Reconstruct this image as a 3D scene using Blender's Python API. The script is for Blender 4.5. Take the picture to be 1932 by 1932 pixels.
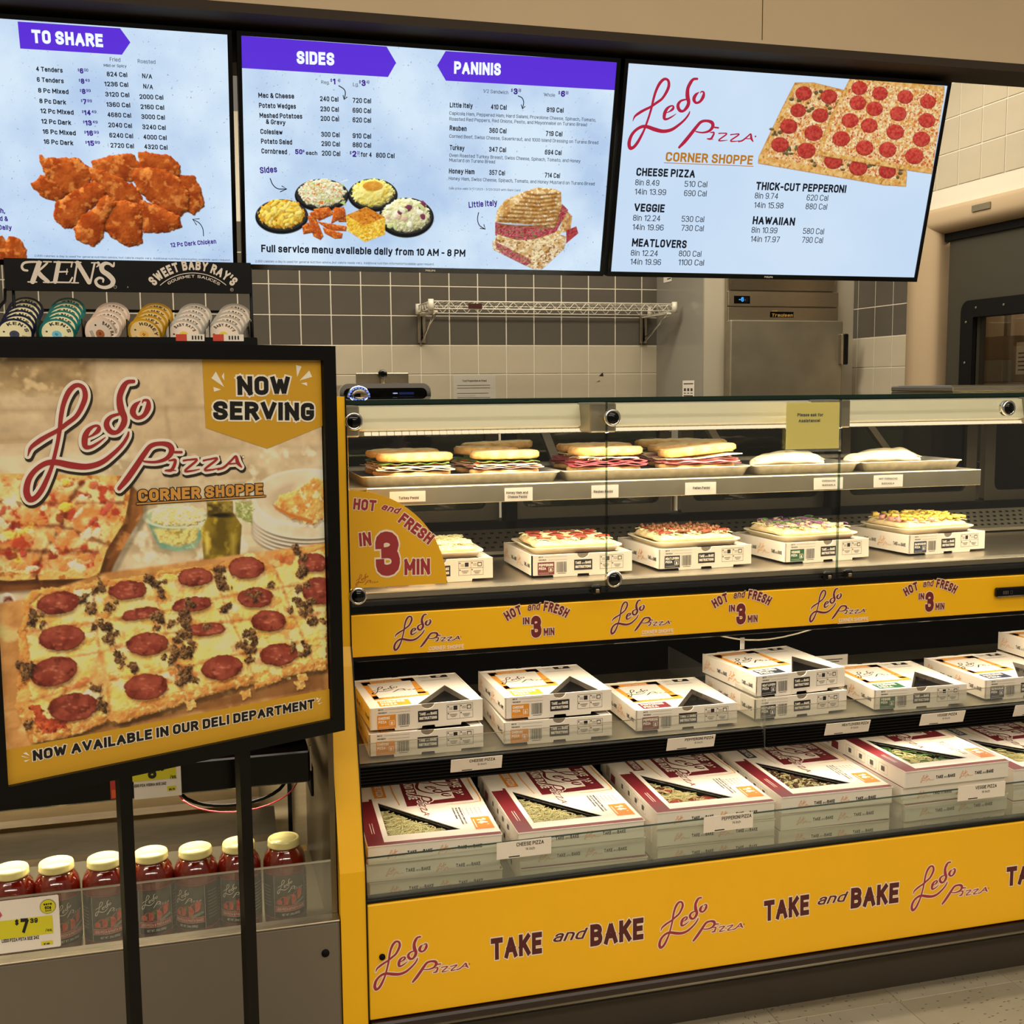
import bpy, bmesh, math, random
import numpy as np
from mathutils import Vector, Matrix
from mathutils.geometry import tessellate_polygon
PI=math.pi
for o in list(bpy.data.objects): bpy.data.objects.remove(o)
sc=bpy.context.scene; COL=sc.collection
# ---------------------------------------------------------------- camera, world, lights, exposure
YAW,PITCH,ROLL,FPX,CH=0.267531452,0.109445533,-0.008236837,2150.0,1.40
_f=np.array([math.sin(YAW)*math.cos(PITCH),math.cos(YAW)*math.cos(PITCH),-math.sin(PITCH)])
_r=np.array([math.cos(YAW),-math.sin(YAW),0.0]); _u=np.cross(_r,_f)
CR=_r*math.cos(ROLL)+_u*math.sin(ROLL); CU=-_r*math.sin(ROLL)+_u*math.cos(ROLL); CF=_f
CP=np.array([0,0,CH])
cam=bpy.data.cameras.new('camera'); camo=bpy.data.objects.new('camera',cam); COL.objects.link(camo)
cam.sensor_width=36; cam.sensor_height=36; cam.lens=FPX/1932*36; cam.clip_start=.02; cam.clip_end=60
camo.matrix_world=Matrix(((CR[0],CU[0],-CF[0],0),(CR[1],CU[1],-CF[1],0),(CR[2],CU[2],-CF[2],CH),(0,0,0,1)))
sc.camera=camo
vs=sc.view_settings; vs.view_transform='Standard'; vs.look='None'; vs.gamma=1; vs.use_curve_mapping=False; vs.exposure=0.0
w=bpy.data.worlds.new('store_ambient'); sc.world=w; w.use_nodes=True
w.node_tree.nodes['Background'].inputs[0].default_value=(.95,.82,.64,1); w.node_tree.nodes['Background'].inputs[1].default_value=.20
def area(name,loc,rot,sx,sy,power,col=(1,.89,.73)):
    l=bpy.data.lights.new(name,'AREA'); l.shape='RECTANGLE'; l.size=sx; l.size_y=sy; l.energy=power; l.color=col
    o=bpy.data.objects.new(name,l); COL.objects.link(o); o.location=loc; o.rotation_euler=rot; return o
for k,(x,y,z,sx,sy,p) in enumerate(((0,-3.2,3.7,7,.5,190),(0,-.6,3.7,7,.4,105),(1.0,1.1,3.7,6,.3,40))): area('store_light',(x,y,z),(0,0,0),sx,sy,p)
area('kitchen_light',(.9,4.5,3.1),(0,0,0),3.6,.5,92,(1,.92,.78))
area('kitchen_light',(2.6,3.9,3.1),(0,0,0),.8,.6,10,(1,.92,.78))
area('storeroom_light',(4.3,4.2,2.6),(0,0,0),.6,.6,16)
# lamps inside the display case and the shelf case (fixtures are built around the canopy and band lamps only)
area('canopy_light',(1.5,2.36,1.300),(math.radians(-8),0,0),2.3,.05,19,(1,.89,.7))
area('deck_light',(1.1,2.40,1.148),(math.radians(6),0,0),1.5,.03,3.6,(1,.89,.7))
area('band_light',(1.5,2.27,.858),(math.radians(8),0,0),2.3,.05,6.2,(1,.88,.68))
area('well_light',(1.5,2.235,.594),(math.radians(8),0,0),2.3,.02,3.0,(1,.88,.68))
area('shelf_case_light',(-.35,2.24,.62),(math.radians(30),0,0),.9,.04,6.0,(1,.88,.66))
# ---------------------------------------------------------------- pixel of the photograph -> point on a real plane
def ray(x,y): return CR*((x-966)/FPX)-CU*((y-966)/FPX)+CF
def onY(x,y,Y): r=ray(x,y); return CP+r*(Y/r[1])
def onX(x,y,X): r=ray(x,y); return CP+r*(X/r[0])
def onZ(x,y,Z): r=ray(x,y); return CP+r*((Z-CH)/r[2])
class Plane:
    def __init__(s,o,ex,ey): s.o=np.array(o,float); s.ex=np.array(ex,float); s.ey=np.array(ey,float); s.n=np.cross(s.ex,s.ey)
    def uv(s,x,y):
        r=ray(x,y); q=CP+r*((s.n@(s.o-CP))/(s.n@r))-s.o; return (q@s.ex,q@s.ey)
    def __call__(s,u,v,l=0): return s.o+s.ex*u+s.ey*v+s.n*l
# ---------------------------------------------------------------- materials
def lin(c):
    if isinstance(c,str): c=tuple(int(c[i:i+2],16) for i in(0,2,4))
    return tuple(((v/255)/12.92 if v/255<=.04045 else ((v/255+.055)/1.055)**2.4) for v in c)
MC={}
def mat(name,c,rough=.5,metal=0,var=0,vscale=30,bump=0,bscale=200,emit=0,spec=.5,stretch=None,c2=None,coat=0,sss=0):
    if name in MC: return MC[name]
    m=bpy.data.materials.new(name); m.use_nodes=True; MC[name]=m
    nt=m.node_tree; b=nt.nodes['Principled BSDF']; L=nt.links.new; c=lin(c)
    b.inputs['Base Color'].default_value=(*c,1); b.inputs['Roughness'].default_value=rough; b.inputs['Metallic'].default_value=metal
    b.inputs['Specular IOR Level'].default_value=spec; b.inputs['Coat Weight'].default_value=coat
    if sss: b.inputs['Subsurface Weight'].default_value=sss; b.inputs['Subsurface Scale'].default_value=.01
    if var or bump or c2:
        tc=nt.nodes.new('ShaderNodeTexCoord'); mp=nt.nodes.new('ShaderNodeMapping'); L(tc.outputs['Object'],mp.inputs[0])
        if stretch: mp.inputs['Scale'].default_value=stretch
    if var or c2:
        n=nt.nodes.new('ShaderNodeTexNoise'); n.inputs['Scale'].default_value=vscale; n.inputs['Detail'].default_value=5; L(mp.outputs[0],n.inputs[0])
        r=nt.nodes.new('ShaderNodeValToRGB'); L(n.outputs[0],r.inputs[0])
        r.color_ramp.elements[0].position=.32; r.color_ramp.elements[1].position=.68
        d=lin(c2) if c2 else tuple(min(1,v*(1+var)) for v in c); e=c if c2 else tuple(v*(1-var) for v in c)
        r.color_ramp.elements[0].color=(*e,1); r.color_ramp.elements[1].color=(*d,1)
        L(r.outputs[0],b.inputs['Base Color'])
        if emit: L(r.outputs[0],b.inputs['Emission Color'])
    if bump:
        n2=nt.nodes.new('ShaderNodeTexNoise'); n2.inputs['Scale'].default_value=bscale; n2.inputs['Detail'].default_value=4; L(mp.outputs[0],n2.inputs[0])
        bp=nt.nodes.new('ShaderNodeBump'); bp.inputs['Strength'].default_value=bump; bp.inputs['Distance'].default_value=.003
        L(n2.outputs[0],bp.inputs['Height']); L(bp.outputs[0],b.inputs['Normal'])
    if emit:
        if not(var or c2): b.inputs['Emission Color'].default_value=(*c,1)
        b.inputs['Emission Strength'].default_value=emit; b.inputs['Base Color'].default_value=(0.01,.01,.01,1)
        for l in list(nt.links):
            if l.to_socket==b.inputs['Base Color']: nt.links.remove(l)
        b.inputs['Roughness'].default_value=.35; b.inputs['Specular IOR Level'].default_value=.15
    return m
def glass(name,tint=(.93,.96,.93),fres=1.0,rough=.0,haze=0):
    if name in MC: return MC[name]
    m=bpy.data.materials.new(name); m.use_nodes=True; MC[name]=m; nt=m.node_tree; nt.nodes.clear(); L=nt.links.new
    o=nt.nodes.new('ShaderNodeOutputMaterial'); t=nt.nodes.new('ShaderNodeBsdfTransparent'); g=nt.nodes.new('ShaderNodeBsdfGlossy')
    mx=nt.nodes.new('ShaderNodeMixShader'); lw=nt.nodes.new('ShaderNodeLayerWeight'); pw=nt.nodes.new('ShaderNodeMath'); pw.operation='POWER'; pw.inputs[1].default_value=5; f=nt.nodes.new('ShaderNodeMath'); f.operation='MULTIPLY_ADD'; f.inputs[1].default_value=.95; f.inputs[2].default_value=.035
    lw.inputs[0].default_value=.5; L(lw.outputs['Facing'],pw.inputs[0]); L(pw.outputs[0],f.inputs[0])
    t.inputs[0].default_value=(*tint,1); g.inputs['Roughness'].default_value=rough; g.inputs[0].default_value=(fres,fres,fres,1)
    L(f.outputs[0],mx.inputs[0]); L(t.outputs[0],mx.inputs[1]); L(g.outputs[0],mx.inputs[2]); src=mx
    if haze:
        d=nt.nodes.new('ShaderNodeBsdfDiffuse'); d.inputs[0].default_value=(.7,.72,.66,1); m2=nt.nodes.new('ShaderNodeMixShader'); m2.inputs[0].default_value=haze
        L(mx.outputs[0],m2.inputs[1]); L(d.outputs[0],m2.inputs[2]); src=m2
    L(src.outputs[0],o.inputs[0]); return m
def vcol(name,emit=0,rough=.4,coat=0):
    if name in MC: return MC[name]
    m=bpy.data.materials.new(name); m.use_nodes=True; MC[name]=m; nt=m.node_tree; b=nt.nodes['Principled BSDF']
    a=nt.nodes.new('ShaderNodeAttribute'); a.attribute_name='print'
    b.inputs['Roughness'].default_value=rough; b.inputs['Coat Weight'].default_value=coat; b.inputs['Coat Roughness'].default_value=.2
    if emit: nt.links.new(a.outputs[0],b.inputs['Emission Color']); b.inputs['Emission Strength'].default_value=emit; b.inputs['Base Color'].default_value=(.01,.01,.01,1); b.inputs['Specular IOR Level'].default_value=.15
    else: nt.links.new(a.outputs[0],b.inputs['Base Color'])
    return m
# ---------------------------------------------------------------- objects
def setp(o,label=None,cat=None,group=None,kind=None):
    if label: o['label']=label
    if cat: o['category']=cat
    if group: o['group']=group
    if kind: o['kind']=kind
    return o
def thing(name,label,cat,loc=(0,0,0),rz=0,group=None):
    o=bpy.data.objects.new(name,None); o.empty_display_size=.05; COL.objects.link(o); o.location=loc; o.rotation_euler=(0,0,rz)
    return setp(o,label,cat,group)
class MB:
    def __init__(s): s.v=[]; s.f=[]; s.m=[]; s.sm=[]; s.mats=[]
    def mi(s,m):
        if m not in s.mats: s.mats.append(m)
        return s.mats.index(m)
    def add(s,V,F,m,smooth=False):
        n=len(s.v); i=s.mi(m); s.v+= [tuple(p) for p in V]
        for f in F: s.f.append(tuple(n+k for k in f)); s.m.append(i); s.sm.append(smooth)
        return s
    def box(s,x0,x1,y0,y1,z0,z1,m):
        V=[(x0,y0,z0),(x1,y0,z0),(x1,y1,z0),(x0,y1,z0),(x0,y0,z1),(x1,y0,z1),(x1,y1,z1),(x0,y1,z1)]
        return s.add(V,[(3,2,1,0),(4,5,6,7),(0,1,5,4),(1,2,6,5),(2,3,7,6),(3,0,4,7)],m)
    def bbox(s,x0,x1,y0,y1,z0,z1,m,b=.002,seg=1):
        bm=bmesh.new(); bmesh.ops.create_cube(bm,size=1)
        for v in bm.verts: v.co=Vector(((x0+x1)/2+v.co.x*(x1-x0),(y0+y1)/2+v.co.y*(y1-y0),(z0+z1)/2+v.co.z*(z1-z0)))
        bmesh.ops.bevel(bm,geom=bm.edges[:],offset=b,segments=seg,affect='EDGES',profile=.5)
        bm.verts.index_update(); s.add([v.co[:] for v in bm.verts],[[v.index for v in f.verts] for f in bm.faces],m,seg>1); bm.free(); return s
    def prism(s,pts,a0,a1,m,ax='x',holes=None,smooth=False):
        # pts: 2-D outline; ax x: (y,z), y: (x,z), z: (x,y)
        def P(p,a): return (a,p[0],p[1]) if ax=='x' else ((p[0],a,p[1]) if ax=='y' else (p[0],p[1],a))
        loops=[list(pts)]+[list(h) for h in(holes or [])]
        tri=tessellate_polygon([[Vector((p[0],p[1],0)) for p in l] for l in loops]); allp=[p for l in loops for p in l]; n=len(allp)
        s.add([P(p,a0) for p in allp]+[P(p,a1) for p in allp],[t for t in tri]+[tuple(k+n for k in reversed(t)) for t in tri],m)
        for l in loops:
            k=len(l); s.add([P(p,a0) for p in l]+[P(p,a1) for p in l],[(i,(i+1)%k,(i+1)%k+k,i+k) for i in range(k)],m,smooth)
        return s
    def tube(s,path,r,m,n=8,cap=True):
        path=[Vector(p) for p in path]; V=[];F=[]; rs=r if hasattr(r,'__len__') else [r]*len(path)
        up=None
        for i,p in enumerate(path):
            t=(path[min(i+1,len(path)-1)]-path[max(i-1,0)]).normalized()
            if up is None: up=Vector((0,0,1)) if abs(t.z)<.9 else Vector((1,0,0))
            a=t.cross(up).normalized(); b=a.cross(t).normalized(); up=b
            for k in range(n):
                q=2*PI*k/n; V.append(p+(a*math.cos(q)+b*math.sin(q))*rs[i])
        for i in range(len(path)-1):
            for k in range(n): F.append((i*n+k,i*n+(k+1)%n,(i+1)*n+(k+1)%n,(i+1)*n+k))
        if cap: F.append(tuple(range(n))[::-1]); F.append(tuple((len(path)-1)*n+k for k in range(n)))
        return s.add(V,F,m,True)
    def lathe(s,prof,m,c=(0,0,0),n=24,ax='z',smooth=True):
        V=[];F=[]
        for r,z in prof:
            for k in range(n):
                q=2*PI*k/n; x,y=r*math.cos(q),r*math.sin(q)
                V.append((c[0]+x,c[1]+y,c[2]+z) if ax=='z' else (c[0]+x,c[1]+z,c[2]+y))
        for i in range(len(prof)-1):
            for k in range(n): F.append((i*n+k,i*n+(k+1)%n,(i+1)*n+(k+1)%n,(i+1)*n+k) )
        if prof[0][0]>1e-6: F.append(tuple(range(n))[::-1])
        if prof[-1][0]>1e-6: F.append(tuple((len(prof)-1)*n+k for k in range(n)))
        return s.add(V,F,m,smooth)
    def grid(s,fn,nu,nv,m,smooth=True):
        V=[fn(i/nu,j/nv) for j in range(nv+1) for i in range(nu+1)]
        return s.add(V,[(j*(nu+1)+i,j*(nu+1)+i+1,(j+1)*(nu+1)+i+1,(j+1)*(nu+1)+i) for j in range(nv) for i in range(nu)],m,smooth)
    def mesh(s,name):
        me=bpy.data.meshes.new(name); me.from_pydata(s.v,[],s.f)
        for m in s.mats: me.materials.append(m)
        me.polygons.foreach_set('material_index',s.m); me.polygons.foreach_set('use_smooth',s.sm); me.update(); return me
    def build(s,name,parent=None,loc=None,fix=True):
        me=s.mesh(name)
        if fix:
            bm=bmesh.new(); bm.from_mesh(me); bmesh.ops.recalc_face_normals(bm,faces=bm.faces[:]); bm.to_mesh(me); bm.free()
        o=bpy.data.objects.new(name,me); COL.objects.link(o)
        if parent: o.parent=parent
        if loc is not None: o.location=loc
        return o
def kids(o): return [c for c in o.children]
def copy_tree(o,loc=None,rz=None,label=None,group=None):
    r=o.copy(); COL.objects.link(r)
    if loc is not None: r.location=loc
    if rz is not None: r.rotation_euler=(0,0,rz)
    if label: r['label']=label
    if group: r['group']=group
    for ch in o.children:
        c=ch.copy(); COL.objects.link(c); c.parent=r
        for g in ch.children:
            d=g.copy(); COL.objects.link(d); d.parent=c
    return r
# ---------------------------------------------------------------- lettering and flat print
# letters drawn as pen strokes: 12 units cap height, 9 units x-height; r = rounded corner
PEN='''A 7 0,0 3.5,12 7,0|1.2,4 5.8,4
B 6 0,0 0,12 5.7,12r 5.7,6.4r 0,6.4|3,6.4 6,6.4r 6,0r 0,0
C 6 6,9.4 6,12r 0,12r 0,0r 6,0r 6,2.6
D 6 3,0 0,0 0,12 6,12r 6,0r 2.5,0
E 5 5,12 0,12 0,0 5,0|0,6.3 4.4,6.3
F 5 5,12 0,12 0,0|0,6.1 4.2,6.1
G 6 6,10 6,12r 0,12r 0,0r 6,0r 6,5.4 3.6,5.4
H 6 0,0 0,12|6,0 6,12|0,6.2 6,6.2
I 0 0,0 0,12
J 5 5,12 5,0r 0,0r 0,3.5
K 6 0,0 0,12|5.8,12 0,4.6|2.2,7.2 6,0
L 4.8 0,12 0,0 4.8,0
M 8 0,0 0,12|0,12 4,3.5 8,12|8,12 8,0
N 6.4 0,0 0,12|0,12 6.4,0|6.4,0 6.4,12
O 6 3,12 6,12r 6,0r 0,0r 0,12r 2.9,12
P 6 0,0 0,12 6,12r 6,5.4r 0,5.4
Q 6 3,12 6,12r 6,0r 0,0r 0,12r 2.9,12|3.6,2.8 6.4,-1
R 6 0,0 0,12 5.8,12r 5.8,6r 0,6|3.2,6 6,0
S 6 5.8,9.6 5.8,12r 0,12r 0,6.6r 6,5.4r 6,0r 0,0r 0,2.4
T 6.4 0,12 6.4,12|3.2,12 3.2,0
U 6 0,12 0,0r 6,0r 6,12
V 7 0,12 3.5,0 7,12
W 9.6 0,12 2.4,0 4.8,11 7.2,0 9.6,12
X 6.4 0,0 6.4,12|0,12 6.4,0
Y 6.6 0,12 3.3,5.4 6.6,12|3.3,5.4 3.3,0
Z 5.8 0,12 5.8,12 0,0 5.8,0
a 4.8 .3,7.2 .3,9r 4.8,9r 4.8,0|4.8,5.2 0,5.2r 0,0r 4.8,0
b 4.9 0,12 0,0|0,9 4.9,9r 4.9,0r 0,0
c 4.6 4.6,7.2 4.6,9r 0,9r 0,0r 4.6,0r 4.6,1.8
d 4.9 4.9,12 4.9,0|4.9,9 0,9r 0,0r 4.9,0
e 4.9 0,4.7 4.9,4.7 4.9,9r 0,9r 0,0r 4.9,0r 4.8,1.6
f 3 3,12 1.2,12r 1.2,0|0,9 3,9
g 4.9 4.9,9 4.9,-3.4r 0,-3.4r .2,-1.8|4.9,9 0,9r 0,.2r 4.9,.2
h 4.8 0,0 0,12|0,9 4.8,9r 4.8,0
i 0 0,0 0,9|0,11.2 0,12
j 1 .6,11.2 .6,12|.6,9 .6,-3.4r -1,-3.4
k 4.7 0,0 0,12|4.4,9 0,3.6|1.6,5.6 4.7,0
l 0 0,0 0,12
m 8 0,0 0,9|0,9 4,9r 4,0|4,9 8,9r 8,0
n 4.8 0,0 0,9|0,9 4.8,9r 4.8,0
o 4.9 2.4,9 4.9,9r 4.9,0r 0,0r 0,9r 2.3,9
p 4.9 0,-3.4 0,9|0,9 4.9,9r 4.9,0r 0,0
q 4.9 4.9,-3.4 4.9,9|4.9,9 0,9r 0,0r 4.9,0
r 3.2 0,0 0,9|0,5 0,9r 3.2,9
s 4.6 4.4,7.4 4.4,9r 0,9r 0,5r 4.6,4.1r 4.6,0r 0,0r 0,1.6
t 3.2 1.2,11.6 1.2,0r 3.2,0|0,9 3.1,9
u 4.8 0,9 0,0r 4.8,0|4.8,0 4.8,9
v 5 0,9 2.5,0 5,9
w 7.6 0,9 1.9,0 3.8,8.4 5.7,0 7.6,9
x 4.8 0,0 4.8,9|0,9 4.8,0
y 5.2 0,9 2.6,.4|5.2,9 1.8,-3.4 .2,-3.4
z 4.4 0,9 4.4,9 0,0 4.4,0
0 5.4 2.7,12 5.4,12r 5.4,0r 0,0r 0,12r 2.6,12
1 2.4 0,9.6 2.4,12 2.4,0
2 5.5 0,9.6 0,12r 5.4,12r 5.4,6.5r 0,0 5.6,0
3 5.6 0,9.8 0,12r 5.3,12r 5.3,6.4r 2,6.4|2,6.4 5.6,6.4r 5.6,0r 0,0r 0,2.2
4 5.8 4.2,0 4.2,12|4.2,12 0,3.4 5.8,3.4
5 5.5 5.2,12 .4,12 .3,7 5.5,7.4r 5.5,0r 0,0r 0,2.2
6 5.4 5.2,10.2 5.2,12r 0,12r 0,0r 5.4,0r 5.4,7r 0,7
7 5.4 0,12 5.4,12 1.8,0
8 5.5 2.7,6.4 .2,6.4r .2,12r 5.3,12r 5.3,6.4r 2.7,6.4|2.7,6.4 5.5,6.4r 5.5,0r 0,0r 0,6.4r 2.7,6.4
9 5.4 .2,1.8 .2,0r 5.4,0r 5.4,12r 0,12r 0,5r 5.4,5
$ 6 5.8,9.6 5.8,12r 0,12r 0,6.6r 6,5.4r 6,0r 0,0r 0,2.4|3,-1.6 3,13.6
& 6.4 6.2,0 .9,8.8 .9,12r 4.6,12r 4.6,8r 0,4.8r 0,0r 5.4,0r 6.2,5
. 0 0,0 0,.5
, 0 0,.6 -.5,-2
! 0 0,3.6 0,12|0,0 0,.5
- 3 0,5.2 3,5.2
/ 4 0,0 4,12
( 1.6 1.6,12.6 0,12r 0,-1r 1.6,-1.6
) 1.6 0,12.6 1.6,12r 1.6,-1r 0,-1.6
' 0 0,9 0,12
" 1.6 0,9 0,12|1.6,9 1.6,12
* 4 2,12 2,6|0,10.5 4,7.5|4,10.5 0,7.5
¢ 4.6 4.6,6.4 4.6,9r 0,9r 0,0r 4.6,0r 4.6,2.6|2.4,-1.6 2.4,10.6
® 6 3,12 6,12r 6,5r 0,5r 0,12r 2.9,12'''
GL={}
for row in PEN.split('\n'):
    ch,wd,rest=row.split(' ',2)
    GL[ch]=(float(wd),[[(float(p.rstrip('r').split(',')[0]),float(p.rstrip('r').split(',')[1]),p.endswith('r')) for p in st.split(' ')] for st in rest.split('|')])
TXT={}
def rounded(P,R,n):
    out=[]
    for i,(x,y,r) in enumerate(P):
        if not r or i in(0,len(P)-1): out.append((x,y)); continue
        a=np.array(P[i-1][:2]);b=np.array((x,y));c=np.array(P[i+1][:2]); u=a-b;v=c-b; lu=np.hypot(*u);lv=np.hypot(*v)
        la=lu/(2 if (P[i-1][2]) else 1.01); lc=lv/(2 if P[i+1][2] else 1.01); q=min(R,la,lc); A=b+u/lu*q; C=b+v/lv*q
        for k in range(n+1):
            t=k/n; out.append(tuple(A*(1-t)**2*1+b*2*t*(1-t)*1+C*t*t) if False else tuple(b+(A-b)*(1-math.sin(t*PI/2))+(C-b)*(1-math.cos(t*PI/2))))
    return out
def pieces(P,ky,kx):
    # a pen stroke is lifted and set down again at sharp turns, so that both limbs keep their full width
    out=[];cur=[P[0]];start=False
    for i in range(1,len(P)-1):
        cur.append(P[i]); a=((P[i][0]-P[i-1][0])*kx,(P[i][1]-P[i-1][1])*ky); b=((P[i+1][0]-P[i][0])*kx,(P[i+1][1]-P[i][1])*ky); la,lb=math.hypot(*a),math.hypot(*b)
        if la>1e-6 and lb>1e-6 and (a[0]*b[0]+a[1]*b[1])/(la*lb)<-.1: out.append((cur,start,True)); cur=[P[i]]; start=True
    cur.append(P[-1]); out.append((cur,start,False)); return out
def text_mesh(s,bold,res=3,shear=0,grow=0):
    k=(s,bold,res,shear,grow)
    if k in TXT: return TXT[k]
    r=min(.056+bold*1.5,.125); V=[];F=[];x=0;zz=0; kx=1/12; ky=(1-2*r)/12; a=None
    for ch in s:
        if ch==' ': x+=.30; continue
        wd,g=GL.get(ch,GL['-'])
        for st,P,j0_,j1_ in [(st,*pp) for st in g for pp in pieces(rounded(st,2.7,res),ky,kx)]:
            Q=[]
            for p in P:
                q=(x+r+p[0]*kx,r+p[1]*ky)
                if not Q or math.hypot(q[0]-Q[-1][0],q[1]-Q[-1][1])>1e-4: Q.append(q)
            n0=len(V); m=len(Q); R=r+grow; zz+=.031
            for i,p in enumerate(Q):
                d0=np.subtract(p,Q[i-1]) if i else np.subtract(Q[1],p); d1=np.subtract(Q[i+1],p) if i<m-1 else d0
                d0=d0/np.hypot(*d0); d1=d1/np.hypot(*d1); nn=np.array((-d0[1]-d1[1],d0[0]+d1[0])); L=np.hypot(*nn)
                nn=nn/L if L>1e-6 else np.array((-d0[1],d0[0])); cs=nn[0]*-d1[1]+nn[1]*d1[0]; sc_=1/cs if cs>.66 else 1.12
                e=np.zeros(2)
                if i==0: e=-d1*R*(.35 if j0_ else .98)
                if i==m-1: e=d0*R*(.35 if j1_ else .98)
                z=(zz+i*.0023)%.8; V.append((p[0]+nn[0]*R*sc_+e[0],p[1]+nn[1]*R*sc_+e[1],z)); V.append((p[0]-nn[0]*R*sc_+e[0],p[1]-nn[1]*R*sc_+e[1],z))
            for i in range(m-1): F.append((n0+2*i,n0+2*i+1,n0+2*i+3,n0+2*i+2))
        x+=wd*kx+2*r+.11
    if not V: V=[(0,0),(.3,0)]
    V=[(p[0]+p[1]*shear,p[1],p[2] if len(p)>2 else 0) for p in V]; TXT[k]=(V,F,0,max(.01,x-.11)); return TXT[k]
CAP=1.0
def sm(pts,n=6):
    # Catmull-Rom through (x,y,r)
    P=[np.array(p,float) for p in pts]; P=[2*P[0]-P[1]]+P+[2*P[-1]-P[-2]]; out=[]
    for i in range(1,len(P)-2):
        for k in range(n):
            t=k/n; a,b,c,d=P[i-1:i+3]
            out.append(.5*((2*b)+(-a+c)*t+(2*a-5*b+4*c-d)*t*t+(-a+3*b-3*c+d)*t**3))
    out.append(P[-2]); return out
class F2:
    """flat print: shapes in plane coordinates, stacked by a hair; build() lays them on any surface"""
    def __init__(s,step=.00035): s.V=[];s.F=[];s.M=[];s.mats=[];s.st=step;s.t=(0,0,0,1)
    def at(s,ox=0,oy=0,ang=0,k=1): s.t=(ox,oy,ang,k); return s
    def raw(s,pts,F,m,l=1):
        if m not in s.mats: s.mats.append(m)
        n=len(s.V); ox,oy,a,k=s.t; c,d=math.cos(a)*k,math.sin(a)*k
        s.V+=[(ox+p[0]*c-p[1]*d,oy+p[0]*d+p[1]*c,(l+(p[2] if len(p)>2 else 0))*s.st) for p in pts]; i=s.mats.index(m)
        for f in F: s.F.append(tuple(n+q for q in f)); s.M.append(i)
        return s
    def poly(s,pts,m,l=1):
        if len(pts)<=4 : return s.raw(pts,[tuple(range(len(pts)))],m,l)
        return s.raw(pts,[tuple(t) for t in tessellate_polygon([[Vector((p[0],p[1],0)) for p in pts]])],m,l)
    def rect(s,x0,y0,x1,y1,m,l=1): return s.poly([(x0,y0),(x1,y0),(x1,y1),(x0,y1)],m,l)
    def frame(s,x0,y0,x1,y1,w,m,l=1):
        s.rect(x0,y0,x1,y0+w,m,l); s.rect(x0,y1-w,x1,y1,m,l); s.rect(x0,y0,x0+w,y1,m,l); return s.rect(x1-w,y0,x1,y1,m,l)
    def circ(s,x,y,r,m,l=1,n=24,ry=None):
        ry=ry or r; return s.raw([(x+r*math.cos(2*PI*k/n),y+ry*math.sin(2*PI*k/n)) for k in range(n)],[tuple(range(n))],m,l)
    def stroke(s,pts,m,l=1,grow=0,k=1,smooth=6,ends=True,ex=0):
        # each ribbon climbs a few microns along its run, so that crossings never share one plane
        P=sm(pts,smooth) if smooth and len(pts)>2 else [np.array(p,float) for p in pts]
        V=[];F=[]
        for i,p in enumerate(P):
            a=P[max(i-1,0)];b=P[min(i+1,len(P)-1)]; d=b[:2]-a[:2]; d=d/(np.hypot(*d)+1e-9); r=max(p[2],0)*k+grow; z=ex+i*.0022
            V+=[(p[0]-d[1]*r,p[1]+d[0]*r,z),(p[0]+d[1]*r,p[1]-d[0]*r,z)]
        for i in range(len(P)-1): F.append((2*i,2*i+1,2*i+3,2*i+2))
        s.raw(V,F,m,l)
        if ends:
            for q,p in enumerate((P[0],P[-1])): s.circ(p[0],p[1],max(p[2],0)*k+grow,m,l+ex+.6+q*.04,10)
        return s
    def text(s,t,x,y,h,m,l=1,bold=0.0,w=None,align='l',shear=0,xs=1,ang=0,halo=None,hm=None,res=3):
        """cap height h, optional exact width w, baseline at (x,y)"""
        for gr,mm,ll in(([(halo,hm,l)] if halo else [])+[(0,m,l+(1 if halo else 0))]):
            V,F,a,b=text_mesh(t,bold,res,shear,gr); _,_,a0,b0=text_mesh(t,bold,res,shear)
            k=h/CAP; kx=k*xs if (w is None or t in('1','I','l')) else w/(b0-a0)
            o=0 if align=='l' else (-(b0-a0)*kx/2 if align=='c' else -(b0-a0)*kx)
            c,d=math.cos(ang),math.sin(ang)
            Q=[((vx-a0)*kx+o,vy*k,vz) for vx,vy,vz in V]
            s.raw([(x+q[0]*c-q[1]*d,y+q[0]*d+q[1]*c,q[2]) for q in Q],F,mm,ll)
        return s
    def arc(s,t,cx,cy,R,a0,a1,h,m,l=1,bold=.02,halo=None,hm=None,xs=.8,shear=0,inner=False):
        """letters along a circle, angles from vertical (radians, clockwise)"""
        W=[]
        for ch in t:
            if ch==' ': W.append(.35)
            else: _,_,a,b=text_mesh(ch,bold); W.append((b-a)+.10)
        tot=sum(W); p=0
        for ch,w_ in zip(t,W):
            q=a0+(a1-a0)*((p+w_/2)/tot); p+=w_
            if ch!=' ':
                ww=abs(a1-a0)*R*(w_-.10)/tot
                s.text(ch,cx+R*math.sin(q)-math.cos(q)*ww/2,cy+R*math.cos(q)+math.sin(q)*ww/2,h,m,l,bold,w=ww,ang=-q,halo=halo,hm=hm,shear=shear)
        return s
    def build(s,name,frame,parent=None):
        V=[tuple(frame(*v)) for v in s.V]
        me=bpy.data.meshes.new(name); me.from_pydata(V,[],s.F)
        for m in s.mats: me.materials.append(m)
        me.polygons.foreach_set('material_index',s.M); me.update()
        o=bpy.data.objects.new(name,me); COL.objects.link(o)
        if parent: o.parent=parent
        return o
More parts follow.
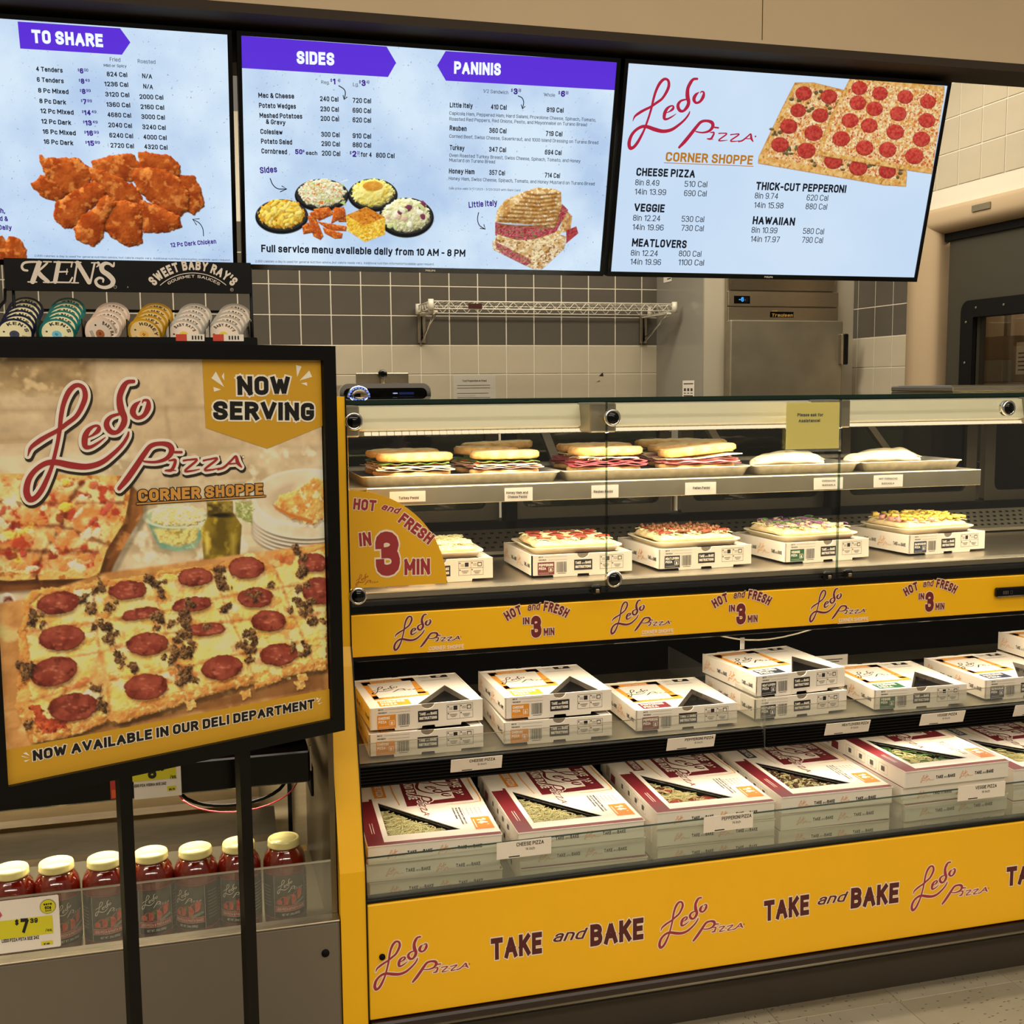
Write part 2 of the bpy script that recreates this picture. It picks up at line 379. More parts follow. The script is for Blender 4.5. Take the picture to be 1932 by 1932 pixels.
def tpx(F,P,t,a,b,cap,m,bold=.02,sc_=1,org=(0,0),l=1,**kw):
    """text on plane P from photograph pixel a (left baseline) to b (right baseline); cap in pixels"""
    A=P.uv(org[0]+a[0]/sc_,org[1]+a[1]/sc_); B=P.uv(org[0]+b[0]/sc_,org[1]+b[1]/sc_); C=P.uv(org[0]+a[0]/sc_,org[1]+(a[1]-cap)/sc_)
    F.text(t,A[0],A[1],abs(C[1]-A[1]),m,l,bold,w=math.hypot(B[0]-A[0],B[1]-A[1]),ang=math.atan2(B[1]-A[1],B[0]-A[0]),**kw)
# ---------------------------------------------------------------- picture painter (for what is flat print: posters and screens)
rng=np.random.RandomState(7)
def fbm(ny,nx,scale,octv=4,seed=0,ax=1.0):
    r=np.random.RandomState(seed); out=np.zeros((ny,nx)); amp=1;tot=0
    for o in range(octv):
        gx=max(2,int(nx/scale*ax)+2); gy=max(2,int(ny/scale)+2); g=r.rand(gy+2,gx+2)
        xs=np.linspace(0,gx-.001,nx); ys=np.linspace(0,gy-.001,ny); xi=xs.astype(int); yi=ys.astype(int); fx=xs-xi; fy=(ys-yi)[:,None]
        fx=fx*fx*(3-2*fx); fy=fy*fy*(3-2*fy)
        a=g[yi][:,xi];b=g[yi][:,xi+1];c=g[yi+1][:,xi];d=g[yi+1][:,xi+1]
        out+=amp*((a*(1-fx)+b*fx)*(1-fy)+(c*(1-fx)+d*fx)*fy); tot+=amp; amp*=.55; scale=max(scale/2,1.5)
    return out/tot
class Cv:
    def __init__(s,nx,ny,px): s.nx,s.ny=nx,ny; s.a=np.zeros((ny,nx,3)); s.m=np.zeros((ny,nx)); s.px=px; s.seed=11
    def bb(s,p,pad):
        x0=max(0,int(min(q[0] for q in p)-pad)); x1=min(s.nx,int(max(q[0] for q in p)+pad)+1)
        y0=max(0,int(min(q[1] for q in p)-pad)); y1=min(s.ny,int(max(q[1] for q in p)+pad)+1); return x0,x1,y0,y1
    def sd_poly(s,pts,pad=3):
        p=[s.px(*q) for q in pts]; x0,x1,y0,y1=s.bb(p,pad)
        if x1<=x0 or y1<=y0: return None
        X,Y=np.meshgrid(np.arange(x0,x1),np.arange(y0,y1)); d=np.full(X.shape,1e9); ins=np.zeros(X.shape,bool)
        for i in range(len(p)):
            ax,ay=p[i]; bx,by=p[(i+1)%len(p)]; ex,ey=bx-ax,by-ay; t=np.clip(((X-ax)*ex+(Y-ay)*ey)/(ex*ex+ey*ey+1e-9),0,1)
            d=np.minimum(d,np.hypot(X-ax-t*ex,Y-ay-t*ey))
            if ay!=by: ins^=((ay>Y)!=(by>Y))&(X<(bx-ax)*(Y-ay)/(by-ay)+ax)
        return np.where(ins,d,-d),(x0,x1,y0,y1)
    def sd_ell(s,cx,cy,rx,ry,rot=0,pad=3):
        c=s.px(cx,cy); a=math.radians(rot)
        ex=s.px(cx+rx*math.cos(a),cy+rx*math.sin(a)); ey=s.px(cx-ry*math.sin(a),cy+ry*math.cos(a))
        M=np.array([[ex[0]-c[0],ey[0]-c[0]],[ex[1]-c[1],ey[1]-c[1]]]); Mi=np.linalg.inv(M); R=max(np.hypot(M[0,0],M[1,0]),np.hypot(M[0,1],M[1,1])); rm=min(np.hypot(M[0,0],M[1,0]),np.hypot(M[0,1],M[1,1]))
        x0,x1,y0,y1=s.bb([(c[0]-R,c[1]-R),(c[0]+R,c[1]+R)],pad)
        if x1<=x0 or y1<=y0: return None
        X,Y=np.meshgrid(np.arange(x0,x1)-c[0],np.arange(y0,y1)-c[1]); U=Mi[0,0]*X+Mi[0,1]*Y; V=Mi[1,0]*X+Mi[1,1]*Y
        return (1-np.sqrt(U*U+V*V))*rm,(x0,x1,y0,y1)
    def blob(s,shape,A,B=None,C=None,ns=12,bump=0,bs=5,dome=0,R=None,soft=1.0,edge=0,esc=6,light=(-.5,-.8),k=.35,alpha=1,shadow=0,sh=(3,3),rim=None,rw=2,grow=0):
        """one printed shape: colours mixed by noise, its photographed relief shaded within the picture"""
        r=s.sd_ell(*shape[1:],pad=4+grow) if (shape[0]=='e' and len(shape)>5) else (s.sd_ell(*shape[1:],0,4+grow) if shape[0]=='e' else s.sd_poly(shape,4+grow))
        if r is None: return
        sd,(x0,x1,y0,y1)=r; sd=sd+grow; s.seed+=3; ny,nx=sd.shape
        if ny<2 or nx<2: return
        if edge: sd=sd+(fbm(ny,nx,esc,3,s.seed+1)-.5)*edge
        if shadow:
            mk=np.clip(.5+sd/4,0,1)*shadow; dx,dy=sh; X0,X1,Y0,Y1=max(0,x0+dx),min(s.nx,x1+dx),max(0,y0+dy),min(s.ny,y1+dy)
            mk=mk[Y0-y0-dy:Y1-y0-dy,X0-x0-dx:X1-x0-dx]; s.a[Y0:Y1,X0:X1]*=(1-mk)[...,None]; 
        m=np.clip(.5+sd/soft,0,1)*alpha
        A=np.array(lin(A)); col=np.broadcast_to(A,(ny,nx,3)).copy()
        if B is not None:
            n=np.clip((fbm(ny,nx,ns,4,s.seed)-.5)*3+.5,0,1)[...,None]; col=col*(1-n)+np.array(lin(B))*n
        if C is not None:
            n=np.clip((fbm(ny,nx,ns*.7,4,s.seed+5)-.56)*7,0,1)[...,None]; col=col*(1-n)+np.array(lin(C))*n
        if rim is not None:
            q=np.clip(1-sd/rw,0,1)[...,None]; col=col*(1-q)+np.array(lin(rim))*q
        if dome or bump:
            R=R or max(3,sd.max()); h=R*np.sqrt(np.clip(1-(1-np.clip(sd/R,0,1))**2,0,1))*dome
            if bump: h=h+fbm(ny,nx,bs,3,s.seed+9)*bump
            gy,gx=np.gradient(h); sh_=np.clip(1-k*(gx*light[0]+gy*light[1]),.25,1.9)
            col=np.clip(col*sh_[...,None],0,1)
        a=s.a[y0:y1,x0:x1]; a[:]=a*(1-m[...,None])+col*m[...,None]; mm=s.m[y0:y1,x0:x1]; mm[:]=np.maximum(mm,m)
    def build(s,name,frame,uvof,m,parent=None,cut=False):
        X,Y=np.meshgrid(np.arange(s.nx),np.arange(s.ny)); U,V=uvof(X.ravel(),Y.ravel())
        P=np.array([frame.o+frame.ex*u+frame.ey*v+frame.n*frame.lift for u,v in zip(U,V)])
        i=np.arange((s.nx-1)*(s.ny-1)); cx=i%(s.nx-1); cy=i//(s.nx-1); a=cy*s.nx+cx
        Q=np.stack([a,a+s.nx,a+s.nx+1,a+1],1)
        if cut:
            mf=s.m.ravel(); Q=Q[(mf[Q].max(1)>.03)]
        me=bpy.data.meshes.new(name); me.vertices.add(len(P)); me.vertices.foreach_set('co',P.ravel().astype(np.float32))
        me.loops.add(Q.size); me.loops.foreach_set('vertex_index',Q.ravel().astype(np.int32)); me.polygons.add(len(Q))
        me.polygons.foreach_set('loop_start',(np.arange(len(Q))*4).astype(np.int32)); me.polygons.foreach_set('loop_total',np.full(len(Q),4,np.int32))
        me.update(calc_edges=True); at=me.color_attributes.new('print','FLOAT_COLOR','POINT')
        c=np.ones((len(P),4),np.float32); c[:,:3]=s.a.reshape(-1,3); at.data.foreach_set('color',c.ravel()); me.materials.append(m)
        o=bpy.data.objects.new(name,me); COL.objects.link(o)
        if parent: o.parent=parent
        return o
# ---------------------------------------------------------------- shared materials
M_tileg=mat('grey_wall_tile','565046',.22,var=.06,vscale=6); M_tileb=mat('beige_wall_tile','b7ab92',.25,var=.04,vscale=5)
M_grout=mat('tile_grout','d9d0ba',.8); M_soff=mat('beige_soffit_paint','d8c09c',.85,var=.03,vscale=3,bump=.05)
M_dark=mat('soffit_dark_brown','3a2e20',.8); M_frp=mat('grey_gloss_panel','8f8a7d',.18); M_pil=mat('cream_panel','aaa08a',.5,var=.03,vscale=4)
M_steel=mat('brushed_steel','b9ad97',.32,1,var=.06,vscale=20,bump=.05,bscale=300,stretch=(1,1,12)); M_steeld=mat('dull_steel','9a927e',.45,.85,var=.1,vscale=8)
M_chrome=mat('chrome','e4e0d8',.08,1); M_black=mat('black_metal','060504',.4,spec=.22); M_blackm=mat('matte_black','040303',.75,spec=.2)
M_blackg=mat('gloss_black','040404',.12,spec=.35); M_white=mat('white_ink','f3e9da',.6); M_ink=mat('black_ink','17120f',.6)
M_yel=mat('yellow_enamel',(239,180,0),.42,var=.015,vscale=4); M_yelp=mat('yellow_print','e2a808',.5)
M_red=mat('maroon_ink','6d1a1a',.55); M_redb=mat('red_ink','9c2b2f',.55); M_halo=mat('cream_halo','f1ddc4',.6)
M_kick=mat('kick_plate_grey','4a4034',.5,var=.05,vscale=10); M_grey=mat('grey_case_enamel','6b6253',.42,var=.03,vscale=3)
M_glass=glass('clear_glass',(.975,.98,.965)); M_glassg=glass('guard_glass',(.84,.875,.82),haze=.07); M_acr=glass('clear_acrylic',(.93,.93,.9),haze=.06)
M_gedge=mat('green_glass_edge','1c2e26',.6,spec=.1); M_card=mat('white_carton','e2d8c8',.6,var=.015,vscale=9); M_cardb=mat('brown_carton','8a6f4b',.75,var=.08,vscale=12)
# ---------------------------------------------------------------- setting
def struct(b,name,parent=None):
    o=b.build(name,parent)
    if not parent: o['kind']='structure'
    return o
def tile_mesh(w,h,m,d=.003):
    b=MB(); b.bbox(-w/2,w/2,-d,0,-h/2,h/2,m,.0008); return b.mesh('tile')
WY=5.9; PXT,PZT=.1535,.1517
wb=MB(); wb.box(-2.6,3.6,WY,WY+.1,0,2.75,M_grout); wall_back=struct(wb,'wall_back')
wl=MB(); wl.box(-2.7,-2.6,0,WY+.1,0,2.75,M_pil); struct(wl,'wall_left')
mg=tile_mesh(PXT-.0062,PZT-.0062,M_tileg); mb_=tile_mesh(PXT-.0062,PZT-.0062,M_tileb)
def tile(me,parent,loc,rz=0,label=None):
    o=bpy.data.objects.new('tile',me); COL.objects.link(o); o.parent=parent; o.location=loc; o.rotation_euler=(0,0,rz); return o
x0=.826-12*PXT; zb=1.619
for j in range(-3,4):
    for i in range(0,23):
        cx=x0+PXT*(i+.5); cz=zb+PZT*(j+.5)
        tile(mg if j>=0 else mb_,wall_back,(cx,WY,cz))
# alcove wall round the refrigerator (glossy left return, cream face)
AX,AY=2.455,5.3
al=MB(); al.prism([(AX,0),(AX,2.7),(3.33,2.7),(3.33,0)],AY,WY,M_pil,'y'); al.box(AX-.006,AX-.0005,AY,WY,0,2.7,M_frp)
struct(al,'wall_alcove')
# side wall with tiles, bullnose jamb, header and door
SX=3.30
sw=MB(); sw.box(SX,SX+.12,4.79,WY,0,2.75,M_grout); sw.box(SX,SX+.12,2.9,4.72,2.19,3.1,M_grout); sw.box(SX,SX+.12,4.72,4.79,0,3.1,M_grout)
wall_side=struct(sw,'wall_right')
for j in range(-3,4):
    for i in range(0,4): tile(mg if j>=0 else mb_,wall_side,(SX,4.80+PXT*(i+.5),1.633+PZT*(j+.5)),-PI/2)
for j in range(0,6):
    for i in range(0,12): tile(mb_,wall_side,(SX,2.95+PXT*(i+.5),2.275+PZT*(j+.5)),-PI/2)
jm=MB(); c=[(SX-.035,4.79),(SX-.035,4.72)]+[(SX-.035+.05*(1-math.cos(a)),4.72-.11*math.sin(a)) for a in np.linspace(.1,PI/2,8)]+[(SX+.1,4.61),(SX+.1,4.79)]
M_jamb=mat('jamb_paint',(176,152,118),.8)
jm.prism(c,0,2.13,M_jamb,'z',smooth=True); struct(jm,'trim_1')
hd=MB(); hp=[(SX+.1,2.08),(SX+.03,2.08)]+[(SX+.03-.06*math.sin(a),2.08+.05*(1-math.cos(a))) for a in np.linspace(.2,PI/2,7)]+[(SX-.03,2.17),(SX-.02,2.19),(SX+.1,2.19)]
hd.prism([(p[0],p[1]) for p in hp],2.9,4.79,M_jamb,'y',smooth=True)
struct(hd,'trim_2'); pl=MB(); pl.bbox(SX-.036,SX-.031,4.22,4.34,2.135,2.163,M_steeld,.001); o=pl.build('name_plate'); setp(o,'small dull metal plate on the beige frame above the dark door','plate')
M_door=mat('dark_olive_door','39352a',.45,var=.04,vscale=3)
DX=SX+.045; door=MB()
dy0,dy1,dz1=3.2,4.59,2.045; wy0,wy1,wz0,wz1=4.0,4.385,1.05,1.69
door.prism([(dy0,0),(dy1,0),(dy1,dz1),(dy0,dz1)],DX,DX+.05,M_door,'x',holes=[[(wy0,wz0),(wy1,wz0),(wy1,wz1),(wy0,wz1)]])
d_=struct(door,'door_1')
def rr(x0,x1,y0,y1,r,n=6):
    P=[]
    for cx,cy,a in((x1-r,y1-r,0),(x0+r,y1-r,PI/2),(x0+r,y0+r,PI),(x1-r,y0+r,1.5*PI)):
        for k in range(n+1): q=a+PI/2*k/n; P.append((cx+r*math.cos(q),cy+r*math.sin(q)))
    return P
wf=MB(); wf.prism(rr(wy0-.085,wy1+.085,wz0-.09,wz1+.075,.05),DX-.02,DX+.004,M_blackm,'x',holes=[rr(wy0,wy1,wz0,wz1,.004,1)],smooth=False)
for k in range(5): wf.lathe([(.004,0),(.004,.004),(0,.005)],M_steeld,(0,0,0),8) if 0 else None
wf.build('window_frame',d_)
for k,(yy,zz) in enumerate([(wy1+.045,wz1-.02),(wy1-.02,wz1+.04),(wy1-.2,wz1+.04),(wy1+.045,wz1-.2),(wy1+.045,wz1-.38)]):
    b=MB(); b.bbox(DX-.024,DX-.019,yy-.005,yy+.005,zz-.005,zz+.005,M_steeld,.002); b.build('screw',d_)
g=MB(); g.box(DX+.02,DX+.024,wy0,wy1,wz0,wz1,glass('door_pane_glass',(.82,.80,.76))); g.build('pane',d_)
gp=MB(); gp.box(SX+.03,SX+.06,2.9,4.7,2.045,2.12,M_blackm); struct(gp,'door_gap_shade')  # matte black strip stands in for the shade in the gap above the door
# storeroom seen through the door pane
sr=MB(); sr.box(5.3,5.35,2.5,6.2,0,3.0,M_soff); sr.box(SX+.12,5.35,6.2,6.25,0,3.0,M_soff); struct(sr,'wall_storeroom')
sh=MB()
for z in(.9,1.24,2.05): sh.bbox(4.1,4.7,3.6,5.9,z,z+.03,M_steeld,.004)
for y in(3.65,5.85):
    for x in(4.12,4.68): sh.bbox(x-.015,x+.015,y-.015,y+.015,0,2.1,M_steeld,.003)
t=thing('storage_rack','steel rack holding cartons in the storeroom behind the door pane','rack'); sh.build('frame',t)
M_c2=mat('pale_carton','8d8474',.8); M_c3=mat('tan_carton','8f7350',.8); M_plas=mat('plastic_wrap','b8b2a8',.3)
def carton(x,y,z,dx,dy,dz,m,rz,label,lab=False):
    b=MB(); b.bbox(-dx/2,dx/2,-dy/2,dy/2,0,dz,m,.004); t=thing('storage_carton',label,'carton',(x,y,z),rz,'cartons on the storeroom rack'); b.build('carton_body',t)
    s=MB(); s.box(-dx/2-.001,dx/2+.001,-.02,.02,dz,dz+.001,M_cardb); s.build('tape_strip',t)
    if lab: 
        F=F2(); F.rect(-.07,.04,.05,dz-.03,M_white)
        for k in range(5): F.rect(-.05,.06+k*.022,.03,.068+k*.022,M_ink,2)
        F.build('shipping_label',Plane((-dx/2-.002,0,0),(0,-1,0),(0,0,1)),t)
carton(4.3,5.38,1.2705,.3,.62,.13,M_c2,0,'long grey carton lying on the rack under its twin in the door window')
carton(4.32,5.50,1.402,.32,.50,.12,M_c2,.04,'long grey carton, upper one of the long pair in the door window')
carton(4.36,5.12,1.403,.28,.22,.24,M_c3,-.15,'tan carton with a white shipping label in the door window',True)
carton(4.42,5.42,1.5235,.3,.26,.13,M_c3,.1,'small tan carton on top of the long grey cartons in the door window')
carton(4.46,5.66,1.5235,.26,.16,.10,M_c3,-.05,'lowest tan carton at the left edge of the door window')
# floor with vinyl tiles
M_vct=mat('speckled_vinyl_tile','c6b89c',.35,var=.05,vscale=14); M_vct2=mat('speckled_vinyl_tile_dark','c0b192',.35,var=.05,vscale=14); M_joint=mat('floor_joint','6d6250',.8)
for m in(M_vct,M_vct2):
    nt=m.node_tree; b=nt.nodes['Principled BSDF']; L=nt.links.new
    tc=nt.nodes.new('ShaderNodeTexCoord'); mp=nt.nodes.new('ShaderNodeMapping'); mp.inputs['Scale'].default_value=(.75,2.6,1); v=nt.nodes.new('ShaderNodeTexVoronoi'); v.inputs['Scale'].default_value=48; v.inputs['Randomness'].default_value=1
    n=nt.nodes.new('ShaderNodeTexNoise'); n.inputs['Scale'].default_value=24
    r=nt.nodes.new('ShaderNodeValToRGB'); r.color_ramp.elements[0].position=.12; r.color_ramp.elements[0].color=(1,1,1,1); r.color_ramp.elements[1].position=.19; r.color_ramp.elements[1].color=(0,0,0,1)
    mx=nt.nodes.new('ShaderNodeMix'); mx.data_type='RGBA'; mx.inputs[7].default_value=(*lin('5d5140'),1)
    L(tc.outputs['Object'],mp.inputs[0]); L(mp.outputs[0],v.inputs[0]); L(v.outputs['Distance'],r.inputs[0]); L(r.outputs[0],mx.inputs[0])
    src=b.inputs['Base Color'].links[0].from_socket; L(src,mx.inputs[6]); L(mx.outputs[2],b.inputs['Base Color'])
fb=MB(); fb.box(-2.7,5.4,-1.6,6.3,-.05,-.004,M_joint); floor=struct(fb,'floor')
T=.305; ta=MB(); ta.bbox(-T/2+.0006,T/2-.0006,-T/2+.0006,T/2-.0006,-.004,0,M_vct,.0006); tb=MB(); tb.bbox(-T/2+.0006,T/2-.0006,-T/2+.0006,T/2-.0006,-.004,0,M_vct2,.0006)
ta=ta.mesh('floor_tile'); tb=tb.mesh('floor_tile')
for i in range(-3,11):
    for j in range(-3,3):
        o=bpy.data.objects.new('floor_tile',ta if (i+j)%2 else tb); COL.objects.link(o); o.parent=floor; o.location=(.12+T*i,1.99+T*j-.305,0); o.rotation_euler=(0,0,PI/2*((i*7+j*3)%4))
# soffit beam
so=MB(); so.box(-2.8,3.75,3.2,3.36,2.41,3.3,M_soff); so.box(-2.8,3.75,3.2,3.36,2.385,2.41,M_dark); so.box(1.66,1.662,3.199,3.2,2.42,3.3,M_dark)  # beam face beige, with a dark brown strip along its lower edge
struct(so,'wall_soffit'); mtx=MB(); mtx.box(-2.8,2.42,3.36,3.5,2.30,2.5,M_dark); struct(mtx,'trim_4')
# ---------------------------------------------------------------- wire wall shelf
M_wire=mat('white_epoxy_wire','cfc7b3',.35)
sf=thing('wire_shelf','white wire wall shelf on two brackets above the counter','shelf')
X0,X1,Y0,Y1,Z=1.115,2.395,5.53,5.86,1.80
b=MB()
for z in(Z+.018,Z-.018):
    for y in(Y0,Y1): b.tube([(X0,y,z),(X1,y,z)],.0035,M_wire,6)
    for x in(X0,X1): b.tube([(x,Y0,z),(x,Y1,z)],.0035,M_wire,6)
b.build('edge_rail',sf); b=MB()
for y in(Y0,Y1):
    n=40; b.tube([(X0+(X1-X0)*k/n,y,Z+(.017 if k%2 else -.017)) for k in range(n+1)],.0025,M_wire,5)
for x in(X0,X1): b.tube([(x,Y0+(Y1-Y0)*k/10,Z+(.017 if k%2 else -.017)) for k in range(11)],.0025,M_wire,5)
b.build('truss_wire',sf); b=MB()
for k in range(1,48): x=X0+(X1-X0)*k/48; b.tube([(x,Y0,Z+.02),(x,Y1,Z+.02)],.0017,M_wire,5)
o=b.build('deck_wire',sf); o['kind']='stuff'
for x in(X0,X1):
    for y in(Y0,Y1): b=MB(); b.lathe([(.013,-.026),(.016,-.026),(.014,.028),(.010,.028)],M_wire,(x,y,Z),12); b.build('corner_sleeve',sf)
for x in(X0+.02,X1-.03):
    b=MB(); b.tube([(x,Y0+.01,Z-.03),(x,WY-.03,1.635),(x,WY-.03,Z-.03)],.005,M_chrome,6); b.tube([(x+.015,Y0+.01,Z-.03),(x,WY-.03,1.66)],.0035,M_chrome,6)
    b.box(x-.02,x-.004,WY-.02,WY-.009,1.63,Z-.02,M_steel); b.box(x+.004,x+.02,WY-.02,WY-.009,1.63,Z-.02,M_steel); b.box(x-.012,x+.012,Y0,WY-.012,Z-.034,Z-.026,M_wire); b.build('bracket',sf)
b=MB(); b.box(1.30,1.37,Y0-.007,Y0-.004,Z-.016,Z+.008,mat('dark_red_plate','3b1512',.4)); b.build('maker_plate',sf)
# ---------------------------------------------------------------- reach-in refrigerator
fr=thing('reach_in_refrigerator','tall stainless steel reach-in refrigerator set in the cream alcove','refrigerator')
fx0,fx1=2.565,3.182
def bx(name,par,x0,x1,y0,y1,z0,z1,m,b=.003): q=MB(); q.bbox(x0,x1,y0,y1,z0,z1,m,b); return q.build(name,par)
P_=lambda y:onY(1450,y,AY-.01)[2]
bx('cabinet',fr,fx0,fx1,AY-.03,AY-.001,0,2.1,M_steeld); bx('side_trim',fr,fx0-.003,fx0+.004,AY-.034,AY-.03,P_(608),2.05,M_steel,.001)
g=MB(); zt=P_(524); g.prism([(AY-.035,P_(549)),(AY-.035-.01,P_(549)),(AY-.055,zt-.004),(AY-.035,zt)],fx0+.01,fx1-.03,M_steel,'x'); g.build('grille_panel',fr)
bx('control_panel',fr,fx0,fx1,AY-.045,AY-.03,P_(579),P_(551),M_steel); bx('badge_panel',fr,fx0,fx1,AY-.045,AY-.03,P_(607),P_(581),M_steel)
Pf=Plane((0,AY-.0455,0),(1,0,0),(0,0,1)); F=F2()
def rpx(F,P,x0,y0,x1,y1,m,l=1): a=P.uv(x0,y0); b=P.uv(x1,y1); F.rect(a[0],b[1],b[0],a[1],m,l)
rpx(F,Pf,1385,558,1415,573,M_blackg); M_blue=mat('blue_display','3fa2ff',.3,emit=1.3)
a=Pf.uv(1394,569); F.text('-6',a[0],a[1],.022,M_blue,2,.03); rpx(F,Pf,1404,561,1412,570,M_blackm,2); a=Pf.uv(1406,566); F.circ(a[0],a[1],.003,M_steel,3); F.build('temperature_display',Pf,fr)
F=F2(); rpx(F,Pf,1453,588,1497,599,M_blackg); a=Pf.uv(1454,597.5); b_=Pf.uv(1496,597.5); F.text('Traulsen',a[0]+.004,a[1],.016,mat('gold_ink','c9a562',.3,.6),2,.035,w=b_[0]-a[0]-.006,shear=.15)
F.rect(a[0]+.006,a[1]+.026,a[0]+.036,a[1]+.031,MC['gold_ink'],2); F.build('badge',Pf,fr)
bx('door',fr,fx0-.012,fx1-.004,AY-.10,AY-.045,.12,P_(606),M_steeld,.006)
h=MB(); xh=onY(1594,650,AY-.12)[0]; z0,z1=onY(1594,688,AY-.12)[2],onY(1594,630,AY-.12)[2]; h.bbox(xh-.014,xh+.014,AY-.135,AY-.11,z0,z1,M_black,.005); h.bbox(xh-.024,xh-.008,AY-.13,AY-.08,z0+.0,z1-.0,M_steel,.004); h.build('handle',fr)
# ---------------------------------------------------------------- notices
F=F2(); Pw=Plane((0,WY-.0040,0),(1,0,0),(0,0,1)); a=Pw.uv(855,708); F.rect(a[0],a[1]-.2,a[0]+.23,a[1],mat('paper','b9b2a2',.5)); M_gink=mat('grey_ink','4a453d',.7)
F.text('Food Preparation on Stand',a[0]+.05,a[1]-.035,.011,M_gink,2,.03,w=.13)
r=random.Random(3)
for k in range(9):
    if k in(2,):continue
    F.rect(a[0]+.02,a[1]-.055-k*.014,a[0]+r.choice([.08,.2,.19,.12]),a[1]-.052-k*.014,M_gink,2)
o=F.build('paper_notice',Pw); setp(o,'printed sheet taped flat on the beige tiles behind the counter','notice')
F=F2(); 
for u,v,w_,h_ in((.23,-.128,.05,.003),(.29,-.128,.06,.004),(.36,-.126,.02,.012),(.38,-.127,.05,.003)): F.rect(a[0]+w_+u,a[1]+v,a[0]+u,a[1]+v+h_,M_gink)
# fourth notice: sticker on the alcove return
F=F2(); Px=Plane((AX-.0075,0,0),(0,-1,0),(0,0,1)); a=Px.uv(1288,718); b_=Px.uv(1310,752); F.rect(a[0],b_[1]-.06,b_[0],a[1],M_white)
w_=b_[0]-a[0]
for k in range(3):
    F.rect(a[0]+w_*(.12+.28*k),a[1]-.055,a[0]+w_*(.30+.28*k),a[1]-.04,M_gink,2)
    for j in range(6): F.rect(a[0]+w_*(.12+.28*k),a[1]-.068-.012*j,a[0]+w_*(.30+.28*k),a[1]-.063-.012*j,M_gink,2)
F.rect(a[0]+w_*.1,a[1]-.02,b_[0]-w_*.1,a[1]-.014,M_gink,2); o=F.build('wall_sticker',Px); setp(o,'white chart sticker low on the glossy grey alcove side','sticker')
F=F2(); a=Px.uv(1252,523); F.rect(a[0],a[1]-.03,a[0]+.11,a[1]+.02,M_white); F.rect(a[0]+.05,a[1]-.018,a[0]+.1,a[1]-.012,M_ink,2); o=F.build('wall_sticker',Px); setp(o,'small white sticker high on the glossy grey alcove side, under the screen','sticker')
# black marks / dropped tape left on beige tiles
F=F2(); 
for x,y,q in((1134,708,0),(1128,720,1)):
    a=Pw.uv(x,y); F.poly([(a[0]-.012,a[1]-.004),(a[0]+.014,a[1]-.006 if q==0 else a[1]+.002),(a[0]+.01,a[1]+(.016 if q==0 else .006))],M_ink)
o=F.build('tape_scrap',Pw); setp(o,'two black scraps of tape on the beige wall tiles','tape')
# ---------------------------------------------------------------- counter oven with dial
ov=thing('countertop_oven','chrome countertop oven with blue lit dial and dark display','oven')
oy=4.5; a=onY(640,725,oy); b_=onY(810,725,oy); ox0,ox1=a[0],b_[0]; oz=1.413
q=MB(); q.prism(rr(ox0,ox1,1.15,oz,.03,5),oy,oy+.4,M_steel,'y'); q.build('housing',ov)
q=MB(); q.prism(rr(ox0-.002,ox1+.002,1.15,oz+.004,.034,6),oy-.02,oy,M_chrome,'y',holes=[rr(ox0+.014,ox1-.014,1.17,oz-.014,.022,6)],smooth=True); q.build('chrome_bezel',ov)
q=MB(); q.box(ox0+.014,ox1-.014,oy-.006,oy-.002,1.17,oz-.014,M_blackg); q.build('front_panel',ov)
Po=Plane((0,oy-.0065,0),(1,0,0),(0,0,1)); F=F2(); rpx(F,Po,716,737,798,760,M_blackm); M_blu2=mat('blue_led','5f86ff',.3,emit=1.6); M_blu3=mat('dim_blue_display','24305c',.3,emit=.9)
for y in(741,749): rpx(F,Po,741,y,750,y+2,mat('pale_display','c8d4ff',.3,emit=1)),
for y in(740,748): rpx(F,Po,753,y,781,y+4,M_blu3)
F.build('display',Po,ov)
c_=onY(677,750,oy-.02); q=MB(); q.lathe([(.047,0),(.047,-.02),(.036,-.026),(.034,-.012),(0,-.012)],M_chrome,(c_[0],oy-.004,c_[2]),32,'y'); q.build('dial',ov)
F=F2(); 
for k in range(20):
    an=2*PI*k/20; F.circ(c_[0]+.040*math.cos(an),c_[2]+.040*math.sin(an),.0042,M_blu2)
F.build('dial_light',Plane((0,oy-.0305,0),(1,0,0),(0,0,1)),ov)
bx('back_splash',ov,onY(671,706,4.85)[0],onY(770,706,4.85)[0],4.84,4.85,1.2,onY(700,704,4.85)[2],M_steel,.002)
k_=onY(723,706,4.8); q=MB(); q.lathe([(.016,0),(.019,.01),(.019,.03),(.012,.036),(0,.036)],M_blackg,(k_[0],4.80,k_[2]),16,'y'); q.tube([(k_[0],4.81,k_[2]),(k_[0],4.82,1.40)],.009,M_steel,10); q.build('knob',ov)
# worktop on which it stands
q=MB(); q.bbox(-1.0,2.0,4.3,5.2,1.10,1.15,M_steel,.006); 
for x in(-.9,.5,1.9):
    for y in(4.36,5.1): q.tube([(x,y,0),(x,y,1.1)],.02,M_steel,10)
o=q.build('work_table'); setp(o,'stainless work table behind the display case, carrying the oven','table')
